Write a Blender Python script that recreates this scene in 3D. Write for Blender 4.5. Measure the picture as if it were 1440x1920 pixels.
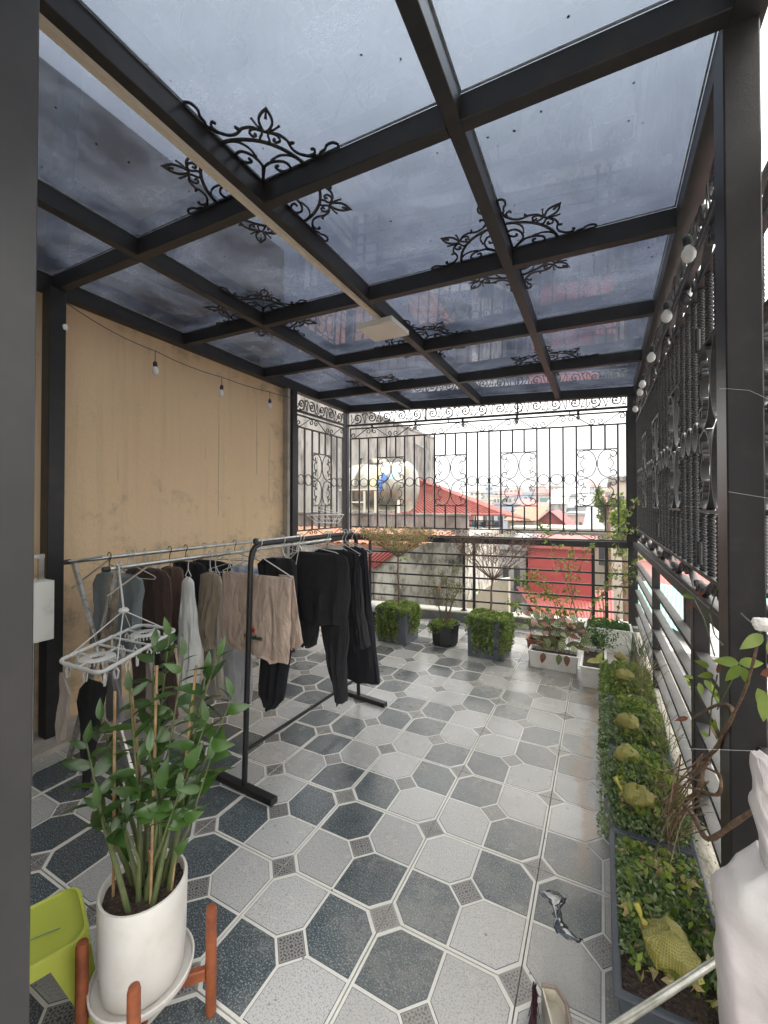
import bpy, math, random
import numpy as np
from mathutils import Vector, Matrix
random.seed(7); RNG = np.random.default_rng(7)
R = math.radians; PI = math.pi
scn = bpy.context.scene
COL = scn.collection
for o in list(bpy.data.objects): bpy.data.objects.remove(o)

# ------------------------------------------------------------------ camera
F_PX, YAW, PITCH, CY = 789.65, 0.4777, 0.0122, 934.0
EYE = 1.6
cd = bpy.data.cameras.new('camera'); cam = bpy.data.objects.new('camera', cd); COL.objects.link(cam)
cam.location = (0, 0, EYE); cam.rotation_euler = (PI/2 + PITCH, 0, YAW)
cd.sensor_fit = 'HORIZONTAL'; cd.sensor_width = 36; cd.lens = F_PX/1440*36
cd.shift_y = -(960-CY)/1440; cd.clip_end = 2000; cd.clip_start = 0.05
scn.camera = cam

# ------------------------------------------------------------------ world, sun, exposure
w = bpy.data.worlds.new('World'); scn.world = w; w.use_nodes = True
nt = w.node_tree; bgn = nt.nodes['Background']
SUN_EL, SUN_ROT = R(52), R(25)
sky = nt.nodes.new('ShaderNodeTexSky'); sky.sky_type = 'NISHITA'; sky.sun_disc = False
sky.sun_elevation = SUN_EL; sky.sun_rotation = SUN_ROT; sky.dust_density = 4; sky.air_density = 1.2
hs = nt.nodes.new('ShaderNodeHueSaturation'); hs.inputs['Saturation'].default_value = 0.25
nt.links.new(sky.outputs[0], hs.inputs['Color'])
# overcast layer: brightness rises steadily from the horizon to the zenith (CIE overcast sky)
tc = nt.nodes.new('ShaderNodeTexCoord'); sx = nt.nodes.new('ShaderNodeSeparateXYZ')
nt.links.new(tc.outputs['Generated'], sx.inputs[0])
mr = nt.nodes.new('ShaderNodeMapRange'); mr.inputs['From Min'].default_value = -0.02; mr.inputs['From Max'].default_value = 1
mr.inputs['To Min'].default_value = 8.4; mr.inputs['To Max'].default_value = 35.0
nt.links.new(sx.outputs['Z'], mr.inputs['Value'])
cn = nt.nodes.new('ShaderNodeTexNoise'); cn.inputs['Scale'].default_value = 2.2; cn.inputs['Detail'].default_value = 6
nt.links.new(tc.outputs['Generated'], cn.inputs['Vector'])
cm = nt.nodes.new('ShaderNodeMapRange'); cm.inputs['To Min'].default_value = 0.82; cm.inputs['To Max'].default_value = 1.18
nt.links.new(cn.outputs['Fac'], cm.inputs['Value'])
mm = nt.nodes.new('ShaderNodeMath'); mm.operation = 'MULTIPLY'
nt.links.new(mr.outputs[0], mm.inputs[0]); nt.links.new(cm.outputs[0], mm.inputs[1])
oc = nt.nodes.new('ShaderNodeVectorMath'); oc.operation = 'SCALE'; oc.inputs[0].default_value = (1.0, 0.985, 0.955)
nt.links.new(mm.outputs[0], oc.inputs['Scale'])
mx = nt.nodes.new('ShaderNodeMix'); mx.data_type = 'RGBA'; mx.inputs['Factor'].default_value = 0.85
nt.links.new(hs.outputs[0], mx.inputs['A']); nt.links.new(oc.outputs[0], mx.inputs['B'])
nt.links.new(mx.outputs['Result'], bgn.inputs['Color']); bgn.inputs['Strength'].default_value = 0.10
sl = bpy.data.lights.new('sun', 'SUN'); sl.energy = 1.3; sl.angle = R(14); sl.color = (1, .95, .87)
so = bpy.data.objects.new('sun', sl); COL.objects.link(so)
sd = Vector((math.sin(SUN_ROT)*math.cos(SUN_EL), math.cos(SUN_ROT)*math.cos(SUN_EL), math.sin(SUN_EL)))
so.rotation_euler = sd.to_track_quat('Z', 'Y').to_euler(); so.location = (0, 0, 30)
vs = scn.view_settings; vs.view_transform = 'Standard'; vs.look = 'None'; vs.gamma = 1; vs.use_curve_mapping = False
vs.exposure = 0.88
scn.render.engine = 'CYCLES'
scn.cycles.max_bounces = 10; scn.cycles.transparent_max_bounces = 24; scn.cycles.diffuse_bounces = 4
scn.cycles.caustics_reflective = False; scn.cycles.caustics_refractive = False

# ------------------------------------------------------------------ layout helper: photograph direction -> point on a plane of the place
_F = Vector((-math.sin(YAW)*math.cos(PITCH), math.cos(YAW)*math.cos(PITCH), math.sin(PITCH)))
_R = Vector((math.cos(YAW), math.sin(YAW), 0)); _U = _R.cross(_F)
def ray(u, v): return _F + _R*((u-720)/F_PX) + _U*((CY-v)/F_PX)
def on_z(u, v, z=0.):
    d = ray(u, v); t = (z-EYE)/d.z; return Vector((d.x*t, d.y*t, z))
def on_x(u, v, X):
    d = ray(u, v); t = X/d.x; return Vector((X, d.y*t, EYE+d.z*t))
def on_y(u, v, Y):
    d = ray(u, v); t = Y/d.y; return Vector((d.x*t, Y, EYE+d.z*t))

# ------------------------------------------------------------------ mesh helpers
OFF = {}
class MB:
    def __init__(s): s.v = []; s.f = []; s.m = []
    def add(s, vs_, fs, mi=0):
        b = len(s.v); s.v += [tuple(p) for p in vs_]
        s.f += [tuple(b+i for i in f) for f in fs]; s.m += [mi]*len(fs); return s
    def box(s, x0, x1, y0, y1, z0, z1, mi=0, M=None):
        c = [Vector((x, y, z)) for z in (z0, z1) for y in (y0, y1) for x in (x0, x1)]
        if M: c = [M @ p for p in c]
        return s.add(c, [(0,2,3,1),(4,5,7,6),(0,1,5,4),(2,6,7,3),(0,4,6,2),(1,3,7,5)], mi)
    def bar(s, a, b, wx, wz, mi=0, up=(0,0,1), bev=0.0):
        a = Vector(a); b = Vector(b); d = (b-a); L = d.length; d.normalize(); u = Vector(up)
        if abs(d.dot(u)) > .99: u = Vector((0, 1, 0))
        sdir = d.cross(u).normalized(); u = sdir.cross(d)
        if bev <= 0:
            prof = [(-wx/2,-wz/2),(wx/2,-wz/2),(wx/2,wz/2),(-wx/2,wz/2)]
        else:
            e = bev; X, Z = wx/2, wz/2
            prof = [(-X+e,-Z),(X-e,-Z),(X,-Z+e),(X,Z-e),(X-e,Z),(-X+e,Z),(-X,Z-e),(-X,-Z+e)]
        n = len(prof)
        vv = [a+sdir*p+u*q for p, q in prof]+[b+sdir*p+u*q for p, q in prof]
        return s.add(vv, [(i, (i+1) % n, n+(i+1) % n, n+i) for i in range(n)]+[tuple(range(n))[::-1], tuple(range(n, 2*n))], mi)
    def tube(s, pts, r, n=8, mi=0, cap=True):
        pts = [Vector(p) for p in pts]; N = len(pts); rr = r if hasattr(r, '__len__') else [r]*N
        vv = []; up = Vector((0.13, 0.27, 1)).normalized(); prev = None
        for i, p in enumerate(pts):
            d = (pts[min(i+1, N-1)]-pts[max(i-1, 0)])
            if d.length < 1e-9: d = Vector((0, 0, 1))
            d.normalize()
            if prev is None:
                a = d.cross(up)
                if a.length < .1: a = d.cross(Vector((1, 0, 0)))
            else: a = prev-d*prev.dot(d)
            a.normalize(); prev = a; b = d.cross(a)
            vv += [p+(a*math.cos(2*PI*k/n)+b*math.sin(2*PI*k/n))*rr[i] for k in range(n)]
        ff = [(i*n+k, i*n+(k+1) % n, (i+1)*n+(k+1) % n, (i+1)*n+k) for i in range(N-1) for k in range(n)]
        if cap: ff += [tuple(range(n))[::-1], tuple(range((N-1)*n, N*n))]
        return s.add(vv, ff, mi)
    def ribbon(s, pts, wd, th, frame=None, mi=0):
        # pts: 2-D path (a, b); frame = (origin, A, B): wd across the path inside the plane, th along the plane's normal
        O, A, B = frame or (Vector(), Vector((1,0,0)), Vector((0,1,0))); Nn = A.cross(B)
        N = len(pts); vv = []; ww = wd if hasattr(wd, '__len__') else [wd]*N
        for i in range(N):
            p0 = pts[max(i-1, 0)]; p1 = pts[min(i+1, N-1)]
            dx, dy = p1[0]-p0[0], p1[1]-p0[1]; L = math.hypot(dx, dy) or 1; nx, ny = -dy/L, dx/L; h = ww[i]/2
            for sgn in (-1, 1):
                q = O+A*(pts[i][0]+sgn*nx*h)+B*(pts[i][1]+sgn*ny*h)
                vv += [q-Nn*th/2, q+Nn*th/2]
        ff = []
        for i in range(N-1):
            a = 4*i; b = a+4
            ff += [(a, b, b+1, a+1), (a+2, a+3, b+3, b+2), (a+1, b+1, b+3, a+3), (a, a+2, b+2, b)]
        ff += [(0, 1, 3, 2), (4*N-4, 4*N-2, 4*N-1, 4*N-3)]
        return s.add(vv, ff, mi)
    def lathe(s, prof, c, n=24, mi=0, sq=None):
        c = Vector(c); vv = []
        for r, z in prof:
            for k in range(n):
                a = 2*PI*k/n; vv.append(c+Vector((r*math.cos(a), r*math.sin(a), z)))
        ff = [(i*n+k, i*n+(k+1) % n, (i+1)*n+(k+1) % n, (i+1)*n+k) for i in range(len(prof)-1) for k in range(n)]
        return s.add(vv, ff, mi)
    def prism(s, poly, z0, z1, mi=0, M=None):
        n = len(poly); vv = [Vector((x, y, z0)) for x, y in poly]+[Vector((x, y, z1)) for x, y in poly]
        if M: vv = [M @ p for p in vv]
        return s.add(vv, [tuple(range(n))[::-1], tuple(range(n, 2*n))]+[(i, (i+1) % n, n+(i+1) % n, n+i) for i in range(n)], mi)
    def build(s, name, mats, parent=None, smooth=False, origin=None):
        if not isinstance(mats, (list, tuple)): mats = [mats]
        off = Vector(OFF.get(parent.name, (0,0,0))) if parent else Vector(origin or (0,0,0))
        me = bpy.data.meshes.new(name)
        me.from_pydata([(p[0]-off[0], p[1]-off[1], p[2]-off[2]) for p in s.v], [], s.f)
        for m in mats: me.materials.append(m)
        if len(mats) > 1: me.polygons.foreach_set('material_index', s.m)
        if smooth:
            me.polygons.foreach_set('use_smooth', [True]*len(me.polygons))
            try: me.set_sharp_from_angle(angle=R(45))
            except Exception: pass
        me.update()
        o = bpy.data.objects.new(name, me); COL.objects.link(o)
        if parent: o.parent = parent
        elif origin: o.location = origin
        OFF[o.name] = tuple(off)
        return o
def thing(name, label, cat, loc=(0,0,0), group=None):
    o = bpy.data.objects.new(name, None); o.empty_display_size = .1; COL.objects.link(o); o.location = loc
    OFF[o.name] = tuple(loc); return tag(o, label, cat, group)
def tag(o, label, cat, group=None, kind=None):
    if label: o['label'] = label
    if cat: o['category'] = cat
    if group: o['group'] = group
    if kind: o['kind'] = kind
    return o
def struct(o): o['kind'] = 'structure'; return o
def stuff(o): o['kind'] = 'stuff'; return o
def inst(name, mesh, parent, loc=(0,0,0), rot=(0,0,0), sc=(1,1,1)):
    o = bpy.data.objects.new(name, mesh); COL.objects.link(o); o.parent = parent
    off = Vector(OFF.get(parent.name, (0,0,0))) if parent else Vector()
    o.location = Vector(loc)-off; o.rotation_euler = rot; o.scale = sc; return o
def inst_m(name, mesh, parent, M):
    off = Vector(OFF.get(parent.name, (0,0,0)))
    o = bpy.data.objects.new(name, mesh); COL.objects.link(o); o.parent = parent
    o.matrix_local = Matrix.Translation(-off) @ M; return o
def mesh_only(mb, name, mats, smooth=False):
    o = mb.build(name, mats, smooth=smooth); me = o.data; bpy.data.objects.remove(o); return me

# ------------------------------------------------------------------ materials
def mat(name, col, rough=.6, metal=0, spec=.5, noise=None, bump=0, bscale=40, var=None, vscale=6, objrand=0, coat=0, trans=0):
    """noise: second colour mixed by fractal noise var=(lo,hi); bump: fine relief"""
    m = bpy.data.materials.new(name); m.use_nodes = True; n = m.node_tree; b = n.nodes['Principled BSDF']
    b.inputs['Roughness'].default_value = rough; b.inputs['Metallic'].default_value = metal
    b.inputs['Specular IOR Level'].default_value = spec; b.inputs['Coat Weight'].default_value = coat
    tcn = n.nodes.new('ShaderNodeTexCoord'); last = None
    rgb = n.nodes.new('ShaderNodeRGB'); rgb.outputs[0].default_value = (*col, 1); last = rgb.outputs[0]
    if noise:
        t = n.nodes.new('ShaderNodeTexNoise'); t.inputs['Scale'].default_value = vscale; t.inputs['Detail'].default_value = 8
        t.inputs['Roughness'].default_value = .65
        g = n.nodes.new('ShaderNodeNewGeometry'); n.links.new(g.outputs['Position'], t.inputs['Vector'])
        r = n.nodes.new('ShaderNodeMapRange'); lo, hi = var or (.4, .65)
        r.inputs['From Min'].default_value = lo; r.inputs['From Max'].default_value = hi
        n.links.new(t.outputs['Fac'], r.inputs['Value'])
        x = n.nodes.new('ShaderNodeMix'); x.data_type = 'RGBA'; n.links.new(r.outputs[0], x.inputs['Factor'])
        n.links.new(last, x.inputs['A']); x.inputs['B'].default_value = (*noise, 1); last = x.outputs['Result']
    if objrand:
        oi = n.nodes.new('ShaderNodeObjectInfo'); r = n.nodes.new('ShaderNodeMapRange')
        r.inputs['To Min'].default_value = 1-objrand; r.inputs['To Max'].default_value = 1+objrand
        n.links.new(oi.outputs['Random'], r.inputs['Value'])
        x = n.nodes.new('ShaderNodeVectorMath'); x.operation = 'SCALE'; n.links.new(last, x.inputs[0]); n.links.new(r.outputs[0], x.inputs['Scale']); last = x.outputs[0]
    n.links.new(last, b.inputs['Base Color'])
    if bump:
        t = n.nodes.new('ShaderNodeTexNoise'); t.inputs['Scale'].default_value = bscale; t.inputs['Detail'].default_value = 5
        g = n.nodes.new('ShaderNodeNewGeometry'); n.links.new(g.outputs['Position'], t.inputs['Vector'])
        bp = n.nodes.new('ShaderNodeBump'); bp.inputs['Strength'].default_value = bump; bp.inputs['Distance'].default_value = .02
        n.links.new(t.outputs['Fac'], bp.inputs['Height']); n.links.new(bp.outputs[0], b.inputs['Normal'])
    return m
def leafmat(name, col, col2, rough=.45, trans=.35, spec=.4, scale=14):
    m = bpy.data.materials.new(name); m.use_nodes = True; n = m.node_tree; b = n.nodes['Principled BSDF']; out = n.nodes['Material Output']
    b.inputs['Roughness'].default_value = rough; b.inputs['Specular IOR Level'].default_value = spec
    g = n.nodes.new('ShaderNodeNewGeometry')
    t = n.nodes.new('ShaderNodeTexNoise'); t.inputs['Scale'].default_value = scale; n.links.new(g.outputs['Position'], t.inputs['Vector'])
    ad = n.nodes.new('ShaderNodeMath'); ad.operation = 'ADD'; n.links.new(t.outputs['Fac'], ad.inputs[0])
    sc = n.nodes.new('ShaderNodeMath'); sc.operation = 'MULTIPLY_ADD'; sc.inputs[1].default_value = .5; sc.inputs[2].default_value = -.25
    n.links.new(g.outputs['Random Per Island'], sc.inputs[0]); n.links.new(sc.outputs[0], ad.inputs[1])
    r = n.nodes.new('ShaderNodeMapRange'); r.inputs['From Min'].default_value = .3; r.inputs['From Max'].default_value = .75
    n.links.new(ad.outputs[0], r.inputs['Value'])
    x = n.nodes.new('ShaderNodeMix'); x.data_type = 'RGBA'; n.links.new(r.outputs[0], x.inputs['Factor'])
    x.inputs['A'].default_value = (*col, 1); x.inputs['B'].default_value = (*col2, 1); n.links.new(x.outputs['Result'], b.inputs['Base Color'])
    tr = n.nodes.new('ShaderNodeBsdfTranslucent'); n.links.new(x.outputs['Result'], tr.inputs['Color'])
    ms = n.nodes.new('ShaderNodeMixShader'); ms.inputs[0].default_value = trans
    n.links.new(b.outputs[0], ms.inputs[1]); n.links.new(tr.outputs[0], ms.inputs[2]); n.links.new(ms.outputs[0], out.inputs['Surface'])
    return m
def nodes(m): return m.node_tree, m.node_tree.nodes['Principled BSDF']
def N(n, typ, **kw):
    x = n.nodes.new(typ)
    for k, v_ in kw.items():
        if k.startswith('i_'): x.inputs[k[2:].replace('_', ' ')].default_value = v_
        else: setattr(x, k, v_)
    return x

M_METAL = mat('dark_powder_coat', (.020, .019, .020), .40, spec=.35, noise=(.034, .030, .027), var=(.5, .7), vscale=9, bump=.08, bscale=300)
M_IRON = mat('wrought_iron_paint', (.022, .023, .026), .5, noise=(.045, .04, .038), vscale=20, bump=.15, bscale=180)
M_RAIL = mat('grey_rail_paint', (.030, .029, .027), .6, noise=(.06, .056, .05), var=(.42, .7), vscale=9, bump=.08, bscale=200)
M_CHAR = mat('door_frame_paint', (.045, .044, .046), .36, noise=(.055, .053, .053), vscale=8, bump=.03, bscale=400)
M_BLACK = mat('black_tube_paint', (.012, .012, .013), .38)
M_BLKPLASTIC = mat('black_plastic', (.018, .019, .022), .45, noise=(.04, .04, .042), var=(.5, .8), vscale=12)
M_TROUGH = mat('slate_plastic', (.035, .042, .052), .45, noise=(.09, .09, .09), var=(.55, .85), vscale=10)
M_WHPLASTIC = mat('white_plastic', (.72, .71, .67), .4, noise=(.55, .52, .45), var=(.5, .8), vscale=9)
M_POT = mat('white_ceramic', (.66, .635, .60), .5, noise=(.60, .57, .52), vscale=10, bump=.03, bscale=200)
M_SOIL = mat('soil', (.045, .03, .022), .95, noise=(.12, .09, .07), var=(.5, .7), vscale=90, bump=1, bscale=90)
M_WOOD = mat('stained_wood', (.30, .085, .03), .45, noise=(.17, .045, .018), vscale=14, bump=.1, bscale=120)
M_STEEL = mat('stainless', (.62, .61, .58), .28, metal=1, noise=(.4, .39, .37), vscale=8)
M_STEELR = mat('worn_galvanised', (.5, .49, .46), .32, metal=.9, noise=(.25, .22, .18), var=(.45, .65), vscale=30, bump=.1, bscale=90)
M_WIRE = mat('pale_hanger', (.60, .60, .58), .4)
M_BULB = mat('bulb_glass', (.82, .82, .8), .25)
M_LAMP = mat('lamp_housing', (.78, .76, .70), .4)
M_STRIP = mat('beige_conduit', (.74, .66, .53), .5)
M_CONC = mat('mossy_concrete', (.34, .31, .26), .9, noise=(.16, .15, .12), var=(.45, .7), vscale=5, bump=.5, bscale=60)
M_KERB = mat('dark_kerb_render', (.10, .10, .095), .85, noise=(.17, .165, .15), var=(.4, .7), vscale=7, bump=.3, bscale=50)
M_KERBTOP = mat('pale_kerb_cap', (.5, .48, .43), .8, noise=(.3, .29, .24), vscale=14, bump=.3, bscale=50)
M_STONE = mat('pale_stone_step', (.45, .41, .35), .8, noise=(.3, .28, .24), vscale=6, bump=.2, bscale=60)
M_STAKE = mat('bamboo_stake', (.38, .25, .12), .6, noise=(.22, .12, .05), vscale=20)
M_STEM = mat('zz_stem', (.07, .10, .035), .5, noise=(.12, .13, .05), vscale=30)
M_BARK = mat('brown_stem', (.13, .07, .04), .8, noise=(.22, .15, .09), vscale=40, bump=.5, bscale=120)
M_TWIG = mat('pale_twig', (.20, .14, .10), .8, noise=(.12, .08, .06), vscale=40)
M_STRAW = mat('dry_grass', (.20, .18, .09), .8, noise=(.12, .13, .04), vscale=12)
M_NET = None
M_LIME = mat('lime_plastic', (.60, .66, .09), .38, noise=(.54, .60, .08), vscale=5, spec=.5)
M_BAG = mat('white_sheet_plastic', (.52, .50, .49), .42, noise=(.50, .44, .45), vscale=5, bump=.25, bscale=25)
M_SLATE = mat('slate_planter', (.085, .10, .13), .6, noise=(.14, .15, .17), vscale=8, bump=.1, bscale=60)
L_ZZ = leafmat('zz_leaf', (.018, .046, .010), (.070, .145, .03), .26, .18, .55, 9)
L_SEDUM = leafmat('sedum_leaf', (.07, .125, .035), (.27, .34, .16), .38, .3, .6, 20)
L_VINE = leafmat('vine_leaf', (.09, .16, .03), (.31, .39, .10), .45, .4, .5, 16)
L_FRESH = leafmat('fresh_leaf', (.08, .15, .02), (.26, .34, .05), .5, .45, .4, 10)
L_DRYL = leafmat('dry_leaf', (.42, .33, .15), (.6, .52, .27), .7, .4, .3, 12)
L_BROWN = leafmat('brown_leaf', (.12, .04, .025), (.22, .10, .05), .5, .3, .3, 12)
L_TREE = leafmat('far_leaf', (.05, .10, .02), (.22, .28, .06), .6, .4, .3, 3)
L_FERN = leafmat('fern_leaf', (.03, .09, .02), (.08, .16, .04), .6, .35, .3, 12)

def glass_mat():
    m = bpy.data.materials.new('tinted_roof_glass'); m.use_nodes = True; n = m.node_tree
    n.nodes.remove(n.nodes['Principled BSDF']); out = n.nodes['Material Output']; L = n.links.new
    lw = N(n, 'ShaderNodeLayerWeight', i_Blend=.5)
    geo = N(n, 'ShaderNodeNewGeometry')
    # absorption of the tinted laminate grows with the length of the way through it
    ramp = N(n, 'ShaderNodeValToRGB'); e = ramp.color_ramp.elements
    e[0].position = 0.0; e[0].color = (.40, .425, .45, 1); e[1].position = 1; e[1].color = (.06, .06, .08, 1)
    k = e.new(.29); k.color = (.285, .31, .345, 1); k = e.new(.5); k.color = (.150, .166, .205, 1); k = e.new(.7); k.color = (.108, .116, .146, 1)
    L(lw.outputs['Facing'], ramp.inputs['Fac'])
    tr = N(n, 'ShaderNodeBsdfTransparent'); L(ramp.outputs['Color'], tr.inputs['Color'])
    gl = N(n, 'ShaderNodeBsdfGlossy', i_Roughness=.015); gl.inputs['Color'].default_value = (.85, .88, 1, 1)
    fr = N(n, 'ShaderNodeFresnel', i_IOR=1.45)
    bk = N(n, 'ShaderNodeMath', operation='MULTIPLY'); L(fr.outputs[0], bk.inputs[0])
    inv = N(n, 'ShaderNodeMapRange'); inv.inputs['To Min'].default_value = 1; inv.inputs['To Max'].default_value = 0
    L(geo.outputs['Backfacing'], inv.inputs['Value']); L(inv.outputs[0], bk.inputs[1])
    mix = N(n, 'ShaderNodeMixShader'); L(bk.outputs[0], mix.inputs[0]); L(tr.outputs[0], mix.inputs[1]); L(gl.outputs[0], mix.inputs[2])
    # dust, dried drops and scratches on the upper side scatter a little light downwards
    t1 = N(n, 'ShaderNodeTexNoise', i_Scale=1.5, i_Detail=12.0, i_Roughness=.68, i_Distortion=.4); L(geo.outputs['Position'], t1.inputs['Vector'])
    t2 = N(n, 'ShaderNodeTexNoise', i_Scale=85., i_Detail=5.0, i_Roughness=.7); L(geo.outputs['Position'], t2.inputs['Vector'])
    a = N(n, 'ShaderNodeMapRange'); a.inputs['From Min'].default_value = .38; a.inputs['From Max'].default_value = .72; a.inputs['To Min'].default_value = .015; a.inputs['To Max'].default_value = .19
    L(t1.outputs['Fac'], a.inputs['Value'])
    b = N(n, 'ShaderNodeMapRange'); b.inputs['From Min'].default_value = .35; b.inputs['From Max'].default_value = .7; b.inputs['To Min'].default_value = .6; b.inputs['To Max'].default_value = 1.4
    L(t2.outputs['Fac'], b.inputs['Value'])
    # scratches: thin stretched streaks
    mp = N(n, 'ShaderNodeMapping'); mp.inputs['Scale'].default_value = (1.5, 16, 1); mp.inputs['Rotation'].default_value = (0, 0, .9); L(geo.outputs['Position'], mp.inputs['Vector'])
    t3 = N(n, 'ShaderNodeTexNoise', i_Scale=5., i_Detail=2.0, i_Distortion=1.2); L(mp.outputs[0], t3.inputs['Vector'])
    c = N(n, 'ShaderNodeMapRange'); c.inputs['From Min'].default_value = .66; c.inputs['From Max'].default_value = .74; c.inputs['To Max'].default_value = .05
    L(t3.outputs['Fac'], c.inputs['Value'])
    mu = N(n, 'ShaderNodeMath', operation='MULTIPLY_ADD'); L(a.outputs[0], mu.inputs[0]); L(b.outputs[0], mu.inputs[1]); L(c.outputs[0], mu.inputs[2])
    du = N(n, 'ShaderNodeBsdfTranslucent'); du.inputs['Color'].default_value = (.50, .53, .60, 1)
    mix2 = N(n, 'ShaderNodeMixShader'); L(mu.outputs[0], mix2.inputs[0]); L(mix.outputs[0], mix2.inputs[1]); L(du.outputs[0], mix2.inputs[2])
    # dead insects and bits of leaf lying on the glass
    vo = N(n, 'ShaderNodeTexVoronoi', i_Scale=9.0); L(geo.outputs['Position'], vo.inputs['Vector'])
    sp = N(n, 'ShaderNodeMath', operation='LESS_THAN'); sp.inputs[1].default_value = .045
    ds = N(n, 'ShaderNodeTexNoise', i_Scale=60.); L(geo.outputs['Position'], ds.inputs['Vector'])
    dd = N(n, 'ShaderNodeMath', operation='MULTIPLY_ADD'); dd.inputs[1].default_value = .09; L(ds.outputs['Fac'], dd.inputs[0]); L(vo.outputs['Distance'], dd.inputs[2]); 
    sb = N(n, 'ShaderNodeMath', operation='SUBTRACT'); sb.inputs[1].default_value = .045; L(dd.outputs[0], sb.inputs[0]); L(sb.outputs[0], sp.inputs[0])
    df = N(n, 'ShaderNodeBsdfDiffuse'); df.inputs['Color'].default_value = (.02, .02, .02, 1)
    mix3 = N(n, 'ShaderNodeMixShader'); L(sp.outputs[0], mix3.inputs[0]); L(mix2.outputs[0], mix3.inputs[1]); L(df.outputs[0], mix3.inputs[2])
    L(mix3.outputs[0], out.inputs['Surface']); return m
M_GLASS = glass_mat()

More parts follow.
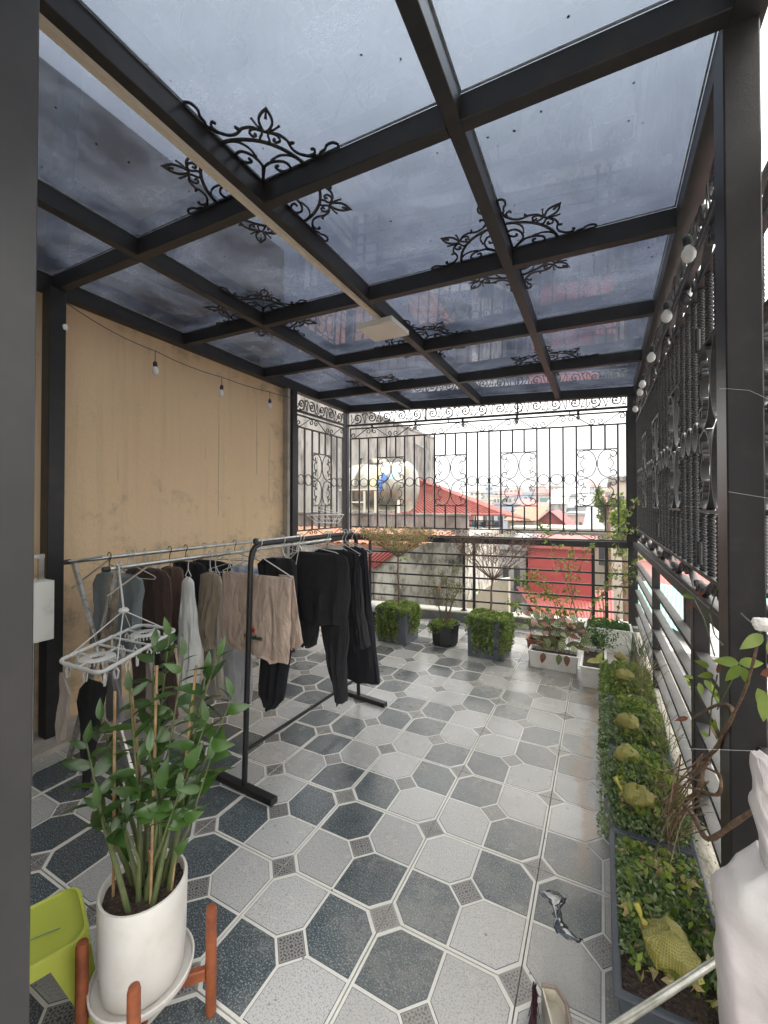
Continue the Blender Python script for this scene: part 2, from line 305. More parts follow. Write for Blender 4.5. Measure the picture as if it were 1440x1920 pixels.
def wall_mat():
    m = mat('ochre_wall_paint', (.62, .42, .22), .85); n, b = nodes(m); L = n.links.new
    g = N(n, 'ShaderNodeNewGeometry'); sp = N(n, 'ShaderNodeSeparateXYZ'); L(g.outputs['Position'], sp.inputs[0])
    col = N(n, 'ShaderNodeMix', data_type='RGBA'); col.inputs['A'].default_value = (.76, .54, .32, 1); col.inputs['B'].default_value = (.84, .63, .40, 1)
    t = N(n, 'ShaderNodeTexNoise', i_Scale=1.4, i_Detail=8., i_Roughness=.7); L(g.outputs['Position'], t.inputs['Vector']); L(t.outputs['Fac'], col.inputs['Factor'])
    # vertical run marks
    mp = N(n, 'ShaderNodeMapping'); mp.inputs['Scale'].default_value = (1, 9, .45); L(g.outputs['Position'], mp.inputs['Vector'])
    t2 = N(n, 'ShaderNodeTexNoise', i_Scale=2.2, i_Detail=5.); L(mp.outputs[0], t2.inputs['Vector'])
    r2 = N(n, 'ShaderNodeMapRange'); r2.inputs['From Min'].default_value = .5; r2.inputs['From Max'].default_value = .8; r2.inputs['To Max'].default_value = .25; L(t2.outputs['Fac'], r2.inputs['Value'])
    c2 = N(n, 'ShaderNodeMix', data_type='RGBA'); L(r2.outputs[0], c2.inputs['Factor']); L(col.outputs['Result'], c2.inputs['A']); c2.inputs['B'].default_value = (.44, .30, .16, 1)
    # mildew blotches, heavier low down and under the beam
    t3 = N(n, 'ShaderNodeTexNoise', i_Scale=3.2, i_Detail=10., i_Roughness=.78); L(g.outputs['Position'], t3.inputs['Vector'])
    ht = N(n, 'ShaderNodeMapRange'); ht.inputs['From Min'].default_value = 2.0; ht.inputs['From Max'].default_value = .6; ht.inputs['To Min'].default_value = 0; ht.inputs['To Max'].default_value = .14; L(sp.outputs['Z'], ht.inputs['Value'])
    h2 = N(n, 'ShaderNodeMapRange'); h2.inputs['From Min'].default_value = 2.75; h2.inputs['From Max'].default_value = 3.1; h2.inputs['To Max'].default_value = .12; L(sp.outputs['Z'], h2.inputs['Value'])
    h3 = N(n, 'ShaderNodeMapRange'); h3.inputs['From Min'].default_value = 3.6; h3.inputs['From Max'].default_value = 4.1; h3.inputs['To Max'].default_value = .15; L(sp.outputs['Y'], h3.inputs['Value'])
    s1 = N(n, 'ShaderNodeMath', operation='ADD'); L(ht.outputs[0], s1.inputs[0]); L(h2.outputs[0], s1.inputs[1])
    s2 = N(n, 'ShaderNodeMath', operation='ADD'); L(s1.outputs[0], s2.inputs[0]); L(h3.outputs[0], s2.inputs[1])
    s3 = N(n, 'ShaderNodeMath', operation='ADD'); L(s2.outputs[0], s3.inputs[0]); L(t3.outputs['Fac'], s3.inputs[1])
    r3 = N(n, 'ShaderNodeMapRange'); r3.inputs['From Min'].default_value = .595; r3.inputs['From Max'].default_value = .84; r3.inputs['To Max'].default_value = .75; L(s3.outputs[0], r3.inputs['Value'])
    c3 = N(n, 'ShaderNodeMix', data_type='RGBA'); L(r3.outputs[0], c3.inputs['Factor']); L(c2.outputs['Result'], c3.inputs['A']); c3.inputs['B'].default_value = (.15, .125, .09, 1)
    # fine pits
    t4 = N(n, 'ShaderNodeTexNoise', i_Scale=26., i_Detail=6., i_Roughness=.8); L(g.outputs['Position'], t4.inputs['Vector'])
    r4 = N(n, 'ShaderNodeMapRange'); r4.inputs['From Min'].default_value = .66; r4.inputs['From Max'].default_value = .74; r4.inputs['To Max'].default_value = .6; L(t4.outputs['Fac'], r4.inputs['Value'])
    c4 = N(n, 'ShaderNodeMix', data_type='RGBA'); L(r4.outputs[0], c4.inputs['Factor']); L(c3.outputs['Result'], c4.inputs['A']); c4.inputs['B'].default_value = (.24, .17, .10, 1)
    # thin dark drip lines
    fr = None; last = c4.outputs['Result']
    for (yy, z0, z1) in ((2.02, 1.75, 2.1), (3.02, 1.45, 2.75), (2.86, 2.0, 2.3), (3.55, 1.9, 2.8), (3.75, 1.6, 2.7)):
        d = N(n, 'ShaderNodeMath', operation='SUBTRACT'); d.inputs[1].default_value = yy; L(sp.outputs['Y'], d.inputs[0])
        wob = N(n, 'ShaderNodeMath', operation='MULTIPLY_ADD'); wob.inputs[1].default_value = .02; L(t3.outputs['Fac'], wob.inputs[0]); L(d.outputs[0], wob.inputs[2])
        ab = N(n, 'ShaderNodeMath', operation='ABSOLUTE'); s_ = N(n, 'ShaderNodeMath', operation='SUBTRACT'); s_.inputs[1].default_value = .01; L(wob.outputs[0], s_.inputs[0]); L(s_.outputs[0], ab.inputs[0])
        lt = N(n, 'ShaderNodeMapRange'); lt.inputs['From Min'].default_value = .009; lt.inputs['From Max'].default_value = .002; lt.inputs['To Max'].default_value = .38; L(ab.outputs[0], lt.inputs['Value'])
        za = N(n, 'ShaderNodeMapRange'); za.inputs['From Min'].default_value = z0; za.inputs['From Max'].default_value = z0+.05; L(sp.outputs['Z'], za.inputs['Value'])
        zb = N(n, 'ShaderNodeMapRange'); zb.inputs['From Min'].default_value = z1; zb.inputs['From Max'].default_value = z1-.5; L(sp.outputs['Z'], zb.inputs['Value'])
        p1 = N(n, 'ShaderNodeMath', operation='MULTIPLY'); L(za.outputs[0], p1.inputs[0]); L(zb.outputs[0], p1.inputs[1])
        p2 = N(n, 'ShaderNodeMath', operation='MULTIPLY'); L(p1.outputs[0], p2.inputs[0]); L(lt.outputs[0], p2.inputs[1])
        cc = N(n, 'ShaderNodeMix', data_type='RGBA'); L(p2.outputs[0], cc.inputs['Factor']); L(last, cc.inputs['A']); cc.inputs['B'].default_value = (.10, .07, .045, 1); last = cc.outputs['Result']
    L(last, b.inputs['Base Color'])
    bp = N(n, 'ShaderNodeBump', i_Strength=.5, i_Distance=.02); L(t4.outputs['Fac'], bp.inputs['Height']); L(bp.outputs[0], b.inputs['Normal'])
    return m
M_WALL = wall_mat()
def stained(name, c1, c2, c3, streak=7, zs=.8):
    m = mat(name, c1, .9); n, b = nodes(m); L = n.links.new
    g = N(n, 'ShaderNodeNewGeometry')
    mp = N(n, 'ShaderNodeMapping'); mp.inputs['Scale'].default_value = (streak, streak, zs); L(g.outputs['Position'], mp.inputs['Vector'])
    t = N(n, 'ShaderNodeTexNoise', i_Scale=.9, i_Detail=9., i_Roughness=.7); L(mp.outputs[0], t.inputs['Vector'])
    r = N(n, 'ShaderNodeValToRGB'); e = r.color_ramp.elements; e[0].position = .40; e[0].color = (*c3, 1); e[1].position = .56; e[1].color = (*c1, 1)
    k = e.new(.47); k.color = (*c2, 1); L(t.outputs['Fac'], r.inputs['Fac'])
    t2 = N(n, 'ShaderNodeTexNoise', i_Scale=.6, i_Detail=6.); L(g.outputs['Position'], t2.inputs['Vector'])
    r2 = N(n, 'ShaderNodeMapRange'); r2.inputs['From Min'].default_value = .45; r2.inputs['From Max'].default_value = .6; r2.inputs['To Max'].default_value = .35; L(t2.outputs['Fac'], r2.inputs['Value'])
    x = N(n, 'ShaderNodeMix', data_type='RGBA'); L(r2.outputs[0], x.inputs['Factor']); L(r.outputs[0], x.inputs['A']); x.inputs['B'].default_value = (*c2, 1)
    L(x.outputs['Result'], b.inputs['Base Color'])
    bp = N(n, 'ShaderNodeBump', i_Strength=.4, i_Distance=.03); L(t.outputs['Fac'], bp.inputs['Height']); L(bp.outputs[0], b.inputs['Normal']); return m
M_GREYWALL = stained('weathered_grey_render', (.30, .285, .265), (.19, .18, .165), (.085, .08, .072), 2.6)
M_MOSSWALL = stained('mildewed_lime_render', (.62, .60, .54), (.34, .32, .26), (.07, .068, .055), 5.5, 2.6)
M_PARAPET = stained('damp_parapet', (.30, .26, .23), (.2, .16, .14), (.10, .08, .07), 2.5)
M_REDROOF = stained('rusted_red_sheet', (.30, .085, .065), (.24, .055, .05), (.24, .13, .08), 3)
M_REDWALL = mat('red_sheet', (.30, .045, .042), .5, noise=(.23, .035, .033), vscale=1.5)
M_REDPALE = mat('faded_red_sheet', (.34, .09, .075), .6, noise=(.27, .075, .065), vscale=1.2)
M_TEAL = mat('teal_sheet', (.16, .36, .31), .5, noise=(.2, .42, .36), vscale=1.2)
M_TEALD = mat('dark_teal_sheet', (.05, .22, .18), .5)
M_CLAY = mat('clay_tiles', (.36, .145, .075), .85, noise=(.30, .20, .14), var=(.45, .6), vscale=7, bump=.3, bscale=30, objrand=.25)
M_CREAM = stained('cream_render', (.46, .41, .32), (.38, .34, .26), (.25, .23, .18), 2)
M_WHITE = stained('white_render', (.46, .45, .43), (.37, .36, .34), (.22, .21, .2), 2)
M_PALE = mat('pale_block', (.42, .42, .42), .8, noise=(.33, .33, .33), vscale=.6)
M_BEIGEB = mat('beige_block', (.52, .46, .38), .85, noise=(.42, .37, .3), vscale=.8)
M_BLUEB = mat('blue_grey_block', (.36, .42, .48), .8, noise=(.3, .36, .42), vscale=.8)
M_PINK = mat('pink_block', (.52, .38, .33), .85, noise=(.45, .32, .28), vscale=.8)
M_WIN = mat('dark_window', (.05, .06, .07), .2)
M_ZINC = mat('zinc_sheet', (.36, .38, .39), .5, metal=.3, noise=(.28, .29, .3), vscale=1.5)
M_GROUND = mat('city_ground', (.16, .15, .14), .9, noise=(.1, .1, .095), vscale=.3)

# ---- tile materials
def terrazzo(name, base, fleck, fleck2, dark=False):
    m = mat(name, base, .34); n, b = nodes(m); L = n.links.new
    g = N(n, 'ShaderNodeNewGeometry'); sp = N(n, 'ShaderNodeSeparateXYZ'); L(g.outputs['Position'], sp.inputs[0])
    t = N(n, 'ShaderNodeTexNoise', i_Scale=170., i_Detail=3.); L(g.outputs['Position'], t.inputs['Vector'])
    r = N(n, 'ShaderNodeMapRange'); r.inputs['From Min'].default_value = .50; r.inputs['From Max'].default_value = .66; L(t.outputs['Fac'], r.inputs['Value'])
    c = N(n, 'ShaderNodeMix', data_type='RGBA'); L(r.outputs[0], c.inputs['Factor']); c.inputs['A'].default_value = (*base, 1); c.inputs['B'].default_value = (*fleck, 1)
    t5 = N(n, 'ShaderNodeTexVoronoi', i_Scale=70.); L(g.outputs['Position'], t5.inputs['Vector'])
    r5 = N(n, 'ShaderNodeMapRange'); r5.inputs['From Min'].default_value = .20; r5.inputs['From Max'].default_value = .12; r5.inputs['To Max'].default_value = .75; L(t5.outputs['Distance'], r5.inputs['Value'])
    wn = N(n, 'ShaderNodeTexNoise', i_Scale=55.); L(g.outputs['Position'], wn.inputs['Vector'])
    rw = N(n, 'ShaderNodeMath', operation='GREATER_THAN'); rw.inputs[1].default_value = .56; L(wn.outputs['Fac'], rw.inputs[0])
    mw = N(n, 'ShaderNodeMath', operation='MULTIPLY'); L(r5.outputs[0], mw.inputs[0]); L(rw.outputs[0], mw.inputs[1])
    c1 = N(n, 'ShaderNodeMix', data_type='RGBA'); L(mw.outputs[0], c1.inputs['Factor']); L(c.outputs['Result'], c1.inputs['A']); c1.inputs['B'].default_value = (*fleck2, 1)
    last = dirt(n, g, sp, c1.outputs['Result'], b)
    oi = N(n, 'ShaderNodeObjectInfo'); rr = N(n, 'ShaderNodeMapRange'); rr.inputs['To Min'].default_value = .88; rr.inputs['To Max'].default_value = 1.1; L(oi.outputs['Random'], rr.inputs['Value'])
    sc = N(n, 'ShaderNodeVectorMath', operation='SCALE'); L(last, sc.inputs[0]); L(rr.outputs[0], sc.inputs['Scale']); L(sc.outputs[0], b.inputs['Base Color'])
    bp = N(n, 'ShaderNodeBump', i_Strength=.06, i_Distance=.004); L(t.outputs['Fac'], bp.inputs['Height']); L(bp.outputs[0], b.inputs['Normal'])
    return m
def dirt(n, g, sp, last, b):
    """grey dust film, brown water marks running along the planters"""
    L = n.links.new
    t = N(n, 'ShaderNodeTexNoise', i_Scale=2.4, i_Detail=9., i_Roughness=.72); L(g.outputs['Position'], t.inputs['Vector'])
    xr = N(n, 'ShaderNodeMapRange'); xr.inputs['From Min'].default_value = -1.6; xr.inputs['From Max'].default_value = .1; xr.inputs['To Min'].default_value = -.10; xr.inputs['To Max'].default_value = .30; L(sp.outputs['X'], xr.inputs['Value'])
    yr = N(n, 'ShaderNodeMapRange'); yr.inputs['From Min'].default_value = 1.2; yr.inputs['From Max'].default_value = 4.6; yr.inputs['To Min'].default_value = -.10; yr.inputs['To Max'].default_value = .22; L(sp.outputs['Y'], yr.inputs['Value'])
    s = N(n, 'ShaderNodeMath', operation='ADD'); L(xr.outputs[0], s.inputs[0]); L(yr.outputs[0], s.inputs[1])
    s2 = N(n, 'ShaderNodeMath', operation='ADD'); L(s.outputs[0], s2.inputs[0]); L(t.outputs['Fac'], s2.inputs[1])
    r = N(n, 'ShaderNodeMapRange'); r.inputs['From Min'].default_value = .38; r.inputs['From Max'].default_value = .9; r.inputs['To Max'].default_value = .66; L(s2.outputs[0], r.inputs['Value'])
    c = N(n, 'ShaderNodeMix', data_type='RGBA'); L(r.outputs[0], c.inputs['Factor']); L(last, c.inputs['A']); c.inputs['B'].default_value = (.36, .335, .29, 1)
    # brown mark band near x = -0.08
    dx = N(n, 'ShaderNodeMath', operation='MULTIPLY_ADD'); dx.inputs[1].default_value = .35; L(t.outputs['Fac'], dx.inputs[0]); L(sp.outputs['X'], dx.inputs[2])
    sb = N(n, 'ShaderNodeMath', operation='SUBTRACT'); sb.inputs[1].default_value = .085; L(dx.outputs[0], sb.inputs[0])
    ab = N(n, 'ShaderNodeMath', operation='ABSOLUTE'); L(sb.outputs[0], ab.inputs[0])
    br = N(n, 'ShaderNodeMapRange'); br.inputs['From Min'].default_value = .055; br.inputs['From Max'].default_value = .015; br.inputs['To Max'].default_value = .75; L(ab.outputs[0], br.inputs['Value'])
    yy = N(n, 'ShaderNodeMapRange'); yy.inputs['From Min'].default_value = 1.9; yy.inputs['From Max'].default_value = 2.3; L(sp.outputs['Y'], yy.inputs['Value'])
    pm = N(n, 'ShaderNodeMath', operation='MULTIPLY'); L(br.outputs[0], pm.inputs[0]); L(yy.outputs[0], pm.inputs[1])
    c2 = N(n, 'ShaderNodeMix', data_type='RGBA'); L(pm.outputs[0], c2.inputs['Factor']); L(c.outputs['Result'], c2.inputs['A']); c2.inputs['B'].default_value = (.33, .23, .14, 1)
    # dark specks
    v = N(n, 'ShaderNodeTexVoronoi', i_Scale=13.); L(g.outputs['Position'], v.inputs['Vector'])
    q = N(n, 'ShaderNodeMapRange'); q.inputs['From Min'].default_value = .085; q.inputs['From Max'].default_value = .05; q.inputs['To Max'].default_value = .7; L(v.outputs['Distance'], q.inputs['Value'])
    c3 = N(n, 'ShaderNodeMix', data_type='RGBA'); L(q.outputs[0], c3.inputs['Factor']); L(c2.outputs['Result'], c3.inputs['A']); c3.inputs['B'].default_value = (.09, .085, .08, 1)
    rg = N(n, 'ShaderNodeMapRange'); rg.inputs['From Min'].default_value = .35; rg.inputs['From Max'].default_value = .7; rg.inputs['To Min'].default_value = .16; rg.inputs['To Max'].default_value = .36; L(t.outputs['Fac'], rg.inputs['Value'])
    L(rg.outputs[0], b.inputs['Roughness'])
    return c3.outputs['Result']
T_DARK = terrazzo('dark_terrazzo', (.050, .064, .073), (.22, .25, .265), (.018, .022, .028))
T_LIGHT = terrazzo('light_terrazzo', (.45, .445, .435), (.27, .27, .265), (.09, .09, .09))
def linemat():
    m = mat('tile_line', (.66, .65, .60), .4); n, b = nodes(m)
    g = N(n, 'ShaderNodeNewGeometry'); sp = N(n, 'ShaderNodeSeparateXYZ'); n.links.new(g.outputs['Position'], sp.inputs[0])
    rgb = N(n, 'ShaderNodeRGB'); rgb.outputs[0].default_value = (.66, .65, .60, 1)
    n.links.new(dirt(n, g, sp, rgb.outputs[0], b), b.inputs['Base Color']); return m
T_LINE = linemat()
T_EDGE = mat('tile_dark_outline', (.06, .065, .07), .5)
T_GROUT = mat('dirty_grout', (.16, .14, .11), .9, noise=(.09, .08, .07), vscale=9)
def ornate():
    m = mat('tile_rosette', (.3, .3, .3), .4); n, b = nodes(m); L = n.links.new
    tcn = N(n, 'ShaderNodeTexCoord'); sp = N(n, 'ShaderNodeSeparateXYZ'); L(tcn.outputs['Object'], sp.inputs[0])
    def fold(sock):   # distance to the nearest multiple of .25
        a = N(n, 'ShaderNodeMath', operation='PINGPONG'); a.inputs[1].default_value = .25
        L(sock, a.inputs[0]); return a.outputs[0]
    ax, ay = fold(sp.outputs['X']), fold(sp.outputs['Y'])
    # object coordinates: centre rosette at 0, corner rosettes at .25 -> ping-pong gives 0..25; use the nearer end
    def near(s):
        mn = N(n, 'ShaderNodeMath', operation='SUBTRACT'); mn.inputs[0].default_value = .25; L(s, mn.inputs[1])
        mi = N(n, 'ShaderNodeMath', operation='MINIMUM'); L(s, mi.inputs[0]); L(mn.outputs[0], mi.inputs[1]); return mi.outputs[0]
    ax, ay = near(ax), near(ay)
    s = N(n, 'ShaderNodeMath', operation='ADD'); L(ax, s.inputs[0]); L(ay, s.inputs[1])
    d = N(n, 'ShaderNodeMath', operation='SUBTRACT'); L(ax, d.inputs[0]); L(ay, d.inputs[1]); da = N(n, 'ShaderNodeMath', operation='ABSOLUTE'); L(d.outputs[0], da.inputs[0])
    def wave(sock, k, ph=0):
        a = N(n, 'ShaderNodeMath', operation='MULTIPLY_ADD'); a.inputs[1].default_value = k; a.inputs[2].default_value = ph; L(sock, a.inputs[0])
        c = N(n, 'ShaderNodeMath', operation='SINE'); L(a.outputs[0], c.inputs[0]); return c.outputs[0]
    w1, w2, w3 = wave(s.outputs[0], 300, 1), wave(da.outputs[0], 330), wave(ax, 420)
    w4 = wave(ay, 420)
    p = N(n, 'ShaderNodeMath', operation='MULTIPLY'); L(w1, p.inputs[0]); L(w2, p.inputs[1])
    q = N(n, 'ShaderNodeMath', operation='MULTIPLY'); L(w3, q.inputs[0]); L(w4, q.inputs[1])
    a = N(n, 'ShaderNodeMath', operation='ADD'); L(p.outputs[0], a.inputs[0]); L(q.outputs[0], a.inputs[1])
    r = N(n, 'ShaderNodeMapRange'); r.inputs['From Min'].default_value = .1; r.inputs['From Max'].default_value = .35; L(a.outputs[0], r.inputs['Value'])
    lim = N(n, 'ShaderNodeMapRange'); lim.inputs['From Min'].default_value = .062; lim.inputs['From Max'].default_value = .055; L(s.outputs[0], lim.inputs['Value'])
    pm = N(n, 'ShaderNodeMath', operation='MULTIPLY'); L(r.outputs[0], pm.inputs[0]); L(lim.outputs[0], pm.inputs[1])
    c = N(n, 'ShaderNodeMix', data_type='RGBA'); L(pm.outputs[0], c.inputs['Factor']); c.inputs['A'].default_value = (.24, .23, .225, 1); c.inputs['B'].default_value = (.07, .07, .072, 1)
    g = N(n, 'ShaderNodeNewGeometry'); s2 = N(n, 'ShaderNodeSeparateXYZ'); L(g.outputs['Position'], s2.inputs[0])
    L(dirt(n, g, s2, c.outputs['Result'], b), b.inputs['Base Color']); return m
T_ROSE = ornate()

# ================================================================== GROUND, FLOOR
g_ = MB(); g_.box(-400, 400, -60, 700, -12.5, -12); struct(g_.build('ground', M_GROUND))
fl = MB(); fl.box(-3.6, .62, -1.2, 6.2, -.35, -.012)
floor = struct(fl.build('floor', T_GROUT))
def tile_mesh(flip):
    mb = MB(); h = .2479; c = .072; lw = .0055; ew = .0022; zt = 0.0
    mb.box(-h, h, -h, h, -.011, zt-.0008, 0)                # body, its top is the pale line colour
    def inset(poly, d):
        out = []; n = len(poly)
        for i in range(n):
            p0, p1, p2 = Vector(poly[i-1]), Vector(poly[i]), Vector(poly[(i+1) % n])
            e1 = (p1-p0).normalized(); e2 = (p2-p1).normalized(); n1 = Vector((-e1.y, e1.x)); n2 = Vector((-e2.y, e2.x))
            k = (n1+n2); k = k/k.dot(n1) if abs(k.dot(n1)) > 1e-6 else n1
            out.append((p1.x+k.x*d, p1.y+k.y*d))
        return out
    def raised(poly, mi):
        a = inset(poly, 0); b = inset(poly, ew); n = len(a)
        vv = [(x, y, zt-.0008) for x, y in a]+[(x, y, zt) for x, y in b]
        mb.add(vv, [(i, (i+1) % n, n+(i+1) % n, n+i) for i in range(n)], 3)
        mb.add(vv[n:], [tuple(range(n))], mi)
    for qx in (1, -1):
        for qy in (1, -1):
            # shade: alternates round the corners of the laying grid
            hexa = [(c, 0), (h, 0), (h, h-c), (h-c, h), (0, h), (0, c)]
            hexa = [(qx*x, qy*y) for x, y in hexa]
            if qx*qy < 0: hexa = hexa[::-1]
            poly = inset(hexa, lw)
            # the outer sides carry a full border line
            poly = [(max(-h+.010, min(h-.010, x)), max(-h+.010, min(h-.010, y))) for x, y in poly]
            dark = (qx*qy > 0) != flip
            raised(poly, 1 if dark else 2)
            tri = [(h, h-c), (h, h), (h-c, h)]; tri = [(qx*x, qy*y) for x, y in tri]
            if qx*qy < 0: tri = tri[::-1]
            t2 = inset(tri, .0001); cx_ = sum(p[0] for p in t2)/3; 
            # corner piece: pulled off the diagonal line only
            t2 = [(x-qx*(0 if abs(abs(x)-h) < .004 and abs(abs(y)-h) < .004 else 0), y) for x, y in t2]
            off = lw*1.0
            pts = [(h-.0002, h-c+off*1.5), (h-.0002, h-.0002), (h-c+off*1.5, h-.0002)]
            pts = [(qx*x, qy*y) for x, y in pts]
            if qx*qy < 0: pts = pts[::-1]
            mb.add([(x, y, zt) for x, y in pts], [(0, 1, 2)], 4)
            n_ = 3; mb.add([(x, y, zt-.0008) for x, y in pts]+[(x, y, zt) for x, y in pts], [(i, (i+1) % 3, 3+(i+1) % 3, 3+i) for i in range(3)], 3)
    raised([(c-lw, 0), (0, c-lw), (-c+lw, 0), (0, -c+lw)], 4)
    return mesh_only(mb, 'tile', [T_LINE, T_DARK, T_LIGHT, T_EDGE, T_ROSE])
TM = [tile_mesh(False), tile_mesh(True)]
GX, GY = -.2552, 1.4637
for i in range(-6, 1):
    for j in range(-4, 9):
        cx, cy = GX+.5*i+.25, GY+.5*j+.25
        x0, x1 = cx-.25, cx+.25
        if cy > 5.75 or cy < -.4: continue
        # corner (i,j) of the grid is dark when the sum is odd; a quadrant pair (+,+)/(-,-) is dark when that corner is dark
        dark_pp = ((i+j) % 2 == 1)
        o = inst('tile', TM[0 if dark_pp else 1], floor, (cx, cy, random.uniform(-.0007, .0007)), (random.uniform(-.0012, .0012), random.uniform(-.0012, .0012), 0))
# kerbs
A0, B0 = Vector((-3.43, 5.40)), Vector((.36, 5.91)); DF = (B0-A0).normalized(); NF = Vector((-DF.y, DF.x))
def fpt(s, z, off=0): q = A0+DF*s+NF*off; return Vector((q.x, q.y, z))
kb = MB(); kb.prism([(fpt(-.1, 0, -.10).x, fpt(-.1, 0, -.10).y), (fpt(4.0, 0, -.10).x, fpt(4.0, 0, -.10).y), (fpt(4.0, 0, .12).x, fpt(4.0, 0, .12).y), (fpt(-.1, 0, .12).x, fpt(-.1, 0, .12).y)], -.01, .12)
struct(kb.build('far_kerb', M_KERB))
kb = MB(); kb.prism([tuple(fpt(s, 0, o)[:2]) for s, o in ((-.1, -.105), (4.0, -.105), (4.0, .125), (-.1, .125))], .121, .136)
struct(kb.build('kerb_cap', M_KERBTOP))
kb = MB(); kb.box(.31, .60, -.3, 5.72, -.008, .10); struct(kb.build('side_kerb', M_CONC))
kb = MB(); kb.box(-3.45, -3.13, -.8, 5.25, -.008, .035); struct(kb.build('wall_step', M_STONE))
# thin house body under the terrace
hb = MB(); hb.box(-3.6, .62, -1.2, 6.2, -12, -.352)
tag(hb.build('own_house', M_WHITE, origin=(-1.5, 2.5, -12)), 'pale rendered house body directly under the tiled terrace floor', 'building')

# ochre party wall
uw = MB(); uw.box(-3.78, -3.47, -1.2, 4.02, 3.25, 4.72); tag(uw.build('upper_wall', M_PALE, origin=(-3.6, 1.4, 3.25)), 'grey upper wall of the neighbour rising above the canopy, seen through the glass', 'wall')
wl = MB(); wl.box(-3.75, -3.455, -1.2, 4.02, -.34, 3.245)
yw = wl.build('party_wall', M_WALL, origin=(-3.6, 1.4, -.34)); tag(yw, 'ochre plastered neighbour wall with mildew and drip marks behind the drying racks', 'wall')
cp = MB(); cp.box(-3.462, -3.38, 3.99, 4.035, .05, 3.0); cp.build('edge_strip', M_STONE, yw)
# house wall behind the terrace (doorway the picture is taken from)
hw = MB(); hw.box(-3.45, -1.6, -.62, -.45, 0, 4.6); hw.box(.75, 1.2, -.62, -.45, 0, 4.6); hw.box(-1.6, .75, -.62, -.45, 2.9, 4.6)
tag(hw.build('house_wall', M_CREAM, origin=(-1, -.5, 0)), 'cream house wall with the wide doorway on to the terrace', 'wall')

# ================================================================== PERGOLA
ZA = 3.06
M_SEAL = mat('grey_sealant', (.30, .34, .36), .5, noise=(.16, .18, .2), vscale=20)
def zr(x, y): return ZA-.0136*x-.0244*y
perg = thing('glass_pergola', 'dark steel terrace canopy glazed with tinted panes and cut-out corner scrolls', 'pergola', (-1.5, 3.0, 0))
XB = [.385, -.49, -1.465, -2.44, -3.405]; YB = [-.42, .52, 1.54, 2.57, 3.59, 4.62]
def yfar(x): return A0.y+(x-A0.x)*DF.y/DF.x
def beam(a, b, wd=.06, h=.10, name='beam'):
    mb = MB(); mb.bar(a, b, wd, h, bev=.003); mb.build(name, M_METAL, perg)
for k, x in enumerate(XB):
    ye = yfar(x)-.03
    beam((x, -.42, zr(x, -.42)+.05), (x, ye, zr(x, ye)+.05), .09 if k in (0, 4) else .06, .12 if k == 4 else .10)
for y in YB:
    for a, b in zip(XB[:-1], XB[1:]):   # crossbars butt between the long beams, 2 mm lower
        beam((a-(.045 if a > 0 else .03), y, zr(a, y)+.048), (b+(.045 if b < -3 else .03), y, zr(b, y)+.048), .06, .10)
beam(fpt(-.04, zr(-3.43, 5.4)+.045), fpt(3.84, zr(.36, 5.9)+.045), .09, .11)
# panes
for k in range(4):
    x1, x0 = XB[k], XB[k+1]
    ys = YB+[None]
    for j in range(len(YB)):
        y0 = YB[j]; g = .004
        ya, yb_ = (YB[j+1], YB[j+1]) if j+1 < len(YB) else (yfar(x0), yfar(x1))
        P = [(x0+g, y0+g), (x1-g, y0+g), (x1-g, yb_-g), (x0+g, ya-g)]
        mb = MB(); up = .104
        vv = [(x, y, zr(x, y)+up) for x, y in P]+[(x, y, zr(x, y)+up+.008) for x, y in P]
        mb.add(vv, [(3,2,1,0), (4,5,6,7)]+[(i, (i+1) % 4, 4+(i+1) % 4, 4+i) for i in range(4)])
        mb.build('glass_pane', M_GLASS, perg)
        sm = MB(); e_ = .036 if j < len(YB)-1 or True else 0
        xa_, xb2 = x0+(.048 if k == 3 else .030), x1-(.048 if k == 0 else .030); y0_, y1_ = y0+.030, min(ya, yb_)-.030
        if j == len(YB)-1: y1_ -= .02
        for (ax_, bx_, ay_, by_) in ((xa_, xa_+.006, y0_, y1_), (xb2-.006, xb2, y0_, y1_), (xa_+.006, xb2-.006, y0_, y0_+.006), (xa_+.006, xb2-.006, y1_-.006, y1_)):
            cs = [(ax_, ay_), (bx_, ay_), (bx_, by_), (ax_, by_)]; vv = [(x, y, zr(x, y)+up-.006) for x, y in cs]+[(x, y, zr(x, y)+up-.0005) for x, y in cs]
            sm.add(vv, [(3,2,1,0), (4,5,6,7)]+[(i, (i+1) % 4, 4+(i+1) % 4, 4+i) for i in range(4)])
        sm.build('sealant', M_SEAL, perg)
# columns and posts
def column(x0, x1, y0, y1, z0, z1, m=M_METAL, name='column', par=perg):
    mb = MB(); mb.bar(((x0+x1)/2, (y0+y1)/2, z0), ((x0+x1)/2, (y0+y1)/2, z1), x1-x0, y1-y0, bev=.004, up=(0, 1, 0)); return mb.build(name, m, par)
column(.328, .415, 1.567, 1.690, .10, zr(.38, 1.6))
column(-3.375, -3.275, 1.46, 1.56, .035, zr(-3.4, 1.5)-.01)
column(-3.445, -3.36, 4.06, 4.15, .035, zr(-3.4, 4.1)-.01)
c_ = fpt(-.01, 0, 0); column(c_.x-.035, c_.x+.035, c_.y-.035, c_.y+.035, .135, zr(-3.43, 5.4)-.012)
c_ = fpt(3.79, 0, 0); column(c_.x-.05, c_.x+.05, c_.y-.05, c_.y+.05, .10, zr(.36, 5.9)-.012)
# beige conduit under the middle beam
mb = MB(); mb.bar((-1.497, -.3, zr(-1.5, -.3)-.0115), (-1.497, 2.86, zr(-1.5, 2.86)-.0115), .030, .022)
mb.build('cable_conduit', M_STRIP, perg)

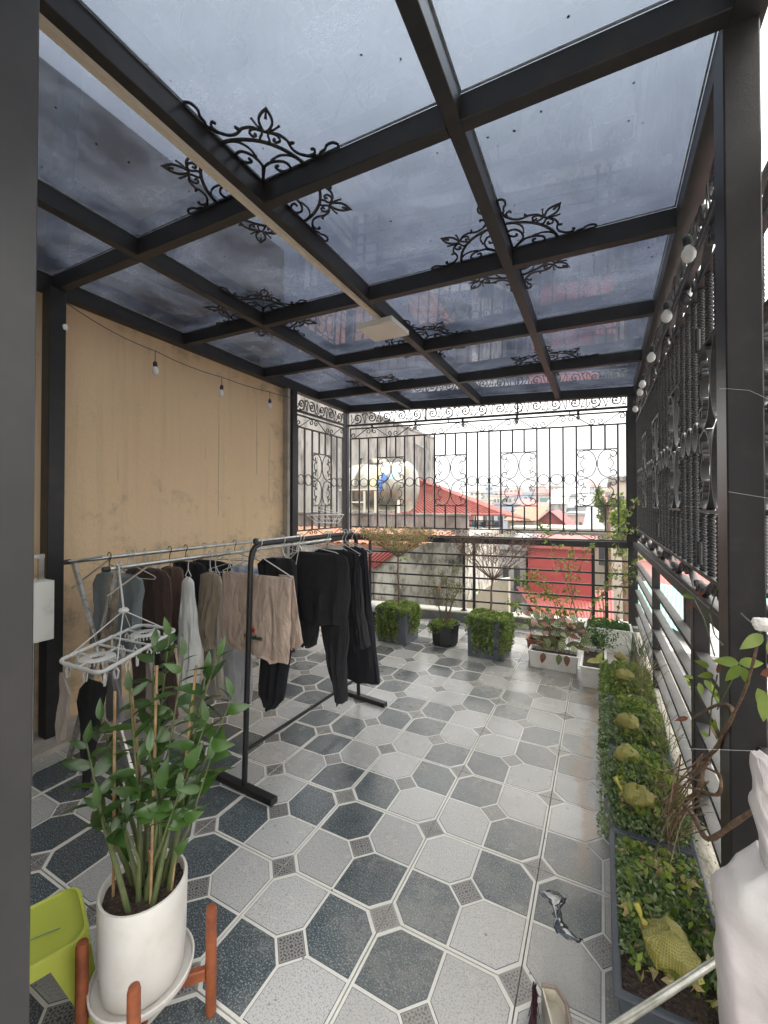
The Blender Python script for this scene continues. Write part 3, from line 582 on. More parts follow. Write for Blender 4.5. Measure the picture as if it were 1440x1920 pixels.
# corner scroll ornaments ---------------------------------------------------
def cr(pts, n=6):
    out = []; P = [pts[0]]+list(pts)+[pts[-1]]
    for i in range(1, len(P)-2):
        p0, p1, p2, p3 = P[i-1], P[i], P[i+1], P[i+2]
        for k in range(n):
            t = k/n; out.append(tuple(.5*((2*p1[c])+(-p0[c]+p2[c])*t+(2*p0[c]-5*p1[c]+4*p2[c]-p3[c])*t*t+(-p0[c]+3*p1[c]-3*p2[c]+p3[c])*t**3) for c in (0, 1)))
    out.append(pts[-1]); return out
def spiral(cx, cy, r0, r1, a0, a1, n=14):
    return [(cx+(r0+(r1-r0)*k/n)*math.cos(a0+(a1-a0)*k/n), cy+(r0+(r1-r0)*k/n)*math.sin(a0+(a1-a0)*k/n)) for k in range(n+1)]
def ornament():
    mb = MB(); T = .006
    def rib(pts, wd=.011):
        mb.ribbon(pts, wd, T); mb.ribbon([(y, x) for x, y in pts], wd, T)
    S = 1/math.sqrt(2)
    def D(a, b): return ((a+b)*S, (a-b)*S)       # a along the diagonal, b across
    arc = [D(.235-.055*(k/12.)**2*1.0, .168*k/12.) for k in range(13)]
    arc = [(x, max(y, .004)) for x, y in arc]
    rib(arc, .015)
    mb.ribbon([D(.01, 0), D(.105, 0)], [.012, .02], T)
    rib(cr([D(.095, 0), D(.125, .02), D(.15, .055), D(.155, .095), D(.13, .118), D(.105, .10), D(.10, .07), D(.115, .052), D(.128, .066)], 5), .011)
    rib(cr([D(.145, .03), D(.185, .065), D(.20, .11), D(.19, .15)], 5), .008)
    # fleur on the diagonal
    for s in (1, -1):
        mb.ribbon(cr([D(.285, 0), D(.30, .014*s), D(.335, .026*s), D(.365, .020*s), D(.395, 0)], 5), .010, T)
        mb.ribbon(cr([D(.29, .012*s), D(.31, .035*s), D(.335, .055*s)], 4), [.006]*8+[.011], T)
    mb.ribbon([D(.35, 0), D(.405, 0)], [.012, .003], T)
    # scrolls flanking the fleur and running down to the beams
    rib(cr([D(.235, .012), D(.25, .02), D(.275, .012), D(.29, .02), D(.285, .05), D(.265, .062), D(.25, .048), D(.258, .035), D(.267, .042)], 5), .009)
    rib(cr([D(.288, .022), D(.292, .055), D(.275, .09), D(.262, .10), D(.272, .118), D(.262, .10), D(.235, .12), D(.222, .15), D(.225, .185), D(.246, .21), D(.268, .205), D(.262, .192)], 5), .010)
    rib(cr([D(.222, .16), D(.225, .195), D(.24, .228)], 4), .011)
    rib(cr([(.335, .008), (.35, .018), (.375, .022), (.395, .036), (.425, .035), (.44, .018), (.435, .006)], 5), .010)
    rib([(.0, .004), (.44, .004)], .008)
    return mesh_only(mb, 'corner_scroll', [M_METAL])
ORN = ornament()
nodes_xy = [(2, 2), (2, 4), (3, 3), (1, 3), (3, 5), (1, 5), (2, 0)]
for (ix, iy) in nodes_xy:
    x, y = XB[ix], YB[iy] if iy < len(YB) else 5.6
    for sxn, syn in ((1, 1), (-1, 1), (1, -1), (-1, -1)):
        z = zr(x, y)+.094
        ox, oy = x+sxn*.031, y+syn*.031
        # follow the slope of the roof
        Mt = Matrix(((sxn, 0, 0, ox), (0, syn, 0, oy), (-.0136*sxn, -.0244*syn, 1, z), (0, 0, 0, 1)))
        inst_m('corner_scroll', ORN, perg, Mt)

# LED ceiling panel
lp = thing('ceiling_lamp', 'square white panel lamp at the end of the beige conduit under the canopy', 'ceiling lamp', (-1.56, 2.95, 3.0))
a = [on_z(*q, 2.95) for q in ((672, 612), (737, 599), (771, 633), (692, 645))]
cx = sum(p.x for p in a)/4; cy = sum(p.y for p in a)/4
mb = MB(); hw_ = .155
mb.box(cx-hw_, cx+hw_, cy-hw_, cy+hw_, 2.955, 2.992); mb.box(cx-.05, cx+.05, cy-.05, cy+.05, 2.992, 3.05)
mb.build('lamp_housing', M_LAMP, lp)
mb = MB(); mb.box(cx-hw_+.012, cx+hw_-.012, cy-hw_+.012, cy+hw_-.012, 2.949, 2.9545); mb.build('lamp_shade', mat('lamp_diffuser', (.78, .76, .70), .4), lp)

# ================================================================== IRON FENCES
class Frame:
    def __init__(s, a, b, side=1):
        a = Vector((a[0], a[1], 0)); b = Vector((b[0], b[1], 0)); s.o = a; s.A = (b-a).normalized(); s.L = (b-a).length; s.B = Vector((0, 0, 1)); s.N = s.A.cross(s.B)
    def __call__(s, u, z, d=0): return s.o+s.A*u+s.B*z+s.N*d
    def M(s, u, z, fl=1):
        X = s.A*fl; Y = s.B; Z = X.cross(Y); p = s(u, z)
        return Matrix(((X.x, Y.x, Z.x, p.x), (X.y, Y.y, Z.y, p.y), (X.z, Y.z, Z.z, p.z), (0, 0, 0, 1)))
def mk_scrolls(dep):
    out = {}
    # S-scroll of the strip: bottom-left curl to top-right curl, length .33, height .13
    h = .062; mb = MB()
    c1 = spiral(.045, -.012, .010, .046, -3.5*PI+.6, -PI/2+.0, 22)
    left = [(x, y) for x, y in spiral(.05, -h+.040, .008, .038, -2.2*PI-PI/2, -PI/2-.0, 20)]
    left = left[::-1]  # starts at bottom tangent, curls in
    rr = [(.33-x, -y) for x, y in left]
    path = left[::-1]+cr([(.05, -h+.002), (.085, -h+.012), (.165, 0), (.245, h-.012), (.28, h-.002)], 5)+rr
    mb.ribbon(path, .010, dep); out['s'] = mesh_only(mb, 'scroll', [M_IRON])
    # big square quadrant: open ellipse towards the bar, with curls, and an inner C
    mb = MB(); W, H = .226, .352
    cxq, rx, ry = .105, .115, .172
    el = [(cxq+rx*math.cos(t), ry*math.sin(t)) for t in [R(-118+236*k/26) for k in range(27)]]
    top = spiral(.050, ry-.058, .050, .016, R(105), R(105+290), 14)
    bot = [(x, -y) for x, y in top][::-1]
    mb.ribbon(bot+el+top, .011, dep)
    ic = [(.075+.034*math.cos(t), .052*math.sin(t)) for t in [R(110+140*k/10) for k in range(11)]]
    t1 = spiral(.083, .052, .020, .008, R(200), R(-90), 9)
    mb.ribbon([(x, y) for x, y in t1[::-1]]+ic+[(x, -y) for x, y in t1], .009, dep)
    mb.ribbon(spiral(.060, .078, .02, .01, R(-60), R(200), 8), .009, dep); mb.ribbon([(x, -y) for x, y in spiral(.060, .078, .02, .01, R(-60), R(200), 8)], .009, dep)
    out['q'] = mesh_only(mb, 'scroll', [M_IRON])
    # ring
    mb = MB(); mb.ribbon([(.066*math.cos(2*PI*k/24), .066*math.sin(2*PI*k/24)) for k in range(25)], .010, dep); out['o'] = mesh_only(mb, 'ring', [M_IRON])
    # vine scroll of the frieze, pitch .235, height .17
    mb = MB()
    big = spiral(.115, 0, .075, .022, R(-120), R(330), 26)
    mb.ribbon(big, .014, .014)
    mb.ribbon(spiral(.118, .004, .012, .006, 0, 2*PI, 8), .012, .006)
    mb.ribbon(cr([(.0, -.075), (.03, -.06), (.055, -.03), (.05, .0)], 4), .011, .006)
    mb.ribbon(cr([(.19, .06), (.205, .02), (.225, -.02), (.235, -.075)], 4), .011, .006)
    mb.ribbon(cr([(.19, .07), (.21, .05), (.225, .06), (.218, .075)], 4), .011, .006)
    mb.ribbon(cr([(.03, -.06), (.015, -.03), (.02, .02), (.005, .07)], 4), .011, .006)
    mb.ribbon(spiral(.155, -.052, .018, .006, R(90), R(-200), 8), .011, .006)
    mb.ribbon(cr([(.105, -.03), (.085, -.012), (.095, .02)], 3), [.004, .01, .012, .012, .01, .008, .004][:7] if False else .009, .006)
    out['v'] = mesh_only(mb, 'vine_scroll', [M_IRON])
    return out
SC = {False: mk_scrolls(.010), True: mk_scrolls(.030)}
def twisted(a, b, r, turns):
    mb = MB(); n = max(8, int(turns*10)); a = Vector(a); b = Vector(b); vv = []
    for k in range(n+1):
        p = a.lerp(b, k/n); ang = turns*2*PI*k/n
        for q in range(4):
            t = ang+q*PI/2+PI/4; vv.append(p+Vector((math.cos(t), math.sin(t), 0))*r)
    mb.add(vv, [(i*4+q, i*4+(q+1) % 4, (i+1)*4+(q+1) % 4, (i+1)*4+q) for i in range(n) for q in range(4)]+[(3, 2, 1, 0), tuple(range(n*4, n*4+4))]); return mb
def fence(root, fr, bars, squares, zb=1.25, zt=2.57, wide=False, z_top=2.95, frieze=True, s0=.07, s1=None):
    s1 = s1 or fr.L; dep = .03 if wide else .020; hz = dep
    def hbar(u0, u1, z, h=.018, nm='rail', d=None):
        mb = MB(); mb.bar(fr(u0, z), fr(u1, z), d or hz, h); mb.build(nm, M_IRON, root)
    for z, h in ((zb-.108, .018), (zb, .018), (zt, .018), (zt+.15, .018)): hbar(s0, s1, z, h)
    for u in (s0, s1):
        mb = MB(); mb.bar(fr(u, zb-.12), fr(u, zt+.16), .016, hz, up=fr.A); mb.build('frame_stile', M_IRON, root)
    insq = lambda u: [q for q in squares if q[0]+.02 < u < q[1]-.02]
    zs0, zs1 = 1.565, 2.27
    proto = {}
    def vbar(u, z0, z1):
        key = (round(z0, 3), round(z1, 3))
        if key not in proto:
            if wide: mb = twisted((0, 0, 0), (0, 0, z1-z0), .0165, (z1-z0)*14)
            else: mb = MB(); mb.bar((0, 0, 0), (0, 0, z1-z0), .020, .018)
            proto[key] = mesh_only(mb, 'bar', [M_IRON])
        inst('bar', proto[key], root, fr(u, z0), (0, 0, math.atan2(fr.A.y, fr.A.x)))
    for u in bars:
        if insq(u): vbar(u, zb+.0095, zs0-.008); vbar(u, zs1+.008, zt-.0095)
        else: vbar(u, zb+.0095, zt-.0095)
    for a, b in squares:
        hbar(a+.009, b-.009, zs0, .013); hbar(a+.009, b-.009, zs1, .013)
        hw2 = (b-a)/2/.226*1.0; hh = (zs1-zs0)/2/.352
        for cz in (zs0+(zs1-zs0)*.25, zs0+(zs1-zs0)*.75):
            for u, f in ((a+.009, 1), (b-.009, -1)):
                inst_m('scroll', SC[wide]['q'], root, fr.M(u, cz, f) @ Matrix.Diagonal((hw2*.96, hh*.985, 1, 1)))
    bs = sorted(bars)
    for a, b in zip(bs[:-1], bs[1:]):
        m = (a+b)/2
        if not [q for q in squares if q[0]-.02 < m < q[1]+.02]:
            k = (b-a-.018)/2/.069
            inst_m('ring', SC[wide]['o'], root, fr.M(m, 1.905) @ Matrix.Diagonal((k, k, 1, 1)))
    n = max(1, round((s1-s0)/.33)); st = (s1-s0)/n
    for k in range(n):
        for zc, hs_ in ((zb-.054, .74), (zt+.075, 1.08)):
            fl_ = 1 if k % 2 == 0 else -1
            inst_m('scroll', SC[wide]['s'], root, fr.M(s0+st*(k+(0 if fl_ == 1 else 1)), zc, fl_) @ Matrix.Diagonal((st/.33, hs_, 1, 1)))
    if frieze:
        n = max(1, round((s1-s0)/.235)); st = (s1-s0)/n; hgt = (z_top-2.79)
        for k in range(n):
            inst_m('vine_scroll', SC[wide]['v'], root, fr.M(s0+st*k, 2.79+hgt/2, 1) @ Matrix.Diagonal((st/.235, hgt/.16*(1 if k % 2 == 0 else -1), 1, 1)))
# far fence
FF = Frame(A0, B0)
ff = thing('iron_fence', 'black scrollwork iron fence facing the city at the far end of the terrace', 'fence', fpt(1.9, 1.13), 'wrought iron fence panels')
us = [.208,.355,.499,.638,.780,.917,1.06,1.209,1.355,1.507,1.648,1.798,1.949,2.101,2.253,2.403,2.55,2.707,2.862,3.02,3.174,3.344,3.498,3.638]
fence(ff, FF, [.065]+us+[3.735], [(.499,.917),(1.355,1.798),(2.253,2.707),(3.174,3.638)], s0=.065, s1=3.735)
mb = MB(); mb.bar(FF(.03, 2.772), FF(3.74, 2.772), .03, .028); mb.build('rail', M_IRON, ff)
for u in (1.23, 2.47): mb = MB(); mb.bar(FF(u, 2.787), FF(u, 2.95), .02, .02, up=FF.A); mb.build('frieze_post', M_IRON, ff)
for u in (.75, 1.55, 3.1): mb = MB(); mb.bar(FF(u, 2.728), FF(u, 2.757), .02, .012, up=FF.A); mb.build('bracket', M_IRON, ff)
# left fence
FL = Frame((-3.41, 4.15), (-3.43, 5.36))
lf = thing('iron_fence', 'short scrollwork iron fence beside the ochre wall, between the two left corner posts', 'fence', (-3.42, 4.75, 1.13), 'wrought iron fence panels')
fence(lf, FL, [.06,.21,.375,.535,.68,.83,.975,1.13], [(.375,.83)], s0=.03, s1=1.16)
mb = MB(); mb.bar(FL(.01, 2.772), FL(1.18, 2.772), .03, .028); mb.build('rail', M_IRON, lf)
# right fence
RX0, RX1 = (.405, 1.67), (.375, 5.84)
FR = Frame(RX0, RX1)
rf = thing('iron_fence', 'long twisted-bar iron fence along the planter side, its scrolls seen edge on', 'fence', (.39, 3.7, 1.2), 'wrought iron fence panels')
st = .152; bars = [.05+st*k for k in range(28) if .05+st*k < 4.15]
sq = [(.05+st*k, .05+st*(k+3)) for k in (1, 7, 13, 19)]
fence(rf, FR, bars, sq, zb=1.29, zt=2.57, wide=True, s0=.03, s1=4.14)
mb = MB(); mb.bar(FR(.01, 2.772), FR(4.15, 2.772), .03, .028); mb.build('rail', M_IRON, rf)
for u, z in ((.62, 1.38), (.62, 2.32), (2.1, 1.4)):
    mb = MB(); mb.tube([FR(u, z-.05, -.02), FR(u, z+.05, -.02)], .011, 8); mb.build('hinge', M_IRON, rf)
# nearer panel, beyond the column
FN = Frame((.505, .55), (.505, 2.05))
nf = thing('iron_fence', 'sliver of scrollwork fence just right of the big near column', 'fence', (.47, 1.0, 1.2), 'wrought iron fence panels')
fence(nf, FN, [.05,.2,.35,.5,.65,.8,.95,1.1,1.25,1.4], [(.2,.65),(.95,1.4)], zb=1.29, wide=True, s0=.03, s1=1.47, frieze=False)

# lower railings -------------------------------------------------------------
rl = thing('railing', 'low dark railing of five bars under the far scrollwork fence', 'railing', fpt(1.9, .135), 'railings')
mb = MB(); mb.bar(FF(.0, 1.093), FF(3.78, 1.093), .075, .075, bev=.004); mb.build('handrail', M_METAL, rl)
for z in (.27, .43, .585, .74, .895):
    mb = MB(); mb.bar(FF(.02, z), FF(3.76, z), .022, .022); mb.build('rail', M_METAL, rl)
for u in (.381, .16, 1.761, 1.899, 3.356, 3.504):
    mb = MB(); mb.bar(FF(u, .137), FF(u, 1.055), .036, .036, up=FF.A); o = mb.build('post', M_METAL, rl)
    mb = MB(); mb.lathe([(.001, .143), (.045, .143), (.045, .137), (.001, .137)], FF(u, 0), 12); mb.build('post_foot', M_METAL, o)
mb = MB(); mb.bar((-3.42, 4.14, 1.093), (-3.43, 5.37, 1.093), .07, .075); mb.build('handrail', M_METAL, rl)
for z in (.27, .43, .585, .74, .895):
    mb = MB(); mb.bar((-3.42, 4.14, z), (-3.43, 5.37, z), .022, .022); mb.build('rail', M_METAL, rl)
rr_ = thing('railing', 'grey flat-bar railing behind the long planters on the right', 'railing', (.41, 3.7, .1), 'railings')
mb = MB(); mb.bar((.435, 1.66, 1.148), (.365, 5.82, 1.105), .085, .062, bev=.004); mb.build('handrail', M_RAIL, rr_)
for z in (.235, .40, .565, .73, .895):
    mb = MB(); mb.bar((.43, .6, z), (.365, 5.82, z), .05, .024); mb.build('rail', M_RAIL, rr_)
for x0, x1, y0, y1 in ((.378, .442, 2.435, 2.51), (.361, .415, 4.06, 4.115)):
    column(x0, x1, y0, y1, .10, 1.115, M_METAL, 'post', rr_)
column(.425, .475, 3.0, 3.05, .8, 1.115, M_METAL, 'post', rr_)
mb = MB(); mb.bar((.45, .55, 1.15), (.455, 1.56, 1.15), .085, .062); mb.build('handrail', M_RAIL, rr_)

# near door frame at the left edge of the picture
pt = on_y(66, 934, .5)
df = thing('door_frame', 'grey metal door frame upright close by at the left edge', 'door frame', (pt.x-.1, .46, 0))
mb = MB(); mb.bar((pt.x-.075, .46, .0), (pt.x-.075, .46, 3.0), .15, .08, bev=.003, up=(0, 1, 0)); mb.build('upright', M_CHAR, df)
mb = MB(); mb.box(pt.x-.030, pt.x+.0025, .4135, .4185, .02, 2.98); mb.build('edge_strip', M_CHAR, df)
mb = MB(); mb.box(pt.x-.55, pt.x-.152, .44, .48, 0, 3.0); mb.build('side_panel', M_CHAR, df)

# white box by the left column, dark door below it
a = on_x(102, 1088, -3.05); 
wb = thing('wall_box', 'white square-cornered box jutting out beside the left column', 'wall box', (-2.97, 1.15, .72))
p0 = on_x(102, 1088, -2.9); p1 = on_x(102, 1197, -2.9)
mb = MB(); mb.box(-3.06, -2.9, .80, p0.y, p1.z, p0.z); mb.build('casing', M_WHPLASTIC, wb)
mb = MB(); mb.bar((-2.99, p0.y-.08, .0), (-2.99, p0.y-.08, p1.z), .03, .03, up=(0, 1, 0)); mb.build('stand', M_STEEL, wb)
mb = MB(); mb.bar((-2.99, p0.y-.03, p0.z), (-2.99, p0.y-.03, p0.z+.13), .025, .025, up=(0, 1, 0)); mb.bar((-2.99, .8, p0.z+.142), (-2.99, p0.y-.015, p0.z+.142), .025, .025); mb.build('bracket', M_STEEL, wb)
bd = thing('cupboard', 'dark navy low cupboard door against the wall left of the column', 'cupboard', (-3.4, .9, .035))
mb = MB(); mb.box(-3.45, -3.33, .3, 1.42, .035, .98); mb.build('body', mat('navy_panel', (.012, .018, .03), .35), bd)
mb = MB(); mb.bar((-3.32, 1.30, .45), (-3.32, 1.30, .6), .012, .02, up=(0,1,0)); mb.build('handle', M_STEEL, bd)

# ================================================================== NEIGHBOURHOOD
def bgroot(name, label, cat, x, y, z=-12, group=None): return thing(name, label, cat, (x, y, z), group)
def windows(root, wall_y, x0, x1, z0, z1, nx, nz, m=M_WIN, w=.55, h=.6, face='y', wx=None):
    for i in range(nx):
        for k in range(nz):
            cx = x0+(i+.5)*(x1-x0)/nx; cz = z0+(k+.5)*(z1-z0)/nz; ww = (x1-x0)/nx*w/2; hh = (z1-z0)/nz*h/2
            mb = MB()
            if face == 'y': mb.box(cx-ww, cx+ww, wall_y-.03, wall_y+.05, cz-hh, cz+hh)
            else: mb.box(wx-.05, wx+.03, cx-ww, cx+ww, cz-hh, cz+hh)
            mb.build('window', m, root)
def corrug(mb, P00, P10, P01, P11, n, amp=.03, mi=0):
    """ribbed sheet: ribs run from the 0 edge to the 1 edge"""
    P00, P10, P01, P11 = map(Vector, (P00, P10, P01, P11)); nn = (P10-P00).cross(P01-P00).normalized()
    vv = []
    for k in range(2*n+1):
        t = k/(2*n); d = nn*(amp if k % 2 else 0)
        vv += [P00.lerp(P10, t)+d, P01.lerp(P11, t)+d]
    mb.add(vv, [(2*k, 2*k+2, 2*k+3, 2*k+1) for k in range(2*n)], mi)
    vv2 = [v-nn*.03 for v in vv]; mb.add(vv2, [(2*k+1, 2*k+3, 2*k+2, 2*k) for k in range(2*n)], mi)

# tall grey neighbour
XW = -7.6; p = on_x(814, 823, XW)
tb = bgroot('grey_house', 'tall windowless grey house with streaked render behind the water tank', 'house', XW-2, 10)
mb = MB(); mb.box(XW-5, XW, 6.3, p.y, -12, p.z); mb.build('wall', M_GREYWALL, tb)
mb = MB(); mb.box(XW-5, XW+.03, 6.25, p.y+.05, p.z, p.z+.10); mb.build('coping', M_GREYWALL, tb)
mb = MB(); mb.tube([(XW+.06, p.y-1.2, 1.0), (XW+.06, p.y-1.2, p.z-.7), (XW+.06, p.y-2.6, p.z-.55)], .03, 6); mb.build('pipe', M_ZINC, tb)

# parapet building carrying the tank
YP = 9.0; a = on_y(640, 966, YP); b = on_y(876, 967, YP)
pb = bgroot('low_building', 'mildewed low building whose stained parapet carries the water tank', 'building', -3.5, YP+2)
mb = MB(); mb.box(XW+.02, b.x, YP, YP+3.2, -12, b.z-.45); mb.build('wall', M_MOSSWALL, pb)
mb = MB(); mb.box(XW+.02, b.x, YP+.0, YP+.15, b.z-.45, b.z); mb.build('parapet', M_PARAPET, pb)
mb = MB(); mb.box(XW+.02, b.x+.03, YP-.03, YP+.18, b.z, b.z+.04); mb.build('coping', M_GREYWALL, pb)
# lower step of the moss wall seen through the railing
q0 = on_y(955, 1085, 8.2); q1 = on_y(870, 1145, 8.2)
sw = bgroot('stair_wall', 'pale concrete wall with a slanting top below the terrace railing', 'wall', q0.x, 8.3, -12)
mb = MB(); zz0 = on_y(842, 1142, 8.2)
poly = [on_y(842, 1150, 8.2), on_y(935, 1087, 8.2), on_y(953, 1085, 8.2)]
P = [(poly[0].x, poly[0].z), (poly[1].x, poly[1].z), (poly[2].x, poly[2].z), (poly[2].x, -6), (poly[0].x, -6)]
vv = [(x, 8.2, z) for x, z in P]+[(x, 8.4, z) for x, z in P]
mb.add(vv, [tuple(range(5))[::-1], tuple(range(5, 10))]+[(i, (i+1) % 5, 5+(i+1) % 5, 5+i) for i in range(5)])
mb.build('wall', M_CREAM, sw)

# water tank
tk = thing('water_tank', 'big horizontal stainless water tank with a blue and yellow swirl on its side', 'water tank', (-4.2, YP+.8, b.z+.04))
c0 = on_y(655, 905, YP+.85); c1 = on_y(783, 905, YP+.85); ra = .64
zc = b.z+.06+ra; Xa, Xb = c0.x+.02, c1.x-.1
mb = MB(); n = 40; prof = []
xs = [Xa, Xa+.02, Xa+.07, Xa+.16]; rs = [.02, .35, .55, .63]
L = Xb-Xa
for k in range(4): prof.append((xs[k], rs[k]))
m_ = 26
for k in range(m_+1):
    x = Xa+.18+(L-.36)*k/m_; prof.append((x, ra-(.022 if k in (5, 6, 13, 14, 20, 21) else 0)))
for k in (3, 2, 1, 0): prof.append((Xb-(xs[k]-Xa), rs[k]))
vv = []
for x, r in prof:
    for q in range(n): vv.append((x, YP+.85+r*math.cos(2*PI*q/n), zc+r*math.sin(2*PI*q/n)))
mb.add(vv, [(i*n+q, (i+1)*n+q, (i+1)*n+(q+1) % n, i*n+(q+1) % n) for i in range(len(prof)-1) for q in range(n)]+[tuple(range(n)), tuple(range((len(prof)-1)*n, len(prof)*n))[::-1]])
M_TANK = mat('tank_steel', (.40, .385, .34), .33, metal=.85, noise=(.26, .235, .19), vscale=3, bump=.08, bscale=8)
mb.build('shell', M_TANK, tk, smooth=True)
mb = MB(); mb.lathe([(.001, .11), (.2, .1), (.24, .05), (.24, -.03)], ((Xa+Xb)/2-.1, YP+.85, zc+ra), 20); mb.build('hatch', M_TANK, tk, smooth=True)
mb = MB(); mb.tube([(Xa+.35, YP+.85, zc+ra-.05), (Xa+.35, YP+.85, zc+ra+.12)], .02, 8); mb.box(Xa+.30, Xa+.40, YP+.82, YP+.88, zc+ra+.12, zc+ra+.15); mb.build('vent', M_BLKPLASTIC, tk)
def on_tank(x, ang, d=.006): return (x, YP+.85-(ra+d)*math.cos(ang), zc+(ra+d)*math.sin(ang))
def decal(pts, mname, col, nm):
    mb = MB(); N_ = len(pts)
    vv = []
    for (x, a_, wdt) in pts: vv += [on_tank(x-wdt, a_), on_tank(x+wdt, a_)]
    mb.add(vv, [(2*i, 2*i+1, 2*i+3, 2*i+2) for i in range(N_-1)]); mb.build(nm, mat(mname, col, .4), tk)
xc = Xb-.62
decal([(xc-.22+.06*math.sin(k/3), .75-k*.095, .16) for k in range(10)], 'tank_yellow', (.55, .52, .33), 'decal')
decal([(xc+.0+.07*math.sin(k/1.6), .55-k*.075, .035+.07*math.sin(PI*k/10)) for k in range(11)], 'tank_blue', (.05, .16, .5), 'decal')
decal([(xc+.32+.05*math.sin(k/2), .8-k*.06, .05+.06*math.sin(PI*k/9)) for k in range(10)], 'tank_pale_blue', (.35, .55, .75), 'decal')
mb = MB()
for x in (Xa+.45, Xa+.85, Xb-.75, Xb-.12): mb.box(x-.025, x+.025, YP+.16, YP+.20, b.z+.04, zc-.12 if x < Xb-.3 else zc-.35)
mb.box(Xa+.45, Xa+.85, YP+.165, YP+.195, zc-.42, zc-.38); mb.box(Xa+.1, Xb-.7, YP+.165, YP+.195, zc-.10, zc-.06); mb.build('stand', mat('pale_tank_stand', (.6, .56, .48), .6), tk)

# orange clay tile roof strip just outside the fence corner
cl = bgroot('tiled_roof_house', 'low house with a broken orange clay tile roof just outside the left corner', 'house', -4.6, 6.6)
za_, zb_c = on_y(700, 1021, 6.6).z, on_y(700, 997, 8.2).z
mb = MB(); mb.box(-7.5, -2.7, 6.75, 8.1, -12, za_-.06); mb.build('wall', M_WHITE, cl)
ct = MB(); ct.add([(x, .13*math.cos(0)*0, 0) for x in ()], []) if False else None
tm_ = MB(); tm_.ribbon([(.075*math.cos(PI-PI*k/6), .04*math.sin(PI*k/6)) for k in range(7)], .014, .30, (Vector((0,0,0)), Vector((1,0,0)), Vector((0,0,1)))); TILE1 = mesh_only(tm_, 'roof_tile', [M_CLAY])
rf_ = MB(); rf_.add([(-7.5, 6.6, za_), (-2.6, 6.6, za_), (-2.6, 8.2, zb_c), (-7.5, 8.2, zb_c), (-7.5, 6.6, za_-.05), (-2.6, 6.6, za_-.05), (-2.6, 8.2, zb_c-.05), (-7.5, 8.2, zb_c-.05)], [(0,1,2,3), (7,6,5,4), (0,4,5,1), (1,5,6,2), (2,6,7,3), (3,7,4,0)])
roofc = rf_.build('roof', M_CLAY, cl)
cnt = 0
for i in range(27):
    for j in range(6):
        x = -7.3+i*.175+random.uniform(-.015, .015); y = 6.72+j*.265
        z = za_+(y-6.6)/1.6*(zb_c-za_)+.015
        inst('roof_tile', TILE1, roofc, (x, y, z), (.22+random.uniform(-.05, .05), 0, random.uniform(-.12, .12)))
# red flashing sheet below
rs_ = bgroot('red_lean_to', 'small red sheet lean-to roof below the left end of the railing', 'shed', -3.2, 6.3)
mb = MB(); a1, a2, a3, a4 = on_y(640, 1040, 6.2), on_y(742, 1036, 6.2), on_y(640, 1062, 6.2), on_y(700, 1066, 6.2)
a5 = Vector((a1.x, 6.24, a1.z)); 
corrug(mb, a3, a4, a1+Vector((0, .08, 0)), a2+Vector((0, .08, 0)), 12, .02); mb.build('roof', M_REDPALE, rs_)
mb = MB(); mb.box(a3.x, a4.x-.05, 6.25, 6.29, -12, a4.z-.02); mb.build('wall', M_WHITE, rs_)
# whitewashed stained wall behind the left planters
ww_ = bgroot('stained_wall', 'whitewashed boundary wall blotched with black mildew behind the railing', 'wall', -2.6, 6.6)
e0, e1 = on_y(690, 1062, 6.3), on_y(868, 1026, 6.3)
mb = MB(); P = [(on_y(690, 1068, 6.3).x, on_y(690, 1068, 6.3).z), (on_y(742, 1040, 6.3).x, on_y(742, 1040, 6.3).z), (on_y(800, 1020, 6.3).x, on_y(800, 1018, 6.3).z), (e1.x, on_y(868, 1012, 6.3).z), (e1.x, -8), (e0.x, -8)]
vv = [(x, 6.3, z) for x, z in P]+[(x, 6.5, z) for x, z in P]
mb.add(vv, [tuple(range(6))[::-1], tuple(range(6, 12))]+[(i, (i+1) % 6, 6+(i+1) % 6, 6+i) for i in range(6)]); mb.build('wall', M_MOSSWALL, ww_)

# red hip-roofed house
YR = 15.0
rh = bgroot('red_roof_house', 'house with a steep rust-streaked red sheet roof right of the water tank', 'house', -5, YR+2)
apx = on_y(778, 897, YR+1.5); el = on_y(770, 966, YR); er = on_y(946, 965, YR); bR = on_y(992, 974, YR+3.2)
ridge_l = Vector((apx.x-2.5, apx.y, apx.z))
mb = MB(); corrug(mb, (el.x-1.5, YR, el.z), er, ridge_l, apx, 30, .03); o = mb.build('roof', M_REDROOF, rh)
mb = MB(); corrug(mb, er, bR, apx, apx+Vector((.05, .5, 0)), 12, .03); mb.build('roof', M_REDROOF, rh)
mb = MB(); mb.tube([er, apx], .05, 6); mb.tube([(el.x-1.5, YR-.02, el.z), er, bR], .05, 6); mb.build('ridge', M_REDPALE, rh)
mb = MB(); mb.box(el.x-1.5, er.x-1.9, YR+.3, YR+3, -12, el.z-.03); mb.build('wall', M_REDWALL, rh)
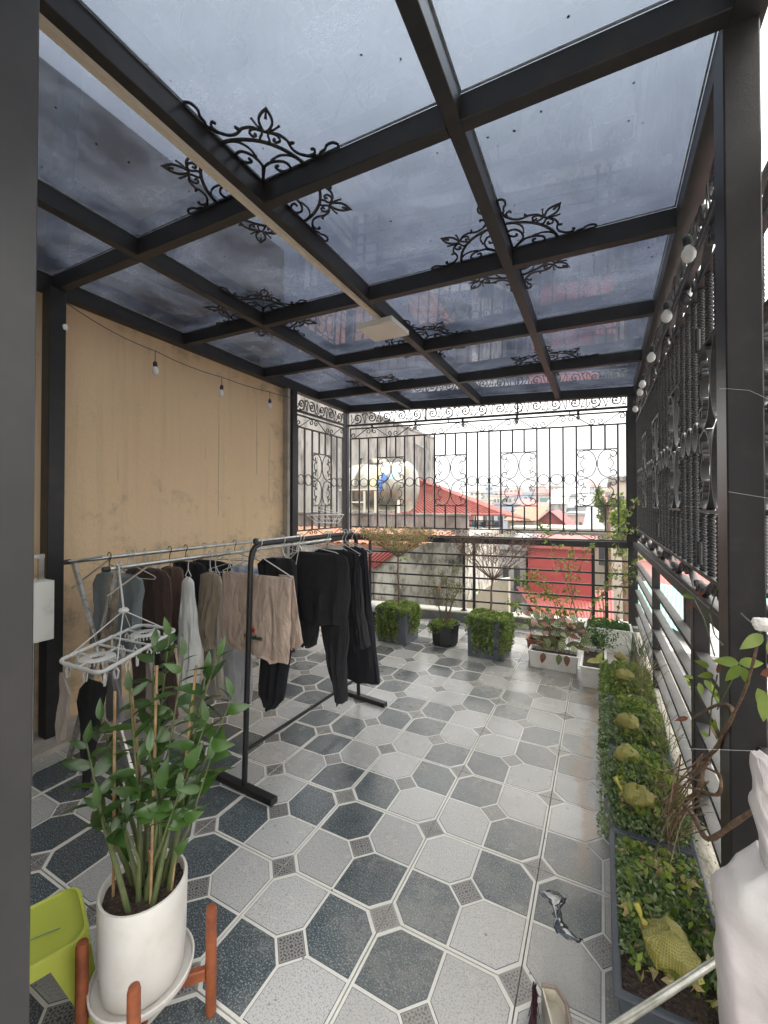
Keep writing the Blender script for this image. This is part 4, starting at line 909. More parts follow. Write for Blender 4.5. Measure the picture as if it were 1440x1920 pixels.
# terrace under its eaves with hanging laundry
t0, t1 = on_y(876, 968, YR+.4), on_y(942, 968, YR+.4); zf = on_y(900, 1000, YR+.4).z
mb = MB(); mb.box(t0.x, t1.x, YR+.3, YR+3, -12, zf); mb.build('wall', M_CREAM, rh)
mb = MB()
for k in range(5): x = t0.x+(t1.x-t0.x)*k/4; mb.bar((x, YR+.35, zf), (x, YR+.35, el.z), .05, .05, up=(0, 1, 0))
mb.bar((t0.x, YR+.35, zf+.3), (t1.x, YR+.35, zf+.3), .04, .04); mb.bar((t0.x, YR+.35, el.z-.18), (t1.x, YR+.35, el.z-.18), .04, .04)
mb.build('porch_frame', M_METAL, rh)
for k, c in enumerate(((.1, .4, .5), (.6, .6, .6), (.05, .07, .15), (.5, .42, .3), (.55, .58, .6), (.08, .09, .12))):
    x = t0.x+.15+(t1.x-t0.x-.3)*k/6
    mb = MB(); mb.box(x, x+.2, YR+.5, YR+.54, zf+.02+.1*(k % 3), el.z-.22); tag(mb.build('laundry', mat('laundry_%d' % k, c, .8), origin=(x, YR+.5, zf)), ['teal cloth', 'white sheet', 'navy shirt', 'tan towel', 'pale grey shirt', 'black trousers'][k]+' hanging on the porch under the red roof', 'laundry', 'laundry on the neighbour porch')

def house(name, label, u0, u1, v_top, Y, dep, m, roof=None, rm=None, rh_=.8, win=(0, 0), cat='house', vb=None, group=None, zbot=-12, win_w=.5):
    a = on_y(u0, v_top, Y); b = on_y(u1, v_top, Y); z = (a.z+b.z)/2
    x0, x1 = min(a.x, b.x), max(a.x, b.x)
    rt = bgroot(name, label, cat, (x0+x1)/2, Y+dep/2, zbot, group)
    mb = MB(); mb.box(x0, x1, Y, Y+dep, zbot, z); mb.build('wall', m, rt)
    if roof == 'gable':
        mb = MB(); xm = (x0+x1)/2; o = .25; h = rh_
        gm = [(x0, Y-.0, z), (x1, Y-.0, z), (xm, Y-.0, z+h)]
        mb.add(gm+[(x, y+dep, zz) for x, y, zz in gm], [(0, 1, 2), (5, 4, 3), (0, 3, 4, 1)]); mb.build('gable', rm, rt)
        mb = MB(); corrug(mb, (x0-o, Y-o, z-o*h/(xm-x0)+.03), (x0-o, Y+dep+o, z-o*h/(xm-x0)+.03), (xm, Y-o, z+h+.03), (xm, Y+dep+o, z+h+.03), 10, .03)
        corrug(mb, (x1+o, Y+dep+o, z-o*h/(xm-x0)+.03), (x1+o, Y-o, z-o*h/(xm-x0)+.03), (xm, Y+dep+o, z+h+.03), (xm, Y-o, z+h+.03), 10, .03); mb.build('roof', rm, rt)
    elif roof == 'shed':
        mb = MB(); o = .2; corrug(mb, (x0-o, Y-o, z+.05), (x1+o, Y-o, z+.05), (x0-o, Y+dep+o, z+.05+rh_), (x1+o, Y+dep+o, z+.05+rh_), max(8, int((x1-x0)*3)), .03); mb.build('roof', rm, rt)
    elif roof == 'flat':
        mb = MB(); mb.box(x0-.08, x1+.08, Y-.08, Y+dep+.08, z, z+.18); mb.build('coping', rm or m, rt)
    elif roof == 'pyr':
        mb = MB(); xm, ym = (x0+x1)/2, Y+dep/2; o = .15; mb.add([(x0-o, Y-o, z), (x1+o, Y-o, z), (x1+o, Y+dep+o, z), (x0-o, Y+dep+o, z), (xm-.25, ym-.25, z+rh_), (xm+.25, ym-.25, z+rh_), (xm+.25, ym+.25, z+rh_), (xm-.25, ym+.25, z+rh_)], [(0,1,5,4), (1,2,6,5), (2,3,7,6), (3,0,4,7), (4,5,6,7), (3,2,1,0)]); mb.build('roof', rm, rt)
    nx, nz = win
    if nx:
        zlo = z-1.3*nz-.3
        windows(rt, Y, x0+.1, x1-.1, max(zlo, zbot), z-.25, nx, nz, w=win_w)
        windows(rt, 0, Y+.1, Y+dep-.1, max(zlo, zbot), z-.25, max(1, nx//2), nz, face='x', wx=x1, w=win_w)
    return rt
house('gabled_house', 'small house with a red gable and cream wall, centre of the view', 1003, 1062, 984, 24, 5, M_CREAM, 'gable', M_REDWALL, .70, (2, 1))
house('green_warehouse', 'long building clad in dark teal sheet below the skyline', 1012, 1069, 934, 60, 8, M_TEALD, 'flat', M_PALE, .5)
house('white_block', 'plain off-white block right beside the teal warehouse', 1069, 1084, 929, 58, 8, M_PALE, 'flat', M_PALE)
house('white_roof_house', 'pinkish house under a wide white flat roof', 1062, 1096, 966, 34, 6, M_PINK, 'flat', M_WHITE, .3, (3, 1))
house('pyramid_roof_pavilion', 'small pavilion with a pale metal pyramid roof', 1099, 1125, 987, 26, 3.4, M_ZINC, 'pyr', M_ZINC, 1.6)
house('concrete_house', 'beige concrete house beside the far right corner post', 1146, 1183, 903, 17, 6, M_BEIGEB, 'flat', M_GREYWALL, .3, (1, 2))
house('slim_tower', 'slim pale column of a house left of the beige concrete one', 1139, 1147, 931, 18, 1, M_WHITE, 'flat', M_WHITE)
house('low_cream_wall_house', 'wide low cream wall running under the red gable', 960, 1168, 998, 20, 3, M_CREAM, 'flat', M_KERBTOP, .2, (4, 1))
house('red_shed', 'big red ribbed metal shed seen behind the railing', 990, 1112, 1029, 12.5, 3, M_REDWALL, 'flat', M_REDPALE, .1)
house('white_terrace_house', 'white house with pale balcony bars behind the right hand topiary tree', 893, 986, 1030, 13.5, 5, M_WHITE, 'flat', M_PALE, .3, (4, 2))
house('orange_roof_house', 'house under a faded orange sloping roof at the foot of the red hip roof', 952, 1000, 978, 22, 5, M_CREAM, 'shed', M_CLAY, .7, (2, 1))
house('dark_window_house', 'narrow pink house with a red awning roof behind the orange one', 968, 1014, 957, 30, 5, M_PINK, 'shed', M_REDPALE, .5, (4, 1))
house('grey_flat_house', 'grey flat-roofed house with dark upper windows below the skyline', 928, 970, 946, 36, 6, M_BLUEB, 'flat', M_PALE, .3, (3, 1))
# low roofs just beyond the railing on the right
def lowroof(name, label, quad, z, m, zw, mw, n=24):
    P = [on_z(u, v, zz) for (u, v), zz in zip(quad, z)]
    cx = sum(q.x for q in P)/4; cy = sum(q.y for q in P)/4
    rt = bgroot(name, label, 'shed', cx, cy)
    mb = MB(); corrug(mb, P[0], P[1], P[3], P[2], n, .025); mb.build('roof', m, rt)
    mb = MB(); x0 = min(q.x for q in P)+.1; x1 = max(q.x for q in P)-.1; y0 = min(q.y for q in P)+.15; y1 = max(q.y for q in P)-.1
    mb.box(x0, x1, y0, y1, -12, min(z)-.25); mb.build('wall', mw, rt); return rt
lowroof('red_sheet_shed', 'low shed with a bright red sheet roof nearest the far right planters', ((1010, 1158), (1152, 1172), (1150, 1108), (968, 1100)), (-1.2, -1.2, -.9, -.9), M_REDPALE, -1, M_WHITE)
lowroof('teal_sheet_shed', 'low shed with a ribbed teal roof seen past the corner post', ((1150, 1120), (1330, 1215), (1330, 1110), (1146, 1080)), (-2.2, -2.2, -1.9, -1.9), M_TEAL, -2, M_WHITE)
lowroof('brick_red_shed', 'brick-red roof lying far down behind the flat-bar railing', ((1240, 1235), (1430, 1330), (1430, 1200), (1262, 1150)), (-3.2, -3.2, -3.0, -3.0), M_REDPALE, -3, M_WHITE)
lowroof('green_lean_to', 'pale green lean-to roof below the near end of the side railing', ((1270, 1420), (1430, 1560), (1430, 1330), (1290, 1300)), (-4.2, -4.2, -4.0, -4.0), M_TEAL, -4, M_WHITE)

for lab_, x0_, x1_, y0_, y1_, z_, mr_, mw_ in (
    ('wide rust-red sheet roof lying beyond the side railing', 1.0, 5.5, 7.8, 13, -3.3, M_REDPALE, M_CREAM), ('dark zinc roof behind the rust-red one beyond the side railing', 1.2, 7, 13.4, 18, -3.0, M_ZINC, M_PARAPET),
    ('teal sheet roof farther out past the zinc roof', 1.6, 9, 18.5, 24, -2.9, M_TEAL, M_PARAPET), ('weathered brown roof beside the rust-red one', 5.8, 12, 6, 13, -3.6, M_CLAY, M_PARAPET), ('red roof far down past the teal one', 2, 12, 24.5, 33, -2.6, M_REDPALE, M_PARAPET), ('pale zinc roof at the right of the teal one', 9.3, 18, 14, 26, -3.2, M_ZINC, M_PARAPET)):
    rt = bgroot('low_shed', lab_, 'shed', (x0_+x1_)/2, (y0_+y1_)/2); mb = MB(); mb.box(x0_+.1, x1_-.1, y0_+.1, y1_-.1, -12, z_-.1); mb.build('wall', mw_, rt)
    mb = MB(); corrug(mb, (x0_, y0_, z_), (x1_, y0_, z_), (x0_, y1_, z_+.5), (x1_, y1_, z_+.5), int((x1_-x0_)*4), .03); mb.build('roof', mr_, rt)
for k, (a_, b_, lab_) in enumerate((((-12, 26, 3.2), (9, 20, 2.6), 'highest power line sagging across the roofs'), ((-12, 26, 2.7), (9, 20, 2.2), 'power line just below the highest one'), ((-4, 30, 1.2), (10, 17, 1.6), 'thick cable crossing in front of the middle roofs'))):
    a_, b_ = Vector(a_), Vector(b_); mb = MB(); mb.tube([a_.lerp(b_, q/12)-Vector((0, 0, .5*4*(q/12)*(1-q/12))) for q in range(13)], .018, 5); tag(mb.build('power_line', M_BLKPLASTIC, origin=tuple(a_)), lab_, 'cable', 'power lines over the roofs')
nr = bgroot('flat_roof_house', 'weathered flat concrete roof lying below the side railing', 'house', 4, 5)
mb = MB(); mb.box(.75, 5.5, -1, 4.4, -12, -2.6); mb.box(.75, 9, 4.4, 7.5, -12, -3.4); mb.build('wall', M_GREYWALL, nr)
mb = MB(); mb.box(.75, 5.6, 4.4, 4.52, -2.6, -2.3); mb.box(5.5, 5.62, -1, 4.4, -2.6, -2.3); mb.build('parapet', M_PARAPET, nr)
# skyline
cols = [('pale grey', M_PALE), ('off-white', M_WHITE), ('beige', M_BEIGEB), ('blue-grey', M_BLUEB), ('pinkish', M_PINK), ('cream', M_CREAM)]
ordn = ['first','second','third','fourth','fifth','sixth','seventh','eighth','ninth','tenth','eleventh','twelfth','thirteenth','fourteenth','fifteenth','sixteenth','seventeenth','eighteenth','nineteenth','twentieth','twenty-first','twenty-second','twenty-third','twenty-fourth']
def skyline(row, Y, us, vlo, vhi, where):
    for k, (u0, u1) in enumerate(us):
        cname, m = random.choice(cols); rk = random.choice(['flat', 'flat', 'shed', 'pyr'])
        rmn, rm = random.choice([('white', M_WHITE), ('red', M_REDPALE), ('grey', M_ZINC), ('red', M_REDPALE)]) if rk != 'flat' else ('flat', m)
        Yk = Y*random.uniform(.92, 1.1)
        rt = house('apartment_block', f'{cname} block, {"flat" if rk=="flat" else rmn}-roofed, {ordn[k]} from left {where}', u0, u1, random.uniform(vlo, vhi), Yk, random.uniform(4, 9), m, rk, rm, random.uniform(.8, 1.8), (random.choice([2, 3]), 2), cat='apartment block', group='blocks '+where)
        if random.random() < .6:   # roof clutter: a water tank or a stair hut
            a = on_y((u0+u1)/2, 930, Yk)
        
def spans(u0, u1, n):
    e = sorted([u0, u1]+[u0+(u1-u0)*(k+random.uniform(-.25, .25))/n for k in range(1, n)]); return list(zip(e[:-1], e[1:]))
skyline(0, 120, spans(880, 1190, 20), 908, 925, 'on the farthest skyline')
skyline(1, 75, spans(895, 1185, 14), 924, 938, 'in the row below the skyline')
skyline(2, 44, spans(905, 1190, 11), 945, 960, 'in the middle rows of roofs')
skyline(3, 70, spans(1196, 1520, 12), 905, 945, 'seen through the side fence')
skyline(4, 34, spans(1200, 1500, 8), 955, 985, 'low behind the side fence')

# red banner and antenna mast
a = on_y(1126, 962, 30)
bn = thing('banner', 'tall narrow red banner hanging between roofs near the metal pyramid', 'banner', (a.x, 30, a.z-.6)); mb = MB(); mb.box(a.x-.18, a.x+.18, 30, 30.03, a.z-.6, a.z+.65); mb.build('cloth', M_REDWALL, bn); mb = MB(); mb.tube([(a.x+.22, 30, a.z-3), (a.x+.22, 30, a.z+.8)], .03, 5); mb.build('pole', M_ZINC, bn)

# leafy trees outside, right of centre
def leafcloud(n, cen, rad, size, shape=None, droop=0.0, seed=1, flat=False):
    """n small folded leaves spread through an ellipsoid (or positions given)"""
    rg = np.random.default_rng(seed)
    if shape is None:
        d = rg.normal(size=(n, 3)); d /= np.linalg.norm(d, axis=1)[:, None]; r = rg.random(n)**(1/2.2)
        # clumps
        k = max(4, n//60); cc = rg.normal(size=(k, 3)); cc /= np.linalg.norm(cc, axis=1)[:, None]; cc *= (rg.random(k)**.4)[:, None]*.85
        idx = rg.integers(0, k, n); P = cc[idx]+d*(r*.33)[:, None]
        P = P*np.array(rad)+np.array(cen)
    else: P = np.array(shape)
    n = len(P)
    a = rg.normal(size=(n, 3)); a[:, 2] -= droop; a /= np.linalg.norm(a, axis=1)[:, None]
    b = rg.normal(size=(n, 3)); 
    if flat: b[:, 2] *= .3; a[:, 2] *= .3; a /= np.linalg.norm(a, axis=1)[:, None]
    b -= (b*a).sum(1)[:, None]*a; b /= np.linalg.norm(b, axis=1)[:, None]; c = np.cross(a, b)
    s = size*(.7+.8*rg.random(n))[:, None]
    v = np.stack([P-a*s*.5, P+b*s*.28+c*s*.06, P+a*s*.55, P-b*s*.28+c*s*.06], 1).reshape(-1, 3)
    return v, n
def cloud_obj(name, mtl, parent, v, n, stuff_=True):
    off = np.array(OFF.get(parent.name, (0, 0, 0))) if parent else 0
    me = bpy.data.meshes.new(name); V = (v-off)
    # fold: two triangles per leaf
    base = np.arange(n)*4
    F = np.stack([np.stack([base, base+1, base+2], 1), np.stack([base, base+2, base+3], 1)], 1).reshape(-1, 3)
    me.vertices.add(len(V)); me.vertices.foreach_set('co', V.astype(np.float32).ravel())
    me.loops.add(F.size); me.loops.foreach_set('vertex_index', F.astype(np.int32).ravel())
    me.polygons.add(len(F)); me.polygons.foreach_set('loop_start', np.arange(len(F), dtype=np.int32)*3)
    me.materials.append(mtl); me.update(calc_edges=True); me.validate()
    o = bpy.data.objects.new(name, me); COL.objects.link(o)
    if parent: o.parent = parent
    OFF[o.name] = tuple(off) if parent else (0, 0, 0)
    if stuff_: stuff(o)
    return o
def tree(name, label, u, v, Y, rad, n, zb=-12, mtl=None, size=.22, seed=3):
    c = on_y(u, v, Y); rt = thing(name, label, 'tree', (c.x, c.y, zb))
    mb = MB(); mb.tube([(c.x, c.y, zb), (c.x+.1, c.y, (zb+c.z)/2), (c.x, c.y, c.z)], [.16, .11, .05], 7)
    for k in range(6):
        t = 2*PI*k/6; mb.tube([(c.x, c.y, c.z-rad[2]*.6), (c.x+rad[0]*.6*math.cos(t), c.y+rad[1]*.6*math.sin(t), c.z+rad[2]*random.uniform(-.3, .6))], [.045, .015], 5)
    mb.build('trunk', M_BARK, rt)
    vv, nn = leafcloud(n, c, rad, size, seed=seed); cloud_obj('crown', mtl or L_TREE, rt, vv, nn); return rt
tree('leafy_tree', 'bright yellow-green tree beyond the fence beside the right corner post', 1170, 985, 10.5, (.30, .4, .55), 620, size=.11, seed=5)
tree('leafy_tree', 'duller olive tree behind the brighter one, by the beige concrete house', 1140, 945, 16, (.45, .5, .7), 420, size=.14, seed=6)
tree('leafy_tree', 'dark shrubby tree below the railing between the topiary trees', 890, 1128, 9.5, (.5, .5, .5), 700, size=.12, seed=8)
tree('leafy_tree', 'low green tree beyond the side railing near the big column', 1345, 1350, 5.0, (.5, .6, .45), 900, zb=-6, size=.1, seed=9)
tree('leafy_tree', 'small tree tuft rising among the far roofs left of centre', 905, 1005, 20, (1.3, 1.3, .6), 500, size=.25, seed=19)

# ================================================================== STRING LIGHTS
def bulb_mesh(scale=1):
    a = MB(); a.lathe([(.001, -.105), (.012, -.103), (.024, -.09), (.028, -.072), (.024, -.055), (.014, -.042), (.012, -.035)], (0, 0, 0), 14); b = MB(); b.lathe([(.013, -.036), (.017, -.03), (.017, .0), (.008, .012), (.001, .014)], (0, 0, 0), 12)
    return mesh_only(a, 'bulb', [M_BULB], True), mesh_only(b, 'socket', [M_BLKPLASTIC], True)
BM, SM = bulb_mesh()
def catenary(a, b, sag, n=10): a = Vector(a); b = Vector(b); return [a.lerp(b, k/n)-Vector((0, 0, sag*4*(k/n)*(1-k/n))) for k in range(n+1)]
def string(label, cords, bulbs, group='festoon strings'):
    rt = thing('string_lights', label, 'string lights', cords[0][0], group)
    mb = MB()
    for c in cords: mb.tube(c, .0035, 5)
    for tip, top in bulbs: mb.tube([top, tip], .003, 5)
    mb.build('cord', M_BLKPLASTIC, rt)
    for k, (tip, top) in enumerate(bulbs):
        tp = Vector(tip); s_ = inst('socket', SM, rt, tp, (random.uniform(-.1, .1), random.uniform(-.1, .1), 0), (1.0,)*3); OFF[s_.name] = (0, 0, 0)
        b_ = bpy.data.objects.new('bulb', BM); COL.objects.link(b_); b_.parent = s_
    return rt
XS = -3.3
t = [on_x(*q, XS) for q in ((118, 600), (291, 680), (416, 724), (506, 750))]
topp = [on_x(*q, XS) for q in ((118, 585), (291, 658), (416, 707), (506, 735))]
end = on_x(560, 745, XS)
start = Vector((-3.29, 1.56, 2.99))
cords = [catenary(start, topp[1], .03), catenary(topp[1], topp[2], .02), catenary(topp[2], topp[3], .012), catenary(topp[3], (-3.36, 4.1, 2.9), .01)]
string('black festoon cord with small white bulbs sagging along the top of the ochre wall', cords, [(t[0]+Vector((0, 0, .02)), Vector((XS, t[0].y, t[0].z+.08)))]+[(a_, b_) for a_, b_ in zip(t[1:], topp[1:])])
rb = [on_x(u, v, .325) for u, v in ((1288, 446), (1249, 570), (1223, 651), (1206, 705), (1199, 722), (1190, 755))]
string('festoon cord with white bulbs running along the top of the side fence', [catenary(a_+Vector((.02, 0, .06)), b_+Vector((.02, 0, .06)), .015) for a_, b_ in zip(rb[:-1], rb[1:])], [(a_, a_+Vector((.02, 0, .06))) for a_ in rb])
fb = [FF(s, 2.785 if k != 9 else 2.7, -.06) for k, s in enumerate((.388, 1.061, 1.738, 2.46, 3.203))]
fb = [p_-Vector((0, 0, .02)) for p_ in fb]
string('festoon cord with tiny bulbs along the rail of the far fence', [catenary(a_+Vector((0, 0, .03)), b_+Vector((0, 0, .03)), .01) for a_, b_ in zip(fb[:-1], fb[1:])], [(a_, a_+Vector((0, 0, .03))) for a_ in fb])

# ================================================================== DRYING RACKS
br = thing('clothes_rail', 'black tubular clothes rail on flat bar feet holding the dark trousers and towel', 'clothes rail', (-1.78, 2.38, 0))
XR = -1.78
mb = MB(); mb.tube([(XR, 1.745, .03), (XR, 1.785, 1.25)]+[(XR, 1.79+.075*(1-math.cos(t)), 1.30+.062*math.sin(t)) for t in [R(90*k/6) for k in range(7)]][0:0]+[(XR, 1.79, 1.29), (XR, 1.80, 1.325), (XR, 1.822, 1.35), (XR, 1.86, 1.362), (XR, 2.87, 1.362), (XR, 2.91, 1.35), (XR, 2.935, 1.32), (XR, 2.945, 1.28), (XR, 2.985, .03)], .0155, 10); mb.build('hanging_frame', M_BLACK, br, smooth=True)
mb = MB(); mb.lathe([(.001, .02), (.012, .018), (.017, .005), (.014, -.012)], (XR, 1.825, 1.378), 12); mb.build('knob', M_BLKPLASTIC, br, smooth=True)
mb = MB(); mb.tube([(XR, 1.752, .215), (XR, 2.98, .175)], .011, 8); mb.build('cross_bar', M_BLACK, br)
for y, x0, x1, d in ((1.745, -2.06, -1.555, -.01), (2.99, -2.03, -1.52, -.03)):
    mb = MB(); mb.bar((x0, y-d, .017), (x1, y+d, .017), .05, .034, bev=.004); mb.build('foot', M_BLACK, br)
# silver folding double rack
P1, P2 = Vector((-2.85, 1.40, 1.248)), Vector((-2.45, 1.40, 1.232)); YE = 3.55
sr = thing('folding_drying_rack', 'silver folding double-pole drying rack in front of the ochre wall', 'drying rack', (-2.6, 2.5, .035))
for p_, nm in ((P1, 'pole'), (P2, 'pole')):
    mb = MB(); mb.tube([(p_.x, p_.y-.03, p_.z), (p_.x, YE, p_.z)], .0125, 10); mb.tube([(p_.x, p_.y-.045, p_.z), (p_.x, p_.y-.01, p_.z)], .0155, 10, 1); mb.build('pole', [M_STEEL, M_BLKPLASTIC], sr, smooth=True)
for y in (1.41, YE-.06):
    for (xa, za, xb_, dy) in ((-2.85, 1.235, -2.19, 0), (-2.45, 1.22, -2.95, .03)):
        mb = MB(); mb.bar((xa, y+dy, za), (xb_, y+dy, .0 if xb_ > -3 else .036), .036, .018, up=(0, 1, 0), bev=.003); mb.build('leg', M_STEELR, sr)
mb = MB(); mb.bar((-2.83, 1.39, 1.09), (-2.85, 1.62, 1.235), .008, .008); mb.build('stay', M_STEEL, sr)
mb = MB(); mb.bar((-2.47, 1.39, 1.08), (-2.45, 1.62, 1.22), .008, .008); mb.build('stay', M_STEEL, sr)
mb = MB(); mb.tube([(-2.83, 1.37, 1.252), (-2.83, 1.56, 1.262)], .007, 6); mb.build('clamp', M_STEEL, sr)
mb = MB(); mb.tube([(-2.56, 1.42, .68), (-2.56, YE-.06, .68)], .009, 8); mb.build('cross_bar', M_STEELR, sr)

def hanger(px, py, pz, xl, xr, zs, label, m=M_WIRE, bottom=True, r=.003, yaw=0):
    """hook over the pole at (px,py,pz), shoulders from xl to xr at height zs"""
    rt = thing('clothes_hanger', label, 'clothes hanger', (px, py, pz), 'clothes hangers on the rails')
    cx = px; top = pz+.016
    hook = [(cx-.020, py, pz+.000), (cx-.017, py, pz+.012), (cx, py, top+.006), (cx+.018, py, pz+.010), (cx+.019, py, pz-.012), (cx+.006, py, pz-.032), (cx, py, pz-.05), (cx, py, max(zs+.05, pz-.085))]
    mb = MB(); mb.tube(hook, r, 6); mb.build('hook', m, rt)
    zc = max(zs+.05, pz-.085)
    mb = MB(); pts = [(cx, py, zc), (xl+.03, py+yaw*(xl-cx), zs+.012), (xl, py+yaw*(xl-cx), zs), (xl+.012, py+yaw*(xl-cx), zs-.014)]
    pts2 = [(cx, py, zc), (xr-.03, py+yaw*(xr-cx), zs+.012), (xr, py+yaw*(xr-cx), zs), (xr-.012, py+yaw*(xr-cx), zs-.014)]
    mb.tube(pts, r, 6); mb.tube(pts2, r, 6)
    if bottom: mb.tube([pts[-1], pts2[-1]], r, 6)
    mb.build('shoulders', m, rt); return rt

def cloth_mat(name, col, col2=None, rough=.85, sheen=.3, bump=.25, stripes=None):
    m = mat(name, col, rough, noise=col2 or tuple(c*.8 for c in col), var=(.4, .7), vscale=7, bump=0); n, b = nodes(m); L = n.links.new
    b.inputs['Sheen Weight'].default_value = sheen*.3
    g = N(n, 'ShaderNodeNewGeometry'); mp = N(n, 'ShaderNodeMapping'); mp.inputs['Scale'].default_value = (1, 1, .35); L(g.outputs['Position'], mp.inputs['Vector'])
    t = N(n, 'ShaderNodeTexNoise', i_Scale=16., i_Detail=5., i_Distortion=.8); L(mp.outputs[0], t.inputs['Vector'])
    t2 = N(n, 'ShaderNodeTexNoise', i_Scale=420.); L(g.outputs['Position'], t2.inputs['Vector'])
    ad = N(n, 'ShaderNodeMath', operation='MULTIPLY_ADD'); ad.inputs[1].default_value = .05; L(t2.outputs['Fac'], ad.inputs[0]); L(t.outputs['Fac'], ad.inputs[2])
    bp = N(n, 'ShaderNodeBump', i_Strength=bump*2.2, i_Distance=.03); L(ad.outputs[0], bp.inputs['Height']); L(bp.outputs[0], b.inputs['Normal'])
    if stripes:
        sp = N(n, 'ShaderNodeSeparateXYZ'); L(g.outputs['Position'], sp.inputs[0])
        w_ = N(n, 'ShaderNodeMath', operation='MULTIPLY'); w_.inputs[1].default_value = stripes[0]; L(sp.outputs['X'], w_.inputs[0])
        sn = N(n, 'ShaderNodeMath', operation='SINE'); L(w_.outputs[0], sn.inputs[0])
        r = N(n, 'ShaderNodeMapRange'); r.inputs['From Min'].default_value = -.3; r.inputs['From Max'].default_value = .6; L(sn.outputs[0], r.inputs['Value'])
        x = N(n, 'ShaderNodeMix', data_type='RGBA'); x.inputs['B'].default_value = (*stripes[1], 1); L(r.outputs[0], x.inputs['Factor'])
        src = b.inputs['Base Color'].links[0].from_socket; L(src, x.inputs['A']); L(x.outputs['Result'], b.inputs['Base Color'])
    return m
def cloth_loft(mb, rows, Y, d0=.02, d1=.05, fold=.018, nf=5, ph=0, skew=0, n=36, mi=0, open_bottom=False):
    """rows: (z, xl, xr[, yoff]) top to bottom; flattened tube with hanging folds"""
    rr = []
    # densify
    for i in range(len(rows)-1):
        a, b = rows[i], rows[i+1]; k = max(2, int(abs(a[0]-b[0])/.035))
        for q in range(k): t = q/k; rr.append(tuple(a[c]+(b[c]-a[c])*t for c in range(3)))
    rr.append(rows[-1][:3])
    N_ = len(rr); vv = []; z0, z1 = rr[0][0], rr[-1][0]
    for i, (z, xl, xr) in enumerate(rr):
        t = (z0-z)/max(1e-6, z0-z1); cx = (xl+xr)/2; hw = (xr-xl)/2; d = d0+(d1-d0)*min(1, t*1.4)
        if i == 0: d = .004
        for q in range(n):
            a = 2*PI*q/n; c, s = math.cos(a), math.sin(a)
            f = fold*min(1, .15+t)*math.sin(nf*c*2.2+ph+.7*math.sin(3*t+ph))*(1-.35*abs(c))
            f += fold*.35*math.sin(nf*5.3*c+2.1*ph+4*t)
            f *= .65+.55*math.sin(5.1*t+1.7*c+ph)
            for w_ in (0, 1, 2):
                sl = (.9+1.1*w_)*c*2+(3.2-2.3*w_)*t*2+ph*(1+w_); f += fold*.24*(abs(sl % 2-1)*2-1)*min(1, .3+t)
            zz = z+.006*math.sin(3*c+ph)*t+(.008*math.sin(7*c+ph) if i == N_-1 else 0)
            vv.append((cx+hw*c+.006*math.sin(9*t+ph)*(s if abs(c) > .8 else 0), Y+d*s+f+skew*t, zz))
    ff = [(i*n+q, i*n+(q+1) % n, (i+1)*n+(q+1) % n, (i+1)*n+q) for i in range(N_-1) for q in range(n)]
    ff += [tuple(range(n))[::-1], tuple(range((N_-1)*n, N_*n))]
    mb.add(vv, ff, mi)
def px_rows(rows, Y): 
    out = []
    for v, ul, ur in rows:
        a = on_y(ul, v, Y); b = on_y(ur, v, Y); out.append(((a.z+b.z)/2, a.x, b.x))
    return out
def garment(name, label, cat, Y, parts, m, parts2=(), group='washing on the rails', **kw):
    mb = MB()
    for k, rows in enumerate(parts): cloth_loft(mb, px_rows(rows, Y+.0*k), Y, ph=k*1.7+len(label)*.37, **kw)
    a = px_rows([parts[0][0]], Y)[0]
    o = mb.build(name, m, smooth=True, origin=((a[1]+a[2])/2, Y, a[0])); tag(o, label, cat, group); return o, a

C_BLUEG = cloth_mat('grey_blue_jersey', (.20, .24, .26)); C_BROWN = cloth_mat('dark_brown_jersey', (.075, .042, .032)); C_BROWN2 = cloth_mat('brown_tee', (.15, .09, .065))
C_RUST = cloth_mat('rust_cloth', (.20, .095, .055)); C_WHITE = cloth_mat('white_satin', (.68, .68, .66), rough=.5); C_NAVY = cloth_mat('near_black_navy', (.008, .009, .014), sheen=0); C_BLK = cloth_mat('black_cotton', (.006, .006, .008), (.009, .009, .011), sheen=0); C_BLK2 = cloth_mat('soft_black_fleece', (.006, .0065, .009), (.010, .010, .013), sheen=0)
C_BEIGE = cloth_mat('taupe_knit', (.36, .28, .20), stripes=(190, (.27, .23, .165))); C_CREAM = cloth_mat('cream_scarf', (.55, .50, .41), stripes=(260, (.40, .37, .30))); C_PALE = cloth_mat('pale_blue_shirt', (.52, .57, .66), stripes=(60, (.30, .42, .6))); C_SHEER = cloth_mat('white_cotton', (.60, .60, .63)); C_TOWEL = cloth_mat('taupe_satin_towel', (.56, .43, .35), (.46, .35, .28), rough=.42, bump=.6); C_TAN = cloth_mat('tan_print', (.30, .24, .17), (.05, .05, .05)); C_GREY = cloth_mat('grey_cloth', (.22, .21, .22)); C_TAUPE = cloth_mat('grey_taupe_cloth', (.30, .26, .23))
def hook_y(u, X, v=1045): return on_x(u, v, X).y
# far pole (X=-2.85)
def on_far(name, label, cat, hu, parts, m, hl, hm=M_WIRE, **kw):
    Y = hook_y(hu, P1.x); o, a = garment(name, label, cat, Y, parts, m, **kw)
    hanger(P1.x, Y, P1.z+.012, a[1]+.015, a[2]-.015, a[0]-.004, hl, hm); return o
def on_mid(name, label, cat, hu, parts, m, hl, hm=M_WIRE, **kw):
    Y = hook_y(hu, P2.x, 1050); o, a = garment(name, label, cat, Y, parts, m, **kw)
    hanger(P2.x, Y, P2.z+.012, a[1]+.015, a[2]-.015, a[0]-.004, hl, hm); return o
on_far('draped_top', 'grey-blue draped top at the near end of the silver rack', 'top', 205, [[(1074, 196, 252), (1082, 184, 268), (1100, 177, 272), (1120, 178, 266), (1180, 176, 262), (1215, 172, 266)]], C_BLUEG, 'black plastic hanger at the near end of the silver rack', M_BLKPLASTIC)
